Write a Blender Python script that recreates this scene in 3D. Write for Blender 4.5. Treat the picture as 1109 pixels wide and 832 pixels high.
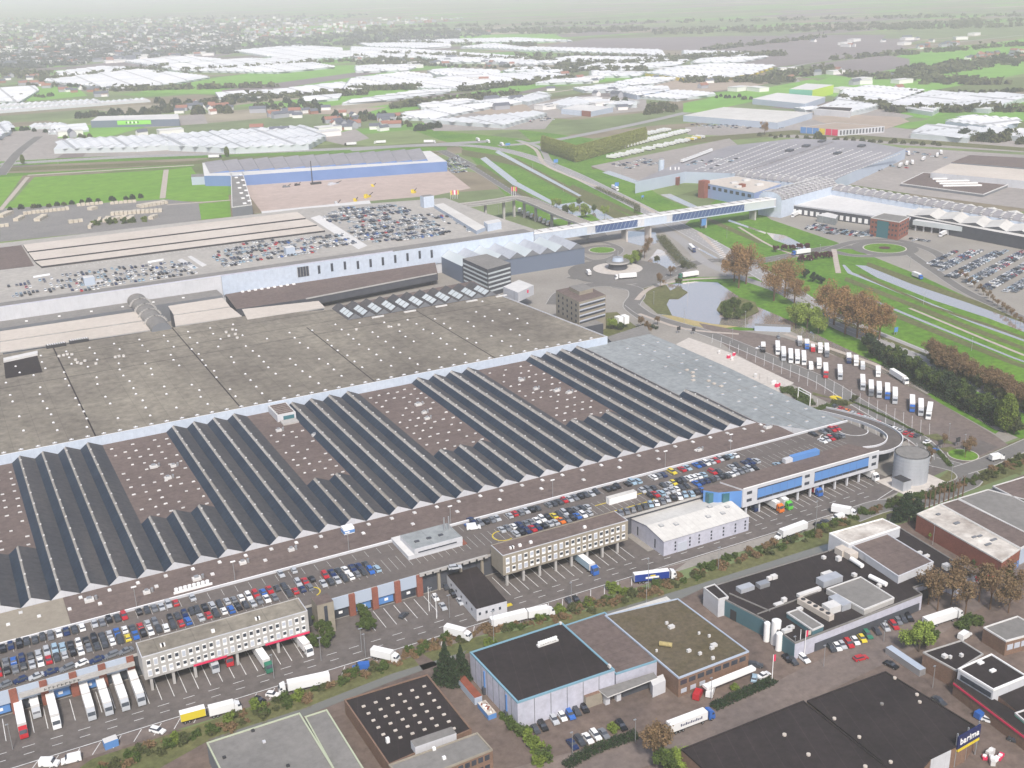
import bpy, math, random
from mathutils import Vector, Matrix
random.seed(7)
for o in list(bpy.data.objects): bpy.data.objects.remove(o)
scene = bpy.context.scene
COL = scene.collection
R = math.radians
# ------------------------------------------------------------------ camera
CX, CY, CZ = -4.488, -387.97, 215.0
PITCH, ROLL, YAW, FPX = .3514, -.0278, .4810, 1214.07
def _vec(a): return Vector(a)
FW = Vector((math.sin(YAW)*math.cos(PITCH), math.cos(YAW)*math.cos(PITCH), -math.sin(PITCH)))
_r = Vector((math.cos(YAW), -math.sin(YAW), 0)); _u = _r.cross(FW)
RT = _r*math.cos(ROLL) + _u*math.sin(ROLL)
UP = -_r*math.sin(ROLL) + _u*math.cos(ROLL)
CAMP = Vector((CX, CY, CZ))
cd = bpy.data.cameras.new('camera'); cam = bpy.data.objects.new('camera', cd); COL.objects.link(cam)
cd.sensor_width = 36; cd.lens = 36*FPX/1109.0; cd.clip_start = 1; cd.clip_end = 60000
m = Matrix((RT, UP, -FW)).transposed().to_4x4(); m.translation = CAMP
cam.matrix_world = m
scene.camera = cam
# ------------------------------------------------------------------ sky, sun, exposure
SUN_EL, SUN_AZ = 48.0, 200.0        # compass bearing measured from +y, clockwise
world = bpy.data.worlds.new('World'); scene.world = world; world.use_nodes = True
wn = world.node_tree.nodes; wl = world.node_tree.links
sky = wn.new('ShaderNodeTexSky'); sky.sky_type = 'NISHITA'; sky.sun_disc = False
sky.sun_elevation = R(SUN_EL); sky.sun_rotation = R(SUN_AZ); sky.air_density = 1.0; sky.dust_density = 3.0; sky.ozone_density = 1.0
wl.new(sky.outputs[0], wn['Background'].inputs[0]); wn['Background'].inputs[1].default_value = 0.11
sl = bpy.data.lights.new('sun', 'SUN'); sl.energy = 3.0; sl.angle = R(7); sl.color = (1, .94, .86)
so = bpy.data.objects.new('sun', sl); COL.objects.link(so); so.location = (0, 0, 400)
sd = Vector((math.sin(R(SUN_AZ))*math.cos(R(SUN_EL)), math.cos(R(SUN_AZ))*math.cos(R(SUN_EL)), math.sin(R(SUN_EL))))
so.rotation_euler = sd.to_track_quat('Z', 'Y').to_euler()
vs = scene.view_settings; vs.view_transform = 'Standard'; vs.look = 'None'; vs.gamma = 1; vs.use_curve_mapping = False
vs.exposure = 0.48
HAZE_DENSITY = 1.5e-4
scene.cycles.volume_bounces = 3

# ------------------------------------------------------------------ where a sight line meets a level
def at(px, py, z=0.0):
    d = FW*FPX + RT*(px-554.5) - UP*(py-416)
    return CAMP + d*((z-CZ)/d.z)
def pts(lst, z=0.0): return [(lambda p: (p.x, p.y))(at(x, y, z)) for x, y in lst]

# ------------------------------------------------------------------ materials
MATS = {}
def mat(name, col, rough=.85, col2=None, scale=.05, amt=.5, detail=6, metal=0, spec=.3, fine=None, bump=0, streak=None, grid=None):
    """col/col2 mixed by a large noise, plus a finer speckle."""
    if name in MATS: return MATS[name]
    m = bpy.data.materials.new(name); m.use_nodes = True; MATS[name] = m
    n = m.node_tree.nodes; l = m.node_tree.links; b = n['Principled BSDF']
    b.inputs['Roughness'].default_value = rough; b.inputs['Metallic'].default_value = metal
    b.inputs['Specular IOR Level'].default_value = spec
    b.inputs['Base Color'].default_value = (*col, 1)
    if col2 is None and fine is None and grid is None: return m
    g = n.new('ShaderNodeNewGeometry'); last = None
    mp = n.new('ShaderNodeMapping'); l.new(g.outputs['Position'], mp.inputs[0])
    if streak: mp.inputs['Scale'].default_value = streak
    if col2 is not None:
        t = n.new('ShaderNodeTexNoise'); t.inputs['Scale'].default_value = scale; t.inputs['Detail'].default_value = detail; t.inputs['Roughness'].default_value = .62
        l.new(mp.outputs[0], t.inputs[0])
        r = n.new('ShaderNodeValToRGB'); l.new(t.outputs[0], r.inputs[0])
        r.color_ramp.elements[0].position = .5-.5*amt*.6; r.color_ramp.elements[1].position = .5+.5*amt*.6
        r.color_ramp.elements[0].color = (*col, 1); r.color_ramp.elements[1].color = (*col2, 1)
        last = r.outputs[0]
    if fine:
        fs, fa = fine
        t2 = n.new('ShaderNodeTexNoise'); t2.inputs['Scale'].default_value = fs; t2.inputs['Detail'].default_value = 4; t2.inputs['Roughness'].default_value = .7
        l.new(g.outputs['Position'], t2.inputs[0])
        mr = n.new('ShaderNodeMapRange'); mr.inputs[1].default_value = .3; mr.inputs[2].default_value = .7
        mr.inputs[3].default_value = 1-fa; mr.inputs[4].default_value = 1+fa; l.new(t2.outputs[0], mr.inputs[0])
        mx = n.new('ShaderNodeMix'); mx.data_type = 'RGBA'; mx.blend_type = 'MULTIPLY'; mx.inputs[0].default_value = 1
        if last: l.new(last, mx.inputs[6])
        else: mx.inputs[6].default_value = (*col, 1)
        l.new(mr.outputs[0], mx.inputs[7]); last = mx.outputs[2]
        if bump:
            bp = n.new('ShaderNodeBump'); bp.inputs['Strength'].default_value = bump; l.new(t2.outputs[0], bp.inputs['Height']); l.new(bp.outputs[0], b.inputs['Normal'])
    if grid:
        gx, gy, gw, gd, ga = grid
        rm = n.new('ShaderNodeMapping'); rm.inputs['Rotation'].default_value = (0, 0, ga); l.new(g.outputs['Position'], rm.inputs[0])
        sx = n.new('ShaderNodeSeparateXYZ'); l.new(rm.outputs[0], sx.inputs[0]); prev = None
        for ax, per in ((0, gx), (1, gy)):
            if not per: continue
            pp = n.new('ShaderNodeMath'); pp.operation = 'PINGPONG'; pp.inputs[1].default_value = per/2; l.new(sx.outputs[ax], pp.inputs[0])
            lt = n.new('ShaderNodeMath'); lt.operation = 'LESS_THAN'; lt.inputs[1].default_value = gw/2; l.new(pp.outputs[0], lt.inputs[0])
            if prev is None: prev = lt.outputs[0]
            else: mxx = n.new('ShaderNodeMath'); mxx.operation = 'MAXIMUM'; l.new(prev, mxx.inputs[0]); l.new(lt.outputs[0], mxx.inputs[1]); prev = mxx.outputs[0]
        mr = n.new('ShaderNodeMapRange'); mr.inputs[3].default_value = 1; mr.inputs[4].default_value = gd; l.new(prev, mr.inputs[0])
        mx = n.new('ShaderNodeMix'); mx.data_type = 'RGBA'; mx.blend_type = 'MULTIPLY'; mx.inputs[0].default_value = 1; mx.clamp_result = False
        if last: l.new(last, mx.inputs[6])
        else: mx.inputs[6].default_value = (*col, 1)
        l.new(mr.outputs[0], mx.inputs[7]); last = mx.outputs[2]
    l.new(last, b.inputs['Base Color'])
    return m
M = {}
def defm(k, *a, **kw): M[k] = mat(k, *a, **kw)
defm('highway', (.25,.245,.25), .9, (.32,.31,.31), .02, .8)
defm('yard', (.34,.31,.29), .9, (.24,.22,.21), .012, .9, fine=(.15,.15))
defm('road_grey', (.13,.125,.12), .9, (.18,.172,.165), .02, .8, fine=(.4,.12))
defm('asphalt', (.22,.205,.185), .9, (.31,.29,.265), .018, .8, fine=(.6,.12))
defm('asphalt_dark', (.088,.078,.074), .9, (.15,.132,.124), .03, .9, fine=(.3,.22))
defm('paving', (.20,.16,.14), .9, (.12,.10,.095), .03, .9, fine=(.35,.22))
defm('paving_brown', (.18,.135,.11), .9, (.095,.075,.07), .035, .9, fine=(.3,.28))
defm('deck', (.105,.092,.088), .9, (.145,.125,.115), .04, .8, fine=(.7,.15))
defm('deck_tan', (.40,.38,.35), .9, (.30,.285,.27), .02, .9, fine=(.3,.15))
defm('line_white', (.62,.62,.62), .7, fine=(.5,.25))
defm('line_yellow', (.62,.48,.03), .7, fine=(.5,.2))
defm('roof_brown', (.115,.088,.082), .9, (.158,.122,.11), .04, .9, fine=(.5,.25), grid=(0,7,.3,.8,0))
defm('roof_olive', (.115,.10,.086), .9, (.27,.245,.20), .018, .8, fine=(.22,.3), grid=(12,24,.35,.8,0))
defm('roof_black', (.016,.012,.013), .95, (.034,.026,.027), .05, .9, fine=(.5,.25), grid=(5.5,0,.25,1.45,.33))
defm('roof_slate', (.045,.049,.06), .8, (.09,.084,.085), .06, .7, fine=(.5,.25), streak=(1,.2,1), grid=(0,4.5,.3,.75,0))
defm('roof_glazing', (.012,.020,.038), .6, (.026,.038,.058), .09, .6, spec=.25, fine=(.7,.25), grid=(0,3.2,.28,1.5,0))
defm('roof_strip', (.42,.41,.40), .6, (.20,.175,.145), .012, .9, fine=(.6,.25), grid=(0,3.2,.25,.7,0))
defm('roof_grey', (.165,.16,.155), .9, (.23,.22,.21), .03, .8, fine=(.4,.15))
defm('roof_seagreen', (.205,.225,.235), .85, (.29,.31,.32), .02, .8, fine=(.3,.2), grid=(11,0,.3,.8,0))
defm('roof_cream', (.46,.41,.36), .8, (.56,.51,.46), .02, .8, fine=(.3,.08))
defm('roof_pale', (.50,.50,.50), .8, (.64,.63,.62), .02, .8, fine=(.3,.08))
defm('roof_white', (.62,.61,.585), .7, (.48,.465,.44), .05, .8, fine=(.5,.08), grid=(3,0,.15,.85,0))
defm('roof_dirtywhite', (.70,.67,.62), .8, (.30,.26,.23), .10, .7, fine=(.5,.15))
defm('roof_moss', (.085,.07,.035), .95, (.13,.105,.08), .07, .9, fine=(.6,.3))
defm('greenhouse_glass', (.74,.74,.75), .45, (.52,.54,.56), .008, .8, fine=(.05,.12), spec=.5, grid=(64,96,5,.55,0))
defm('glass_grey', (.42,.47,.49), .4, (.54,.58,.60), .02, .8, spec=.5)
defm('white_wall', (.57,.575,.61), .6, (.46,.475,.51), .05, .8, fine=(.4,.08), grid=(5,0,.12,.85,0))
defm('paleblue_wall', (.44,.51,.62), .6, (.52,.58,.67), .05, .8, fine=(.4,.08), grid=(5,0,.12,.85,0))
defm('lilac_wall', (.50,.50,.58), .6, (.40,.41,.49), .12, .8, fine=(.5,.12), streak=(1,1,.15))
defm('greyblue_wall', (.36,.42,.52), .6, (.42,.48,.57), .05, .8)
defm('blue_wall', (.12,.20,.41), .6, (.15,.235,.46), .05, .8)
defm('blue_panel', (.09,.22,.50), .5, (.11,.25,.54), .08, .8)
defm('brick', (.27,.10,.07), .9, (.20,.075,.055), .3, .8, fine=(2,.2))
defm('brick_brown', (.22,.14,.10), .9, (.16,.10,.075), .3, .8, fine=(2,.2))
defm('tan_wall', (.30,.27,.22), .85, (.25,.22,.18), .1, .8, fine=(.6,.1))
defm('concrete', (.42,.41,.40), .85, (.34,.33,.32), .1, .8, fine=(.5,.1))
defm('grey_wall', (.18,.19,.21), .8, (.14,.15,.17), .1, .8)
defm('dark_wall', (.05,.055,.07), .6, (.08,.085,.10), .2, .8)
defm('greyblue_dark', (.13,.16,.22), .6)
defm('teal_wall', (.06,.13,.16), .6, (.08,.16,.19), .1, .8)
defm('green_wall', (.14,.42,.30), .6); defm('lime_wall', (.45,.62,.05), .6); defm('lime_sign', (.25,.60,.10), .6)
defm('window', (.025,.03,.045), .15, (.07,.08,.10), .35, .8, spec=.6)
defm('window_pale', (.45,.48,.55), .3, spec=.5)
defm('window_teal', (.04,.14,.17), .15, spec=.6)
defm('trim_blue', (.18,.33,.42), .6); defm('trim_green', (.42,.46,.34), .6); defm('trim_red', (.62,.03,.10), .6)
defm('white_paint', (.80,.80,.80), .5); defm('metal', (.45,.46,.48), .45, metal=.6); defm('galvanised', (.40,.42,.46), .5, (.52,.54,.58), .3, .8, metal=.3, streak=(1,1,.1))
defm('rubber', (.015,.015,.016), .9); defm('steel_dark', (.04,.04,.045), .7)
defm('grass', (.055,.15,.010), .95, (.125,.235,.022), .022, .8, fine=(.25,.35))
defm('grass_rough', (.085,.10,.035), .95, (.14,.135,.06), .03, .9, fine=(.4,.35))
defm('grass_field', (.09,.225,.012), .95, (.16,.30,.025), .01, .9, fine=(.08,.2), streak=(.3,1,1))
defm('field_plough', (.15,.125,.13), .95, (.22,.19,.19), .004, .9, fine=(.02,.1), streak=(1,.25,1))
defm('field_green', (.11,.28,.03), .95, (.19,.36,.06), .004, .9, fine=(.02,.15))
defm('field_tan', (.36,.29,.24), .95, (.30,.25,.2), .01, .9, fine=(.05,.12))
defm('sand', (.47,.38,.34), .95, (.36,.29,.26), .012, .9, fine=(.1,.12), streak=(.4,1,1))
defm('concrete_slab', (.48,.44,.40), .9, (.50,.47,.44), .06, .9, fine=(.4,.12))
defm('path', (.40,.35,.31), .95, fine=(.3,.15))
defm('reed', (.40,.32,.16), .95, (.32,.27,.12), .1, .8, fine=(.8,.3))
defm('crown_brown', (.31,.185,.08), .95, (.20,.125,.06), .35, .9)
defm('crown_spring', (.15,.19,.03), .95, (.10,.15,.03), .3, .9)
defm('crown_green', (.045,.075,.018), .95, (.085,.12,.028), .3, .9)
defm('crown_dark', (.018,.035,.018), .95, (.035,.055,.022), .3, .9)
defm('crown_mixed', (.10,.10,.04), .95, (.055,.075,.03), .25, .9)
defm('crown_purple', (.07,.02,.03), .95, (.10,.035,.04), .4, .9)
defm('crown_poplar', (.27,.29,.08), .95, (.20,.23,.07), .3, .9)
defm('crown_willow', (.24,.31,.06), .95, (.17,.24,.045), .3, .9)
defm('crown_town', (.055,.065,.06), .95, (.10,.11,.10), .02, .9)
defm('crown_twig', (.22,.14,.075), .95, (.15,.11,.06), .3, .9)
defm('bark', (.09,.07,.055), .95)
defm('bark_brown', (.14,.085,.05), .95)
def water_mat(name, col, metal):
    m = bpy.data.materials.new(name); m.use_nodes = True; n = m.node_tree.nodes; l = m.node_tree.links; b = n['Principled BSDF']
    b.inputs['Base Color'].default_value = col; b.inputs['Metallic'].default_value = metal; b.inputs['Roughness'].default_value = .08; b.inputs['IOR'].default_value = 1.9; b.inputs['Specular IOR Level'].default_value = .9
    t = n.new('ShaderNodeTexNoise'); t.inputs['Scale'].default_value = .35; t.inputs['Detail'].default_value = 3
    g = n.new('ShaderNodeNewGeometry'); l.new(g.outputs['Position'], t.inputs[0])
    bp = n.new('ShaderNodeBump'); bp.inputs['Strength'].default_value = .05; bp.inputs['Distance'].default_value = .3
    l.new(t.outputs[0], bp.inputs['Height']); l.new(bp.outputs[0], b.inputs['Normal']); return m
M['water'] = water_mat('water', (.78,.69,.64,1), .72)
M['water_murky'] = water_mat('water_murky', (.30,.28,.22,1), .45)
def paint(name, col, rough=.3): return mat('paint_'+name, col, rough, spec=.5)

# ------------------------------------------------------------------ mesh helpers
ORG = {}
class MB:
    def __init__(s): s.v = []; s.f = []; s.mi = []; s.mats = []
    def _m(s, k):
        m = M[k] if isinstance(k, str) else k
        if m not in s.mats: s.mats.append(m)
        return s.mats.index(m)
    def face(s, p, k):
        i = len(s.v); s.v += [tuple(q) for q in p]; s.f.append(tuple(range(i, i+len(p)))); s.mi.append(s._m(k))
    def prism(s, poly, z0, z1, side, top=None, bottom=True):
        a = sum(poly[i][0]*poly[(i+1)%len(poly)][1]-poly[(i+1)%len(poly)][0]*poly[i][1] for i in range(len(poly)))
        if a < 0: poly = poly[::-1]
        n = len(poly); i0 = len(s.v)
        zt = z1 if isinstance(z1, (list, tuple)) else [z1]*n
        s.v += [(p[0], p[1], z0) for p in poly] + [(p[0], p[1], zt[i]) for i, p in enumerate(poly)]
        ks = s._m(side); kt = s._m(top or side)
        for i in range(n):
            j = (i+1) % n; s.f.append((i0+i, i0+j, i0+n+j, i0+n+i)); s.mi.append(ks)
        s.f.append(tuple(i0+n+i for i in range(n))); s.mi.append(kt)
        if bottom: s.f.append(tuple(i0+n-1-i for i in range(n))); s.mi.append(ks)
    def box(s, x0, x1, y0, y1, z0, z1, side, top=None): s.prism([(x0,y0),(x1,y0),(x1,y1),(x0,y1)], z0, z1, side, top)
    def obox(s, cx, cy, ang, lx, ly, z0, z1, side, top=None):
        c, n = math.cos(ang), math.sin(ang)
        s.prism([(cx+c*a-n*b, cy+n*a+c*b) for a, b in ((-lx/2,-ly/2),(lx/2,-ly/2),(lx/2,ly/2),(-lx/2,ly/2))], z0, z1, side, top)
    def cyl(s, x, y, z0, z1, r, n, side, top=None, r2=None):
        r2 = r if r2 is None else r2; i0 = len(s.v)
        s.v += [(x+r*math.cos(2*math.pi*i/n), y+r*math.sin(2*math.pi*i/n), z0) for i in range(n)]
        s.v += [(x+r2*math.cos(2*math.pi*i/n), y+r2*math.sin(2*math.pi*i/n), z1) for i in range(n)]
        for i in range(n):
            j = (i+1) % n; s.f.append((i0+i, i0+j, i0+n+j, i0+n+i)); s.mi.append(s._m(side))
        s.f.append(tuple(i0+n+i for i in range(n))); s.mi.append(s._m(top or side))
        s.f.append(tuple(i0+n-1-i for i in range(n))); s.mi.append(s._m(side))
    def tube(s, a, b, r, k, n=6, r2=None):
        a = Vector(a); b = Vector(b); d = (b-a).normalized(); r2 = r if r2 is None else r2
        q = d.orthogonal().normalized(); w = d.cross(q); i0 = len(s.v)
        for c, rr in ((a, r), (b, r2)): s.v += [tuple(c+(q*math.cos(2*math.pi*i/n)+w*math.sin(2*math.pi*i/n))*rr) for i in range(n)]
        for i in range(n):
            j = (i+1) % n; s.f.append((i0+i, i0+j, i0+n+j, i0+n+i)); s.mi.append(s._m(k))
        s.f.append(tuple(i0+n+i for i in range(n))); s.mi.append(s._m(k))
        s.f.append(tuple(i0+n-1-i for i in range(n))); s.mi.append(s._m(k))
    def build(s, name, parent=None, origin=None):
        o = Vector(origin) if origin is not None else (ORG[parent.name] if parent is not None else Vector((0,0,0)))
        me = bpy.data.meshes.new(name)
        me.from_pydata([(x-o.x, y-o.y, z-o.z) for x, y, z in s.v], [], s.f)
        for m_ in s.mats: me.materials.append(m_)
        me.polygons.foreach_set('material_index', s.mi); me.update()
        ob = bpy.data.objects.new(name, me); COL.objects.link(ob)
        if parent is not None: ob.parent = parent; ORG[ob.name] = ORG[parent.name]
        else: ob.location = o; ORG[ob.name] = o
        return ob
def tag(o, label=None, cat=None, group=None, kind=None):
    if label and len(label.split()) > 16: print('LONG', label)
    if label: o['label'] = label
    if cat: o['category'] = cat
    if group: o['group'] = group
    if kind: o['kind'] = kind
    return o
def thing(name, label, cat, loc, group=None):
    o = bpy.data.objects.new(name, None); COL.objects.link(o); o.empty_display_size = .5
    o.location = loc; ORG[o.name] = Vector(loc); return tag(o, label, cat, group)
def struct(name, mb): return tag(mb.build(name), kind='structure')
def centroid(poly, z=0.0): return (sum(p[0] for p in poly)/len(poly), sum(p[1] for p in poly)/len(poly), z)
def ordn(n): return {1:'first',2:'second',3:'third',4:'fourth',5:'fifth',6:'sixth',7:'seventh',8:'eighth',9:'ninth'}.get(n, '%d%s' % (n, 'th' if 10 <= n % 100 <= 20 else {1:'st',2:'nd',3:'rd'}.get(n % 10, 'th')))
def copy_tree(o, parent=None):
    c = o.copy(); COL.objects.link(c)
    if parent is not None: c.parent = parent
    for ch in o.children: copy_tree(ch, c)
    return c
def sheet(name, poly_px, k, z, label=None):
    mb = MB(); mb.prism(pts(poly_px), z-.003, z, k); return mb
# a flat ribbon along points (world) with a width
def ribbon_pts(P, w, off=0.0):
    L = []; Rr = []
    for i, p in enumerate(P):
        a = Vector(P[max(i-1, 0)][:2]); b = Vector(P[min(i+1, len(P)-1)][:2]); d = (b-a).normalized(); n = Vector((-d.y, d.x)); q = Vector(p[:2])
        L.append(q+n*(off+w/2)); Rr.append(q+n*(off-w/2))
    return L, Rr
def ribbon(mb, P, w, z, k, off=0.0, thick=0.0):
    L, Rr = ribbon_pts(P, w, off)
    for i in range(len(P)-1):
        za = P[i][2] if len(P[i]) > 2 else z; zb = P[i+1][2] if len(P[i+1]) > 2 else z
        mb.face([(Rr[i].x,Rr[i].y,za),(Rr[i+1].x,Rr[i+1].y,zb),(L[i+1].x,L[i+1].y,zb),(L[i].x,L[i].y,za)], k)
        if thick:
            for S, sg in ((L, 1), (Rr, -1)):
                f = [(S[i].x,S[i].y,za-thick),(S[i+1].x,S[i+1].y,zb-thick),(S[i+1].x,S[i+1].y,zb),(S[i].x,S[i].y,za)]
                mb.face(f if sg < 0 else f[::-1], 'concrete')
def smooth(P, n=4):
    out = []
    for i in range(len(P)-1):
        p0 = P[max(i-1,0)]; p1 = P[i]; p2 = P[i+1]; p3 = P[min(i+2,len(P)-1)]
        for k in range(n):
            t = k/n
            out.append(tuple(.5*((2*b)+(-a+c)*t+(2*a-5*b+4*c-d)*t*t+(-a+3*b-3*c+d)*t**3) for a,b,c,d in zip(p0,p1,p2,p3)))
    out.append(tuple(P[-1])); return out
def resample(P, step):
    out = [Vector(P[0][:2])]; acc = 0
    for a, b in zip(P[:-1], P[1:]):
        a = Vector(a[:2]); b = Vector(b[:2]); d = (b-a).length
        while acc + d >= step:
            t = (step-acc)/d; a = a.lerp(b, t); d = (b-a).length; out.append(a.copy()); acc = 0
        acc += d
    return out
# ================================================================== THE SETTING
def parcel_mat():
    m = bpy.data.materials.new('field_base'); m.use_nodes = True; n = m.node_tree.nodes; l = m.node_tree.links; b = n['Principled BSDF']; b.inputs['Roughness'].default_value = .95; b.inputs['Specular IOR Level'].default_value = .1
    g = n.new('ShaderNodeNewGeometry'); mp = n.new('ShaderNodeMapping'); mp.inputs['Rotation'].default_value = (0,0,-.12); mp.inputs['Scale'].default_value = (.0022,.0075,0); l.new(g.outputs['Position'], mp.inputs[0])
    v = n.new('ShaderNodeTexVoronoi'); v.distance = 'CHEBYCHEV'; v.inputs['Scale'].default_value = 1; v.inputs['Randomness'].default_value = .75; l.new(mp.outputs[0], v.inputs[0])
    s_ = n.new('ShaderNodeSeparateColor'); l.new(v.outputs['Color'], s_.inputs[0])
    r = n.new('ShaderNodeValToRGB'); r.color_ramp.interpolation = 'CONSTANT'; l.new(s_.outputs[0], r.inputs[0]); e = r.color_ramp.elements
    e[0].position = 0; e[0].color = (.15,.19,.09,1); e[1].position = .3; e[1].color = (.13,.26,.05,1)
    for p, c in ((.48,(.21,.18,.13,1)),(.6,(.17,.22,.09,1)),(.76,(.17,.145,.14,1)),(.86,(.28,.25,.19,1)),(.93,(.12,.15,.06,1))): k = e.new(p); k.color = c
    t = n.new('ShaderNodeTexNoise'); t.inputs['Scale'].default_value = .012; t.inputs['Detail'].default_value = 8; t.inputs['Roughness'].default_value = .7; l.new(g.outputs['Position'], t.inputs[0])
    mr = n.new('ShaderNodeMapRange'); mr.inputs[1].default_value = .3; mr.inputs[2].default_value = .7; mr.inputs[3].default_value = .72; mr.inputs[4].default_value = 1.28; l.new(t.outputs[0], mr.inputs[0])
    mx = n.new('ShaderNodeMix'); mx.data_type = 'RGBA'; mx.blend_type = 'MULTIPLY'; mx.inputs[0].default_value = 1; l.new(r.outputs[0], mx.inputs[6]); l.new(mr.outputs[0], mx.inputs[7]); l.new(mx.outputs[2], b.inputs['Base Color']); return m
M['field_base'] = parcel_mat()
g = MB(); g.prism([(-18500,-1900),(20500,-1900),(20500,20500),(-18500,20500)], -.9, 0, 'field_base')
struct('ground', g)
# haze: the air of the whole place
hz = MB(); hz.prism([(-19000,-2000),(21000,-2000),(21000,21000),(-19000,21000)], -2, 262, 'white_paint')
hzo = hz.build('haze'); tag(hzo, kind='stuff', label='pale haze lying over the whole plain', cat='haze')
hm = bpy.data.materials.new('haze_air'); hm.use_nodes = True; hn = hm.node_tree.nodes; hn.remove(hn['Principled BSDF'])
pv = hn.new('ShaderNodeVolumePrincipled'); pv.inputs['Color'].default_value = (.965,.97,1,1); pv.inputs['Density'].default_value = HAZE_DENSITY; pv.inputs['Anisotropy'].default_value = .0
hm.node_tree.links.new(pv.outputs[0], hn['Material Output'].inputs['Volume']); hzo.data.materials.clear(); hzo.data.materials.append(hm)

def S(name, lists, k, z, world_pts=False):
    mb = MB()
    for i, p in enumerate(lists): mb.prism(p if world_pts else pts(p), z-.003, z+i*.004, k, bottom=False)
    return struct(name, mb)
# paved ground of the flower market and of the estate south of the canal
S('paved_ground', [[(-160,-84),(330,-84),(360,-70),(470,-60),(620,60),(860,60),(860,380),(760,470),(430,420),(430,640),(60,640),(-160,480)]], 'asphalt', .012, True)
S('estate_ground', [[(0,832),(0,800),(200,790),(420,725),(640,662),(870,600),(1000,560),(1130,505),(1400,560),(1300,1000),(0,1000)]], 'paving_brown', .010)
# grass
S('roadside_grass', [
  [(790,205),(835,238),(905,262),(1000,300),(1140,365),(1160,500),(1085,466),(1010,425),(960,398),(900,378),(855,358),(790,358),(742,352),(700,330),(690,318),(745,300),(800,300),(830,300),(742,243)],
  [(438,138),(560,150),(640,165),(720,215),(745,225),(650,238),(600,245),(560,225),(500,160)],
  [(560,140),(590,165),(680,205),(720,200),(640,150)],
  [(1008,425),(1083,466),(1078,470),(1002,428)],
], 'grass', .024)
S('meadow', [[(5,228),(37,192),(180,184),(176,215),(60,225)], [(-30,195),(26,189),(0,224),(-60,250)], [(181,184),(207,181),(212,188),(247,202),(248,219),(190,218),(179,214)], [(199,222),(249,218),(250,235),(200,240)]], 'grass_field', .03)
S('verge_strip', [[(0,174),(250,164),(484,159),(484,163),(250,170),(0,180)], [(0,188),(35,187),(210,178),(210,181),(30,190),(0,192)]], 'grass', .034)
S('hedge_bank', [[(60,850),(100,822),(200,790),(255,772),(330,748),(420,715),(500,693),(560,683),(640,660),(720,635),(800,608),(870,585),(930,558),(1000,535),(1060,520),(1120,497),(1120,506),(1060,528),(1000,548),(960,560),(900,588),(860,602),(780,628),(700,652),(640,668),(560,692),(430,730),(340,764),(230,800),(150,845)]], 'grass_rough', .045)
S('rough_bank', [[(640,340),(668,338),(700,362),(690,372),(655,368)], [(880,470),(935,492),(942,500)], [(1040,500),(1120,470),(1120,500),(1000,545),(985,543)]], 'grass_rough', .03)
# fields far off
far = [('field_green', [[(235,84),(330,72),(415,70),(450,76),(360,92),(250,103),(150,100)], [(310,110),(380,96),(452,96),(416,106),(340,118),(300,116)], [(487,38),(600,37),(620,45),(540,50),(488,47)], [(630,88),(660,80),(700,84),(640,90)], [(560,92),(660,82),(610,90),(520,108),(390,128),(360,122),(480,105)], [(740,112),(880,86),(900,92),(760,122),(740,122)], [(885,88),(975,60),(1109,42),(1109,80),(1000,100),(930,100)],[(410,128),(470,118),(430,126)],[(940,112),(1109,110),(1109,132),(1085,128),(1060,118),(1000,128),(960,120)],[(70,136),(170,134),(120,148),(62,150)],[(15,96),(80,92),(95,104),(30,110)], [(895,92),(925,96),(905,105),(888,103)]]),
 ('field_plough', [[(590,50),(640,42),(740,40),(900,38),(960,38),(940,55),(880,62),(760,55),(650,54)], [(740,60),(880,42),(1000,42),(950,60),(830,74),(790,66)], [(878,70),(960,60),(985,64),(985,72),(920,84),(880,78)], [(820,56),(940,44),(985,52),(960,58),(870,64)], [(80,72),(170,62),(255,58),(170,74),(110,76)], [(240,98),(420,74),(420,78),(330,92),(245,106)]]),
 ('field_tan', [[(740,86),(790,87),(828,92),(775,99),(740,99)], [(720,86),(770,84),(772,100),(700,98)], [(505,118),(565,110),(580,122),(545,126),(505,122)], [(875,128),(908,124),(975,127),(985,132),(960,140),(930,142),(900,136)], [(330,120),(420,116),(390,124),(340,124)]]),
]
for k, L in far: S({'field_green':'green_field','field_plough':'ploughed_field','field_tan':'bare_ground'}[k], L, k, .15 if k == 'field_green' else .3)
S('building_site', [[(262,197),(484,184),(510,204),(470,212),(350,222),(285,232),(270,212)]], 'sand', .05)
S('storage_yard', [[(0,262),(0,226),(180,216),(215,220),(218,238),(190,244),(60,256)]], 'roof_grey', .05)
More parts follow.
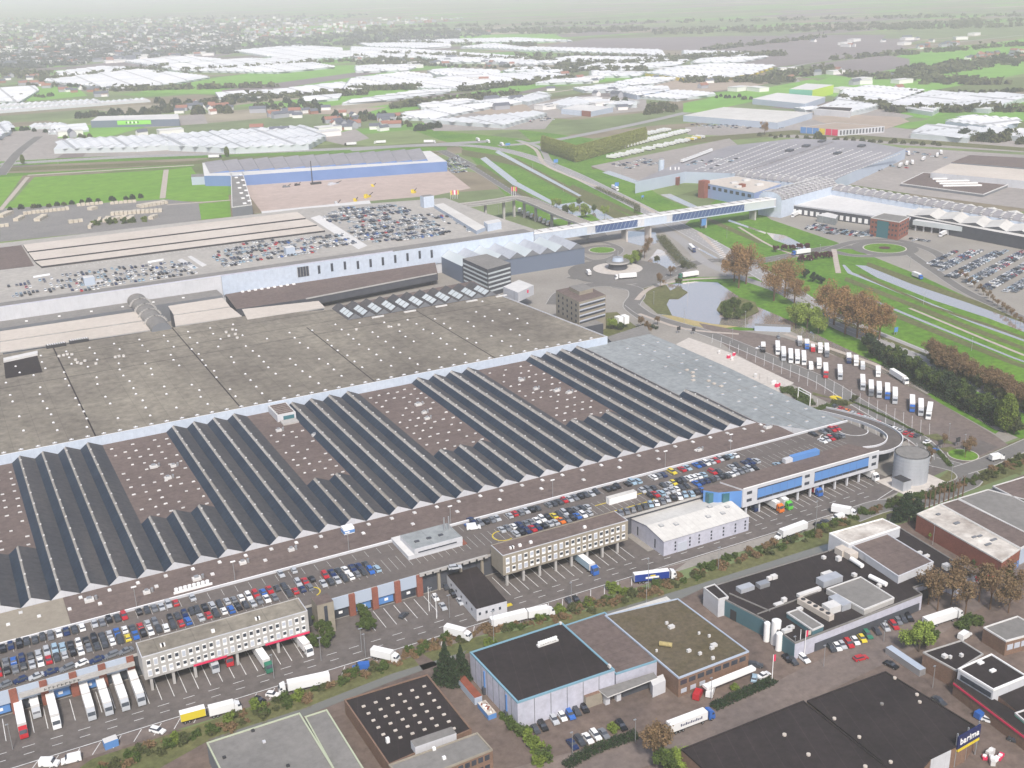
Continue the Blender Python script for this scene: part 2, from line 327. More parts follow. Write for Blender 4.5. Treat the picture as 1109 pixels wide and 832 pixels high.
# water
S('pond', [[(694,318),(700,306),(724,308),(752,305),(777,306),(810,328),(850,345),(900,370),(960,398),(1000,425),(985,424),(930,396),(880,372),(856,358),(820,356),(770,352),(735,346),(712,340),(722,330)]], 'water', .04)
S('canal', [[(926,287),(940,288),(988,308),(1048,328),(1120,354),(1120,364),(1071,345),(1010,325),(950,301)],
            [(912,287),(915,287),(923,295),(960,309.5),(1017,332),(1059,349),(1120,372),(1120,374),(1056,351),(1012,333.5),(952,309),(918,296)],
            [(830,252),(850,255),(880,270),(872,272),(838,260)], [(930,318),(983,340),(1097,386.5),(1120,395),(1120,396.6),(1096,388),(981,341.6),(929,319.6)], [(745,262),(800,292),(798,293),(743,263)], [(790,238),(830,252),(829,253.5),(788,239.5)],
            [(676,250),(710,252),(715,262),(700,268),(678,262)], [(700,285),(712,270),(735,275),(750,286),(742,290),(702,291)],
            [(588,224),(630,218),(660,228),(672,238),(652,240),(640,232),(600,238)],
            [(380,140),(380,140),(382,141)] ,
            [(652,187),(660,185),(712,203),(708,206)], [(715,211),(726,210),(758,225),(750,226)],
            [(555,200),(560,197),(606,222),(598,222)], [(520,172),(526,170),(560,196),(556,201)], [(540,163),(630,212),(627,213),(536,165)]], 'water', .05)
S('ditch', [[(225,801),(330,767),(424,730),(500,707),(506,704),(500,711),(425,738),(332,775),(240,805)],
            [(640,668),(760,632),(870,597),(900,588),(897,596),(762,637),(735,650),(655,668)],
            [(1000,556),(1120,512),(1120,522),(1020,556)],
            [(876,371),(884,369),(930,392),(985,418),(1010,430),(1000,430),(930,398)]], 'water_murky', .05)
S('pond_island', [[(776,336),(781,327),(800,322),(818,328),(822,338),(805,346),(785,345)], [(722,317),(735,311),(745,317),(735,324),(722,324)]], 'grass_rough', .3)
S('reed_bank', [[(728,342),(750,347),(772,351),(800,354),(770,357),(735,349),(715,341)]], 'reed', .06)
S('pond_bank', [[(694,318),(700,307),(722,309),(728,318),(722,330),(728,342),(712,340),(698,328)]], 'grass_rough', .064)
# roads
def road(name, lists, k, z):
    mb = MB()
    for i, (P, w) in enumerate(lists):
        ribbon(mb, smooth(pts(P)), w, z+i*.004, k)
        if name == 'road': [ribbon(mb, smooth(pts(P)), .5, z+i*.004+.002, 'concrete', off=s_*(w/2-.2)) for s_ in (-1, 1)]
    return struct(name, mb)
road('highway', [
  ([(0,178),(120,171),(250,166),(380,161),(480,156),(530,153)], 22),
  ([(380,163),(450,158),(510,158),(560,166),(610,184),(660,208),(700,228),(740,248),(790,276),(850,312),(900,343),(960,369),(1030,398),(1120,440)], 17),
  ([(700,236),(740,262),(762,283),(800,300),(850,318),(900,350),(950,372),(1020,402),(1120,448)], 9),
  ([(540,158),(600,152),(700,132),(760,118),(850,97),(880,90)], 16), ([(870,94),(856,80),(860,72),(920,62),(1000,50),(1109,38)], 11),
  ([(560,152),(585,160),(596,176),(620,190)], 8),
], 'highway', .085)
road('road', [
  ([(478,163),(520,185),(560,210),(575,216),(610,232),(640,246),(650,256)], 14),
  ([(650,300),(680,312),(720,300),(750,286),(780,282),(800,286),(850,278),(880,272),(905,268),(930,268)], 13),
  ([(618,302),(640,296),(660,302),(690,300),(700,292),(690,284)], 10),
  ([(600,330),(612,316),(650,308),(684,312),(690,320),(684,332),(700,345)], 12),
  ([(684,330),(702,342),(735,352),(766,361),(800,374),(850,395),(892,413),(930,437),(968,459),(1000,480),(1022,506)], 10),
  ([(895,272),(925,262),(970,260),(1010,272),(1022,282)], 9), ([(985,275),(960,277),(925,277),(900,272)], 8),
  ([(985,275),(1010,292),(1050,318),(1120,350)], 8),
  ([(1010,500),(1040,508),(1050,520),(1030,530),(990,545),(955,548),(920,560)], 11), ([(1040,510),(1070,500),(1120,478)], 9),
  ([(0,190),(20,165),(42,148)], 14),
  ([(620,265),(650,262),(672,270),(660,280),(640,282),(625,275)], 6),
], 'road_grey', .085)
road('estate_street', [([(500,868),(600,838),(720,806),(812,772),(900,728),(990,684),(1060,640),(1120,610)], 13.5)], 'paving', .095)
road('path', [([(560,152),(580,162),(590,178),(620,192),(680,216),(712,232)], 5), ([(690,325),(705,312),(745,303),(800,301)], 4), ([(757,252),(790,282)], 4), ([(903,270),(908,296)], 4),
  ([(692,340),(740,356),(800,362)], 3), ([(850,362),(900,378),(960,400),(1020,430),(1083,466)], 3.5), ([(30,190),(210,179)], 7), ([(0,228),(30,192)], 5), ([(180,184),(176,215)], 6), ([(181,222),(250,217)], 5),
  ([(750,100),(880,82),(1000,66),(1109,52)], 8), ([(390,126),(470,112),(600,100),(700,84)], 9), ([(900,96),(960,80),(1010,70)], 8), ([(985,334),(1089,377),(1120,389)], 2.5), ([(800,246),(838,268),(880,282)], 2.5)], 'path', .1)
S('service_road', [[(-120,-79),(330,-79),(420,-66),(420,-54),(330,-65.5),(-120,-65.5)]], 'asphalt_dark', .09, True)
S('lay_by', [[(-60,-84),(215,-86),(230,-80),(215,-79),(-60,-79)]], 'paving', .09, True)
S('dock_yard', [[(-120,-65.5),(-120,-50),(222,-50),(222,-65.5)], [(265,-66),(268,-48),(350,-48),(352,-66)]], 'asphalt_dark', .088, True)
S('truck_park', [[(757,350),(768,362),(800,385),(880,428),(960,466),(1010,495),(1040,505),(1092,482),(1078,472),(1010,432),(960,406),(900,384),(850,366),(800,358)]], 'paving', .07)
S('yard_paving', [[(742,138),(880,128),(985,140),(1109,146),(1109,165),(985,158),(880,150),(745,146)], [(500,112),(640,104),(700,108),(700,120),(610,128),(500,128)], [(-20,146),(60,138),(100,148),(60,172),(-20,176)], [(455,130),(480,124),(600,128),(590,140),(470,142)], [(340,150),(385,140),(400,150),(372,157)], [(100,158),(260,158),(260,167),(90,170)], [(985,160),(1109,168),(1140,190),(1140,230),(1000,212),(900,197),(930,168)], [(640,180),(790,150),(800,158),(690,200)], [(860,118),(960,112),(990,126),(960,134),(870,134)], [(185,128),(220,122),(225,134),(190,136)]], 'yard', .06)
S('dark_verge', [[(742,150),(860,141),(1109,160),(1109,164),(860,146),(742,156)], [(0,182),(250,173),(484,164),(484,166),(250,176),(0,186)], [(640,180),(790,150),(790,152),(642,184)], [(395,128),(560,110),(700,92),(700,94),(560,113),(395,132)]], 'grass_rough', .075)
S('canal_verge', [[(916,300),(1010,337),(1056,355),(1120,380),(1120,384),(1054,359),(1008,341),(914,304)], [(940,284),(990,302),(1050,323),(1120,349),(1120,354),(1048,328),(988,308),(938,288)], [(932,296),(1010,331),(1071,351),(1120,369),(1120,371),(1068,353),(1008,333),(930,298)], [(850,312),(900,342),(960,366),(1030,394),(1030,397),(958,369),(898,345),(848,315)], [(620,200),(700,236),(698,240),(616,204)], [(500,162),(560,172),(700,246),(690,250),(560,180),(500,168)]], 'grass_rough', .079)
S('ditch_verge', [[(925,320),(980,343),(1095,390),(1120,399),(1120,403),(1093,394),(976,347),(922,323)], [(640,214),(700,243),(694,246),(634,217)], [(520,178),(590,222),(584,224),(514,180)], [(750,228),(800,250),(826,262),(822,264),(794,252),(746,230)]], 'grass_rough', .083)
# roundabout islands
def disc(px, py, rx, n=28, sq=1.0):
    c = at(px, py); return [(c.x+rx*math.cos(2*math.pi*i/n), c.y+rx*math.sin(2*math.pi*i/n)*sq) for i in range(n)]
S('roundabout', [disc(652,271,17), disc(958,269,26), disc(669,294,38)], 'road_grey', .145, True)
S('pavilion_island', [disc(669,291,19)], 'concrete_slab', .17, True)
S('roundabout_kerb', [disc(652,271,11), disc(958,269,17), disc(1043,493,7)], 'concrete_slab', .16, True)
S('roundabout_island', [disc(652,271,10.2), disc(958,269,16), disc(1043,493,6.5)], 'grass', .2, True)
S('traffic_island', [pts(p) for p in ([(1000,472),(1020,480),(1035,482),(1015,470)], [(1017,486),(1029,492),(1042,490),(1030,484)], [(1093,498),(1109,505),(1105,515),(1088,508)], [(905,430),(925,437),(912,441)], [(1000,492),(1006,495),(1000,498)], [(880,425),(906,433),(880,428)])], 'grass_rough', .2, True)
S('flower_bed', [disc(958,269,4.5)], 'crown_purple', .5, True)
# concrete aprons beside the sea green roof and white site
S('concrete_apron', [[(732,373),(746,366),(780,378),(795,384),(820,396),(860,415),(848,422),(838,432),(800,414),(760,392)]], 'concrete_slab', .11)
S('estate_forecourt', [[(430,690),(505,740),(560,785),(640,860),(520,860),(500,780)]], 'paving_brown', .05)
# painted markings
mk = MB()
def wl_(x0, y0, x1, y1, w=.22, k='line_white', z=.11, mb=None):
    (mb or mk).obox((x0+x1)/2, (y0+y1)/2, math.atan2(y1-y0, x1-x0), math.hypot(x1-x0, y1-y0), w, z-.003, z, k)
for x in range(-80, 330, 8):
    wl_(x, -69.8, x+3.6, -69.8); wl_(x, -73.6, x+3, -73.6)
wl_(-110, -78.4, 330, -78.4, .3); wl_(330, -78.4, 345, -74, .3)
for x in list(range(-40, 30, 4)) + list(range(108, 135, 4)): wl_(x, -64, x, -51.5)
for x0, x1 in ((30, 88), (160, 218), (268, 348)):
    x = x0
    while x < x1: wl_(x, -67, x+.001, -52); x += 3.9 if x0 < 200 else 3.6
for x in range(-44, 210, 6): wl_(x, -84, x+3.2, -79)
def road_line(P, off, dash=None, w=.25):
    Q = resample([Vector(p) for p in smooth(pts(P))], 3.0)
    for i in range(len(Q)-1):
        if dash and i % dash: continue
        a, b = Q[i], Q[i+1]; d = (b-a).normalized(); n = Vector((-d.y, d.x))*off
        wl_(a.x+n.x, a.y+n.y, b.x+n.x, b.y+n.y, w, z=.107)
for off in (-7.6, 0, 7.6): road_line([(450,158),(510,158),(560,166),(610,184),(660,208),(700,228),(740,248),(790,276),(850,312),(900,343),(960,369),(1030,398)], off, None if off else 2, .35)
for off in (-3.6, 3.6): road_line([(560,166),(610,184),(660,208),(700,228),(740,248),(790,276),(850,312),(900,343),(960,369)], off, 4, .3)
for off in (-9.6, 9.6, 0): road_line([(0,178),(120,171),(250,166),(380,161)], off, None, .5)
road_line([(735,352),(766,361),(800,374),(850,395),(892,413),(930,437),(968,459),(1000,480)], -4.8, None); road_line([(478,163),(520,185),(560,210)], 0, 4, .4)
road_line([(720,300),(750,286),(780,282),(800,286),(850,278),(880,272)], 0, 3, .3)
for i in range(9):
    a = at(770+i*1.2, 263+i*2.1); wl_(a.x, a.y, a.x+9, a.y+3, .8)
for i in range(26):
    a = at(772+i*9.4, 362+i*3.7+max(0, i-14)*.4); b = at(770+i*9.4+1, 372+i*4.2+max(0, i-14)*.4); wl_(a.x, a.y, b.x, b.y, .16)
for i in range(22):
    a = at(822+i*9.0, 404+i*4.0); b = at(823+i*9.0, 413+i*4.2); wl_(a.x, a.y, b.x, b.y, .16)
a = at(905,431); mk.cyl(a.x, a.y, .1, .112, 3.2, 20, 'line_yellow')
struct('road_markings', mk)
# ================================================================== THE FLOWER MARKET COMPLEX
def poly_px(l, z): return pts(l, z)
def win_row(mb, x0, x1, y, z0, z1, n, wfrac, k='window', proud=.05):
    """n window panes along x on a wall facing -y"""
    st = (x1-x0)/n
    for i in range(n):
        a = x0+st*(i+.5-wfrac/2); mb.box(a, a+st*wfrac, y-proud, y+.1, z0, z1, k)
# ---- sawtooth hall with its brown roof
t = thing('sawtooth_hall', 'long low auction hall under dark blue sawtooth roofs with white gable ends', 'hall', (100, 40, 0))
mb = MB(); mb.box(-140, 336, -21.6, 140, .02, 9, 'concrete', 'roof_brown'); mb.build('hall_block', t)
mb = MB(); mb.box(-140, 367, -22.2, -21.6, 8.9, 9.9, 'white_wall', 'white_paint'); mb.build('parapet', t)
full = [-7,-6,1,2,3,4,8,9,10,11,14,15,16,17,21,22,23,24,28,29,30,31]
short = {k: 45.0 for k in (-5,-4,-3,-2,-1,0,5,6,7,12,13,18,19,20,25,26,27)}; short[32] = 49
for i in sorted(full+list(short)):
    L = 139.8 if i in full else short[i]
    x0 = 10*i; xp = x0+3.86; x1 = x0+10; z0 = 9.01; zp = 11.9
    b = MB(); fs = .80-.12*min(1, max(0, i/30)); xs = x0+3.86*fs; zs = z0+(zp-z0)*fs
    b.face([(x0,0,z0),(x0,L,z0),(xs,L,zs),(xs,0,zs)][::-1], 'roof_glazing')
    b.face([(xs,0,zs),(xs,L,zs),(xp,L,zp),(xp,0,zp)][::-1], 'roof_strip')
    b.face([(xp,0,zp),(x1,0,z0),(x1,L,z0),(xp,L,zp)], 'roof_slate')
    b.face([(x0,-.05,z0),(x1,-.05,z0),(xp,-.05,zp+.12)], 'white_wall'); b.face([(x0,L,z0),(xp,L,zp),(x1,L,z0)], 'roof_slate')
    b.box(xp-.12, xp+.12, 0, L, zp-.02, zp+.1, 'roof_grey')
    v = b; y = 6+random.random()*4
    while y < L-4:
        v.box(xp-.42, xp+.2, y, y+.7, zp-.1, zp+.3, 'roof_pale'); y += random.choice((9,10,11,12))
    b.build('sawtooth_roof', t)
# roof lights
def lightbox(mb, x, y, z, lx=2.4, ly=1.1, h=.5, k='white_paint'): mb.box(x-lx/2, x+lx/2, y-ly/2, y+ly/2, z, z+h, k)
sk = []
def gap(i0, i1, y0, y1, pitch=5.0):
    xa, xb = 10*i0+1, 10*i1-1; n = int((xb-xa)/pitch)
    for a in range(n+1):
        y = y0
        while y < y1:
            if random.random() < .78: sk.append((xa+2+a*pitch+random.uniform(-.4,.4), y+random.uniform(-.8,.8), random.uniform(1.1,1.7), .5))
            y += 7.5+random.random()*1.2
gap(5, 8, 50, 136); gap(12, 14, 50, 112); gap(18, 21, 50, 136); gap(25, 28, 50, 136); gap(-1, 1, 50, 134)
for i in range(-3, 33):
    if random.random() < .92: sk.append((10*i+9.6, -3.6, 1.3, 1.6))
    if i % 2 == 0 or i < 3: sk.append((10*i+5, -9.5-random.random()*3, 1.3, 1.6))
near = sk[:]; random.shuffle(near)
for x, y, lx, ly in near[:96]:
    b = MB(); lightbox(b, x, y, 9, lx, ly, .4, 'roof_pale'); b.box(x-lx/2+.2, x+lx/2-.2, y-ly/2+.12, y+ly/2-.12, 9.4, 9.55, 'white_paint'); b.build('skylight', t)
b = MB()
for x, y, lx, ly in near[96:]: lightbox(b, x, y, 9, lx, ly, .45, 'roof_pale')
tag(b.build('skylight', t), kind='stuff')
for x, y in ((59,-12),(41,-12.5),(77,-9),(96,-8.5),(22,-7.5),(69,84),(74,96),(66,100),(141,97),(128,112),(198,96),(196,88),(200,108),(262,112),(262,96),(270,88),(274,82),(330,-8),(286,-13)):
    b = MB(); w = random.uniform(1.1, 1.8)
    b.box(x-w, x+w, y-w*.7, y+w*.7, 9, 10.0, 'roof_pale'); b.box(x-w*.5, x+w*.5, y-w*.35, y+w*.35, 10.0, 10.7, 'metal'); b.cyl(x+w+.8, y, 9, 10.6, .5, 8, 'metal'); b.build('roof_ventilator', t)
b = MB()
for i in range(8): b.cyl(50.5+i*1.6, -17.4, 9, 10.6, .7, 10, 'white_paint')
b.box(49.3, 63.2, -18.6, -18.3, 9, 9.9, 'white_paint'); b.build('ventilator_bank', t)
b = MB(); b.box(-30, 14, -21.4, -.4, 9.01, 9.2, 'glass_grey', 'tan_wall'); b.build('canopy_roof', t)
for x in (115, 158, 205, 262, 298, 36, 71):
    b = MB(); b.tube((x, -20.5, 9), (x, -20.5, 17), .12, 'metal'); b.box(x-.9, x+.9, -20.8, -20.2, 17, 17.3, 'white_paint'); b.build('lamp_mast', t)
b = MB(); b.box(118, 122.4, -7, -3.6, 9, 11.6, 'white_paint'); b.box(117.9, 122.5, -7.1, -3.5, 9.4, 10.6, 'blue_panel')
tag(b.build('roof_cabin', None, (120,-5,9)), 'small blue and white cabin standing on the brown roof before the gables', 'cabin')
t3 = thing('roof_house', 'white plant house with a slatted roof standing against the long white parapet', 'plant house', (136, 132, 9))
b = MB(); b.box(131, 140.5, 123.5, 139.4, 9.01, 12.6, 'white_wall', 'roof_pale'); [b.box(131.8, 139.7, 124.6+i*2.4, 125.8+i*2.4, 12.6, 13.0, 'roof_brown') for i in range(6)]; b.build('wall', t3)
b = MB(); b.box(134, 139.5, 123.3, 123.6, 9.3, 11.6, 'window_teal'); b.build('window', t3)
b = MB(); b.box(132, 140, 117.5, 123, 9.01, 9.8, 'concrete'); b.build('terrace', t3)
# ---- parking deck along the south side
t = thing('parking_deck', 'roof level car park on brick piers above the loading docks', 'car park', (100, -36, 0))
b = MB(); b.box(-140, 367, -50, -22.2, 7.9, 8.98, 'concrete', 'deck'); b.build('deck_slab', t)
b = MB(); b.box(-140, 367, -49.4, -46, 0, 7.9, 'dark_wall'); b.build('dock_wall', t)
def dock(x0, x1, panel='greyblue_wall', step=9.15):
    n = max(1, round((x1-x0)/step)); st = (x1-x0)/n
    for i in range(n+1):
        x = x0+i*st; q = MB(); q.box(x-1.15, x+1.15, -50.9, -49.3, .02, 8.7, 'brick'); q.build('brick_pier', t)
    for i in range(n):
        a = x0+i*st+1.15; c = a+st-2.3
        q = MB(); q.box(a, c, -50.45, -49.5, 4.2, 8.9, panel); p = q.build('dock_panel', t)
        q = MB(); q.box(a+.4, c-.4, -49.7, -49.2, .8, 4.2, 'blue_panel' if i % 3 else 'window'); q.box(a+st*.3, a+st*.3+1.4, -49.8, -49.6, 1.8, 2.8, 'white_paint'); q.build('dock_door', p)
dock(-61, 28); dock(96, 131)
mk = MB()
for x in range(-60, 350, 5):
    wl_(x/1.0, -28.4, x, -23.4, .1, 'roof_pale', z=9.0, mb=mk)
for x in range(-60, 350, 3):
    if not (55 < 0): wl_(x, -43, x, -33, .1, 'roof_pale', z=9.0, mb=mk)
pass
mk.build('bay_marking', t)
def ring(mb, x, y, r, z, k, a0=0, a1=360, w=.45, n=24):
    for i in range(n):
        a = R(a0+(a1-a0)*i/n); c = R(a0+(a1-a0)*(i+1)/n)
        mb.face([(x+(r-w)*math.cos(a),y+(r-w)*math.sin(a),z),(x+r*math.cos(a),y+r*math.sin(a),z),(x+r*math.cos(c),y+r*math.sin(c),z),(x+(r-w)*math.cos(c),y+(r-w)*math.sin(c),z)], k)
b = MB(); ring(b, 171.5, -39.5, 4.3, 9.02, 'line_yellow', 60, 300); ring(b, 92.5, -42, 3.6, 9.02, 'line_yellow', -70, 80)
for (a0, b0, a1, b1) in ((216,-36,240,-36),(240,-36,240,-44),(240,-44,218,-44)): wl_(a0, b0, a1, b1, .45, 'line_yellow', 9.02, b)
b.build('yellow_marking', t)
b = MB(); b.box(131, 159, -51.4, -50.6, 8.4, 9.6, 'concrete'); b.build('bridge_parapet', t)
for i in range(9):
    q = MB(); q.cyl(133+i*3, -51.9, 8.7, 9.3, .35, 8, 'rubber'); q.build('tyre_fender', t)
for x in (131, 139, 148, 157): q = MB(); q.box(x-.5, x+.5, -50.4, -49.4, 0, 7.9, 'tan_wall'); q.build('pillar', t)
q = MB(); q.box(-6, 29, -53.5, -52.9, 6.7, 8.0, 'concrete'); q.box(-6, 29, -52.9, -50.5, 6.7, 6.9, 'concrete'); sg = q.build('dock_canopy', t)
q = MB()
for i in range(9): q.obox(1.4+i*1.25, -53.54, 0, .22, .06, 6.95, 7.8, 'steel_dark'); q.obox(1.8+i*1.25, -53.54, 0, .6, .06, 7.3+.3*(i%2), 7.45+.3*(i%2), 'steel_dark')
q.build('lettering', sg)
# ---- low office with stairs at the end of docks
t = thing('stair_tower', 'brown concrete stair tower beside the brick docks', 'tower', (93, -53, 0)); b = MB(); b.box(90, 96, -57, -50.6, 0, 12, 'tan_wall', 'roof_brown'); b.build('tower_wall', t)
for y in (-57.1,): q = MB(); q.box(92.4, 93.6, y, y+.1, 2, 11, 'window'); q.build('window', t)
# ---- three buildings bridging the docks
def bridge_block(x0, x1, y0, y1, label, wall, n, red=None, roofk='roof_brown', ncol=None):
    t = thing('dock_office', label, 'office building', ((x0+x1)/2, (y0+y1)/2, 0))
    b = MB(); b.box(x0, x1, y0, y1, 5, 13.3, wall, roofk)
    b.box(x0, x1, y0, y0+.25, 13.3, 13.55, 'white_wall'); b.box(x1-.25, x1, y0+.25, y1, 13.3, 13.55, 'white_wall'); b.box(x0, x0+.25, y0+.25, y1, 13.3, 13.55, 'white_wall'); b.box(x0+.25, x1-.25, y1-.25, y1, 13.3, 13.55, wall); b.build('wall', t)
    st = (x1-x0-1.5)/n
    for r_, (za, zb) in enumerate(((5.9, 8.4), (9.4, 12.1))):
        for i in range(n):
            x = x0+1.2+i*st; rnd = random.random()
            q = MB(); q.box(x, x+st*.6, y0-.06, y0+.1, za, zb, 'white_paint'); f = q.build('window', t)
            q = MB(); q.box(x+.12, x+st*.6-.12, y0-.1, y0, za+(.95 if rnd < .8 else .3), zb-.45, 'window' if rnd < .66 else 'window_pale'); f2 = q.build('pane', f)
    if red:
        b = MB()
        for a, c in red: b.box(a, c, y0-.1, y0-.02, 4.7, 5.5, 'trim_red')
        b.build('red_fascia', t)
    for i in range(int((x1-x0)/7)+1):
        q = MB(); q.box(x0+1.5+i*7, x0+2.4+i*7, y0+.6, y0+1.5, 0, 5, 'concrete'); q.build('pillar', t)
    for i in range(5):
        x = random.uniform(x0+4, x1-4); q = MB(); q.box(x, x+1.1, y0+3, y0+4, 13.3, 14.2, 'white_paint'); q.build('roof_ventilator', t)
    return t
bridge_block(30.5, 85.5, -60.8, -51, 'white windowed office block with a red edge spanning the lorry bays at lower left', 'greyblue_wall' if 0 else 'concrete', 24, [(46,57),(70,85.5)], 'roof_olive')
bridge_block(160.3, 215.5, -61, -51.4, 'beige office block with two rows of pale windows spanning the lorry bays in the middle', 'tan_wall', 21, None, 'roof_brown')
# right block: white with long blue bands
t = thing('dock_office', 'long white office block with blue window bands above the lorry bays on the right', 'office building', (310, -56, 0))
b = MB(); b.prism([(271.5,-62),(347,-62),(341,-49),(268,-51)], 4.9, 13.3, 'white_wall', 'roof_brown'); b.box(271.6,346.9,-62,-61.7,13.3,13.6,'white_paint'); b.build('wall', t)
for a, c in ((279,303),(310,341)):
    q = MB(); q.box(a, c, -62.1, -61.9, 7.6, 11.6, 'blue_panel'); q.box(a, c, -62.15, -61.9, 6.6, 7.5, 'window'); q.box(a, c, -62.14, -61.9, 11.6, 12.0, 'steel_dark')
    for i in range(int((c-a)/4)): q.box(a+4*i, a+4*i+.12, -62.17, -61.9, 6.6, 11.6, 'blue_wall')
    q.build('window_band', t)
for x in (273.5, 304.6, 343):
    for z in (7, 10.4): q = MB(); q.box(x, x+2.6, -62.1, -61.9, z, z+1.3, 'window'); q.build('window', t)
for i in range(11): q = MB(); q.box(274+i*7, 274.8+i*7, -61, -60.2, 0, 4.9, 'white_wall'); q.build('pillar', t)
for i in range(17):
    q = MB(); q.box(275+i*4.2, 275.6+i*4.2, -50.2, -50, 0, 1.3, 'line_yellow'); q.build('dock_buffer', t)
q = MB(); q.prism([(268,-60.2),(271.4,-61.5),(268,-51.2),(260,-50.6),(258,-53),(262,-58)], 4.9, 12.6, 'blue_panel', 'roof_brown'); w = q.build('blue_corner', t)
q = MB(); q.box(263.2, 266.4, -59.6, -58.6, 6, 12, 'window_teal'); q.box(258.4, 260.6, -56.4, -54, 6, 12, 'window_teal'); q.build('window', w)
# blue cabin on its roof
t = thing('roof_plant', 'blue panelled plant box on the roof edge of the blue banded block', 'plant box', (314, -50.5, 8.98)); b = MB(); b.box(307, 322, -51.6, -49, 8.99+4.32, 15.6, 'blue_panel'); b.box(303, 307, -51.4, -49.2, 13.31, 15.2, 'white_wall'); b.build('casing', t)
# ---- white shed
t = thing('white_shed', 'grey walled shed under a shallow white gabled roof between the lorry bays', 'shed', (247, -60, 0))
b = MB(); b.prism([(225,-71.8),(266.8,-71.8),(266.8,-48.9),(225,-48.9)], .02, 6.6, 'lilac_wall'); b.face([(225,-71.8,6.6),(225,-48.9,6.6),(225,-60.3,8.3)][::-1], 'lilac_wall'); b.face([(266.8,-71.8,6.6),(266.8,-48.9,6.6),(266.8,-60.3,8.3)], 'lilac_wall'); b.build('wall', t)
b = MB(); b.face([(224.7,-72.2,6.62),(267.1,-72.2,6.62),(267.1,-60.3,8.42),(224.7,-60.3,8.42)], 'roof_white'); b.face([(224.7,-60.3,8.42),(267.1,-60.3,8.42),(267.1,-48.5,6.62),(224.7,-48.5,6.62)], 'roof_white'); rf = b.build('roof', t)
for x, y in ((230,-62.8),(236,-64.5),(251,-65.5),(256,-60),(258,-66),(262.5,-63)):
    q = MB(); z = 6.62+(y+72.2)/11.9*1.8; q.box(x-.9, x+.9, y-.9, y+.9, z-.2, z+.35, 'metal'); q.box(x-.6, x+.6, y-.6, y+.6, z+.35, z+.42, 'roof_white'); q.build('skylight', rf)
for x in (230.5, 237.5, 242, 248, 254, 260, 265):
    for z in (1.2, 2.7, 4.2): q = MB(); q.box(x-.35, x+.35, -71.9, -71.7, z, z+.9, 'window'); q.build('window', t)
q = MB(); q.box(231.5, 236, -71.95, -71.7, .02, 4, 'window_pale'); q.build('door', t)
for y in (-54, -66): q = MB(); q.box(224.9, 225.1, y-.35, y+.35, 1.2, 5, 'window'); q.build('window', t)
# ---- low white office by the docks, and the white plant building on the deck
t = thing('gate_office', 'low cream office with a flat green-black roof and a yellow kerb', 'office', (148, -60, 0))
P = pts([(479,617),(516,660),(549,651),(510,606)], 5)
b = MB(); b.prism(P, .02, 5, 'white_wall', 'roof_black'); b.build('wall', t)
e = [Vector(P[1]), Vector(P[2])]
for i in range(4): c = e[0].lerp(e[1], .1+.22*i); q = MB(); q.obox(c.x, c.y-.02, 0, .8, .3, 2.4, 3.4, 'window'); q.build('window', t)
e = [Vector(P[0]), Vector(P[1])]
for i in range(6): c = e[0].lerp(e[1], .12+.15*i); q = MB(); q.obox(c.x, c.y, math.pi/2, .8, .25, 2.4, 3.3, 'window'); q.build('window', t)
b = MB(); c = pts([(518,664),(551,655)]); b.obox((c[0][0]+c[1][0])/2, c[0][1]-.7, math.atan2(c[1][1]-c[0][1], c[1][0]-c[0][0]), 14, 1.6, .02, .3, 'line_yellow'); b.build('kerb', t)
t = thing('boiler_house', 'white plant house with a green-grey roof standing on the parking deck', 'plant house', (144, -31, 8.98))
b = MB(); b.box(132, 154.5, -38.6, -21.4, 8.99, 10.6, 'white_wall', 'roof_pale'); b.box(134.5, 154.5, -38.8, -25, 10.6, 12.6, 'white_wall', 'roof_seagreen'); b.box(134.6,154.4,-38.8,-38.5,12.6,12.9,'white_wall'); b.build('wall', t)
for x, y in ((138,-33),(143,-33),(148,-33)): q = MB(); q.box(x-.9, x+.9, y-.6, y+.6, 12.6, 13, 'dark_wall'); q.build('skylight', t)
for x in (151, 153): q = MB(); q.cyl(x, -30, 12.6, 18, .3, 8, 'metal'); q.build('chimney', t)
q = MB(); q.box(136, 152, -38.9, -38.7, 11, 11.5, 'window'); q.build('window', t)
q = MB(); q.box(154.6, 156.4, -38.5, -22.5, 8.99, 9.6, 'brick'); q.build('brick_ramp', t)
# ---- tank
c = at(985, 519); t = thing('water_tank', 'large round galvanised water tank beside the exit road', 'tank', (c.x, c.y, 0))
b = MB(); b.cyl(c.x, c.y, .02, 12.6, 7.4, 40, 'galvanised', 'roof_grey'); b.build('tank_shell', t)
b = MB(); ring(b, c.x, c.y, 7.55, 12.9, 'metal', 0, 360, .5, 40); [ring(b, c.x, c.y, 7.52, 1.6*i+1.5, 'metal', 0, 360, .3, 40) for i in range(7)]; b.cyl(c.x, c.y, 12.6, 12.9, 7.45, 40, 'metal', 'roof_grey'); b.build('rim', t)
b = MB(); b.box(c.x-12.5, c.x-7.6, c.y-8, c.y-1.5, .02, 4.6, 'galvanised', 'steel_dark'); b.build('pump_box', t)
b = MB(); b.box(c.x-14, c.x+11, c.y-12, c.y+6, .1, .2, 'concrete_slab'); b.build('plinth', t)
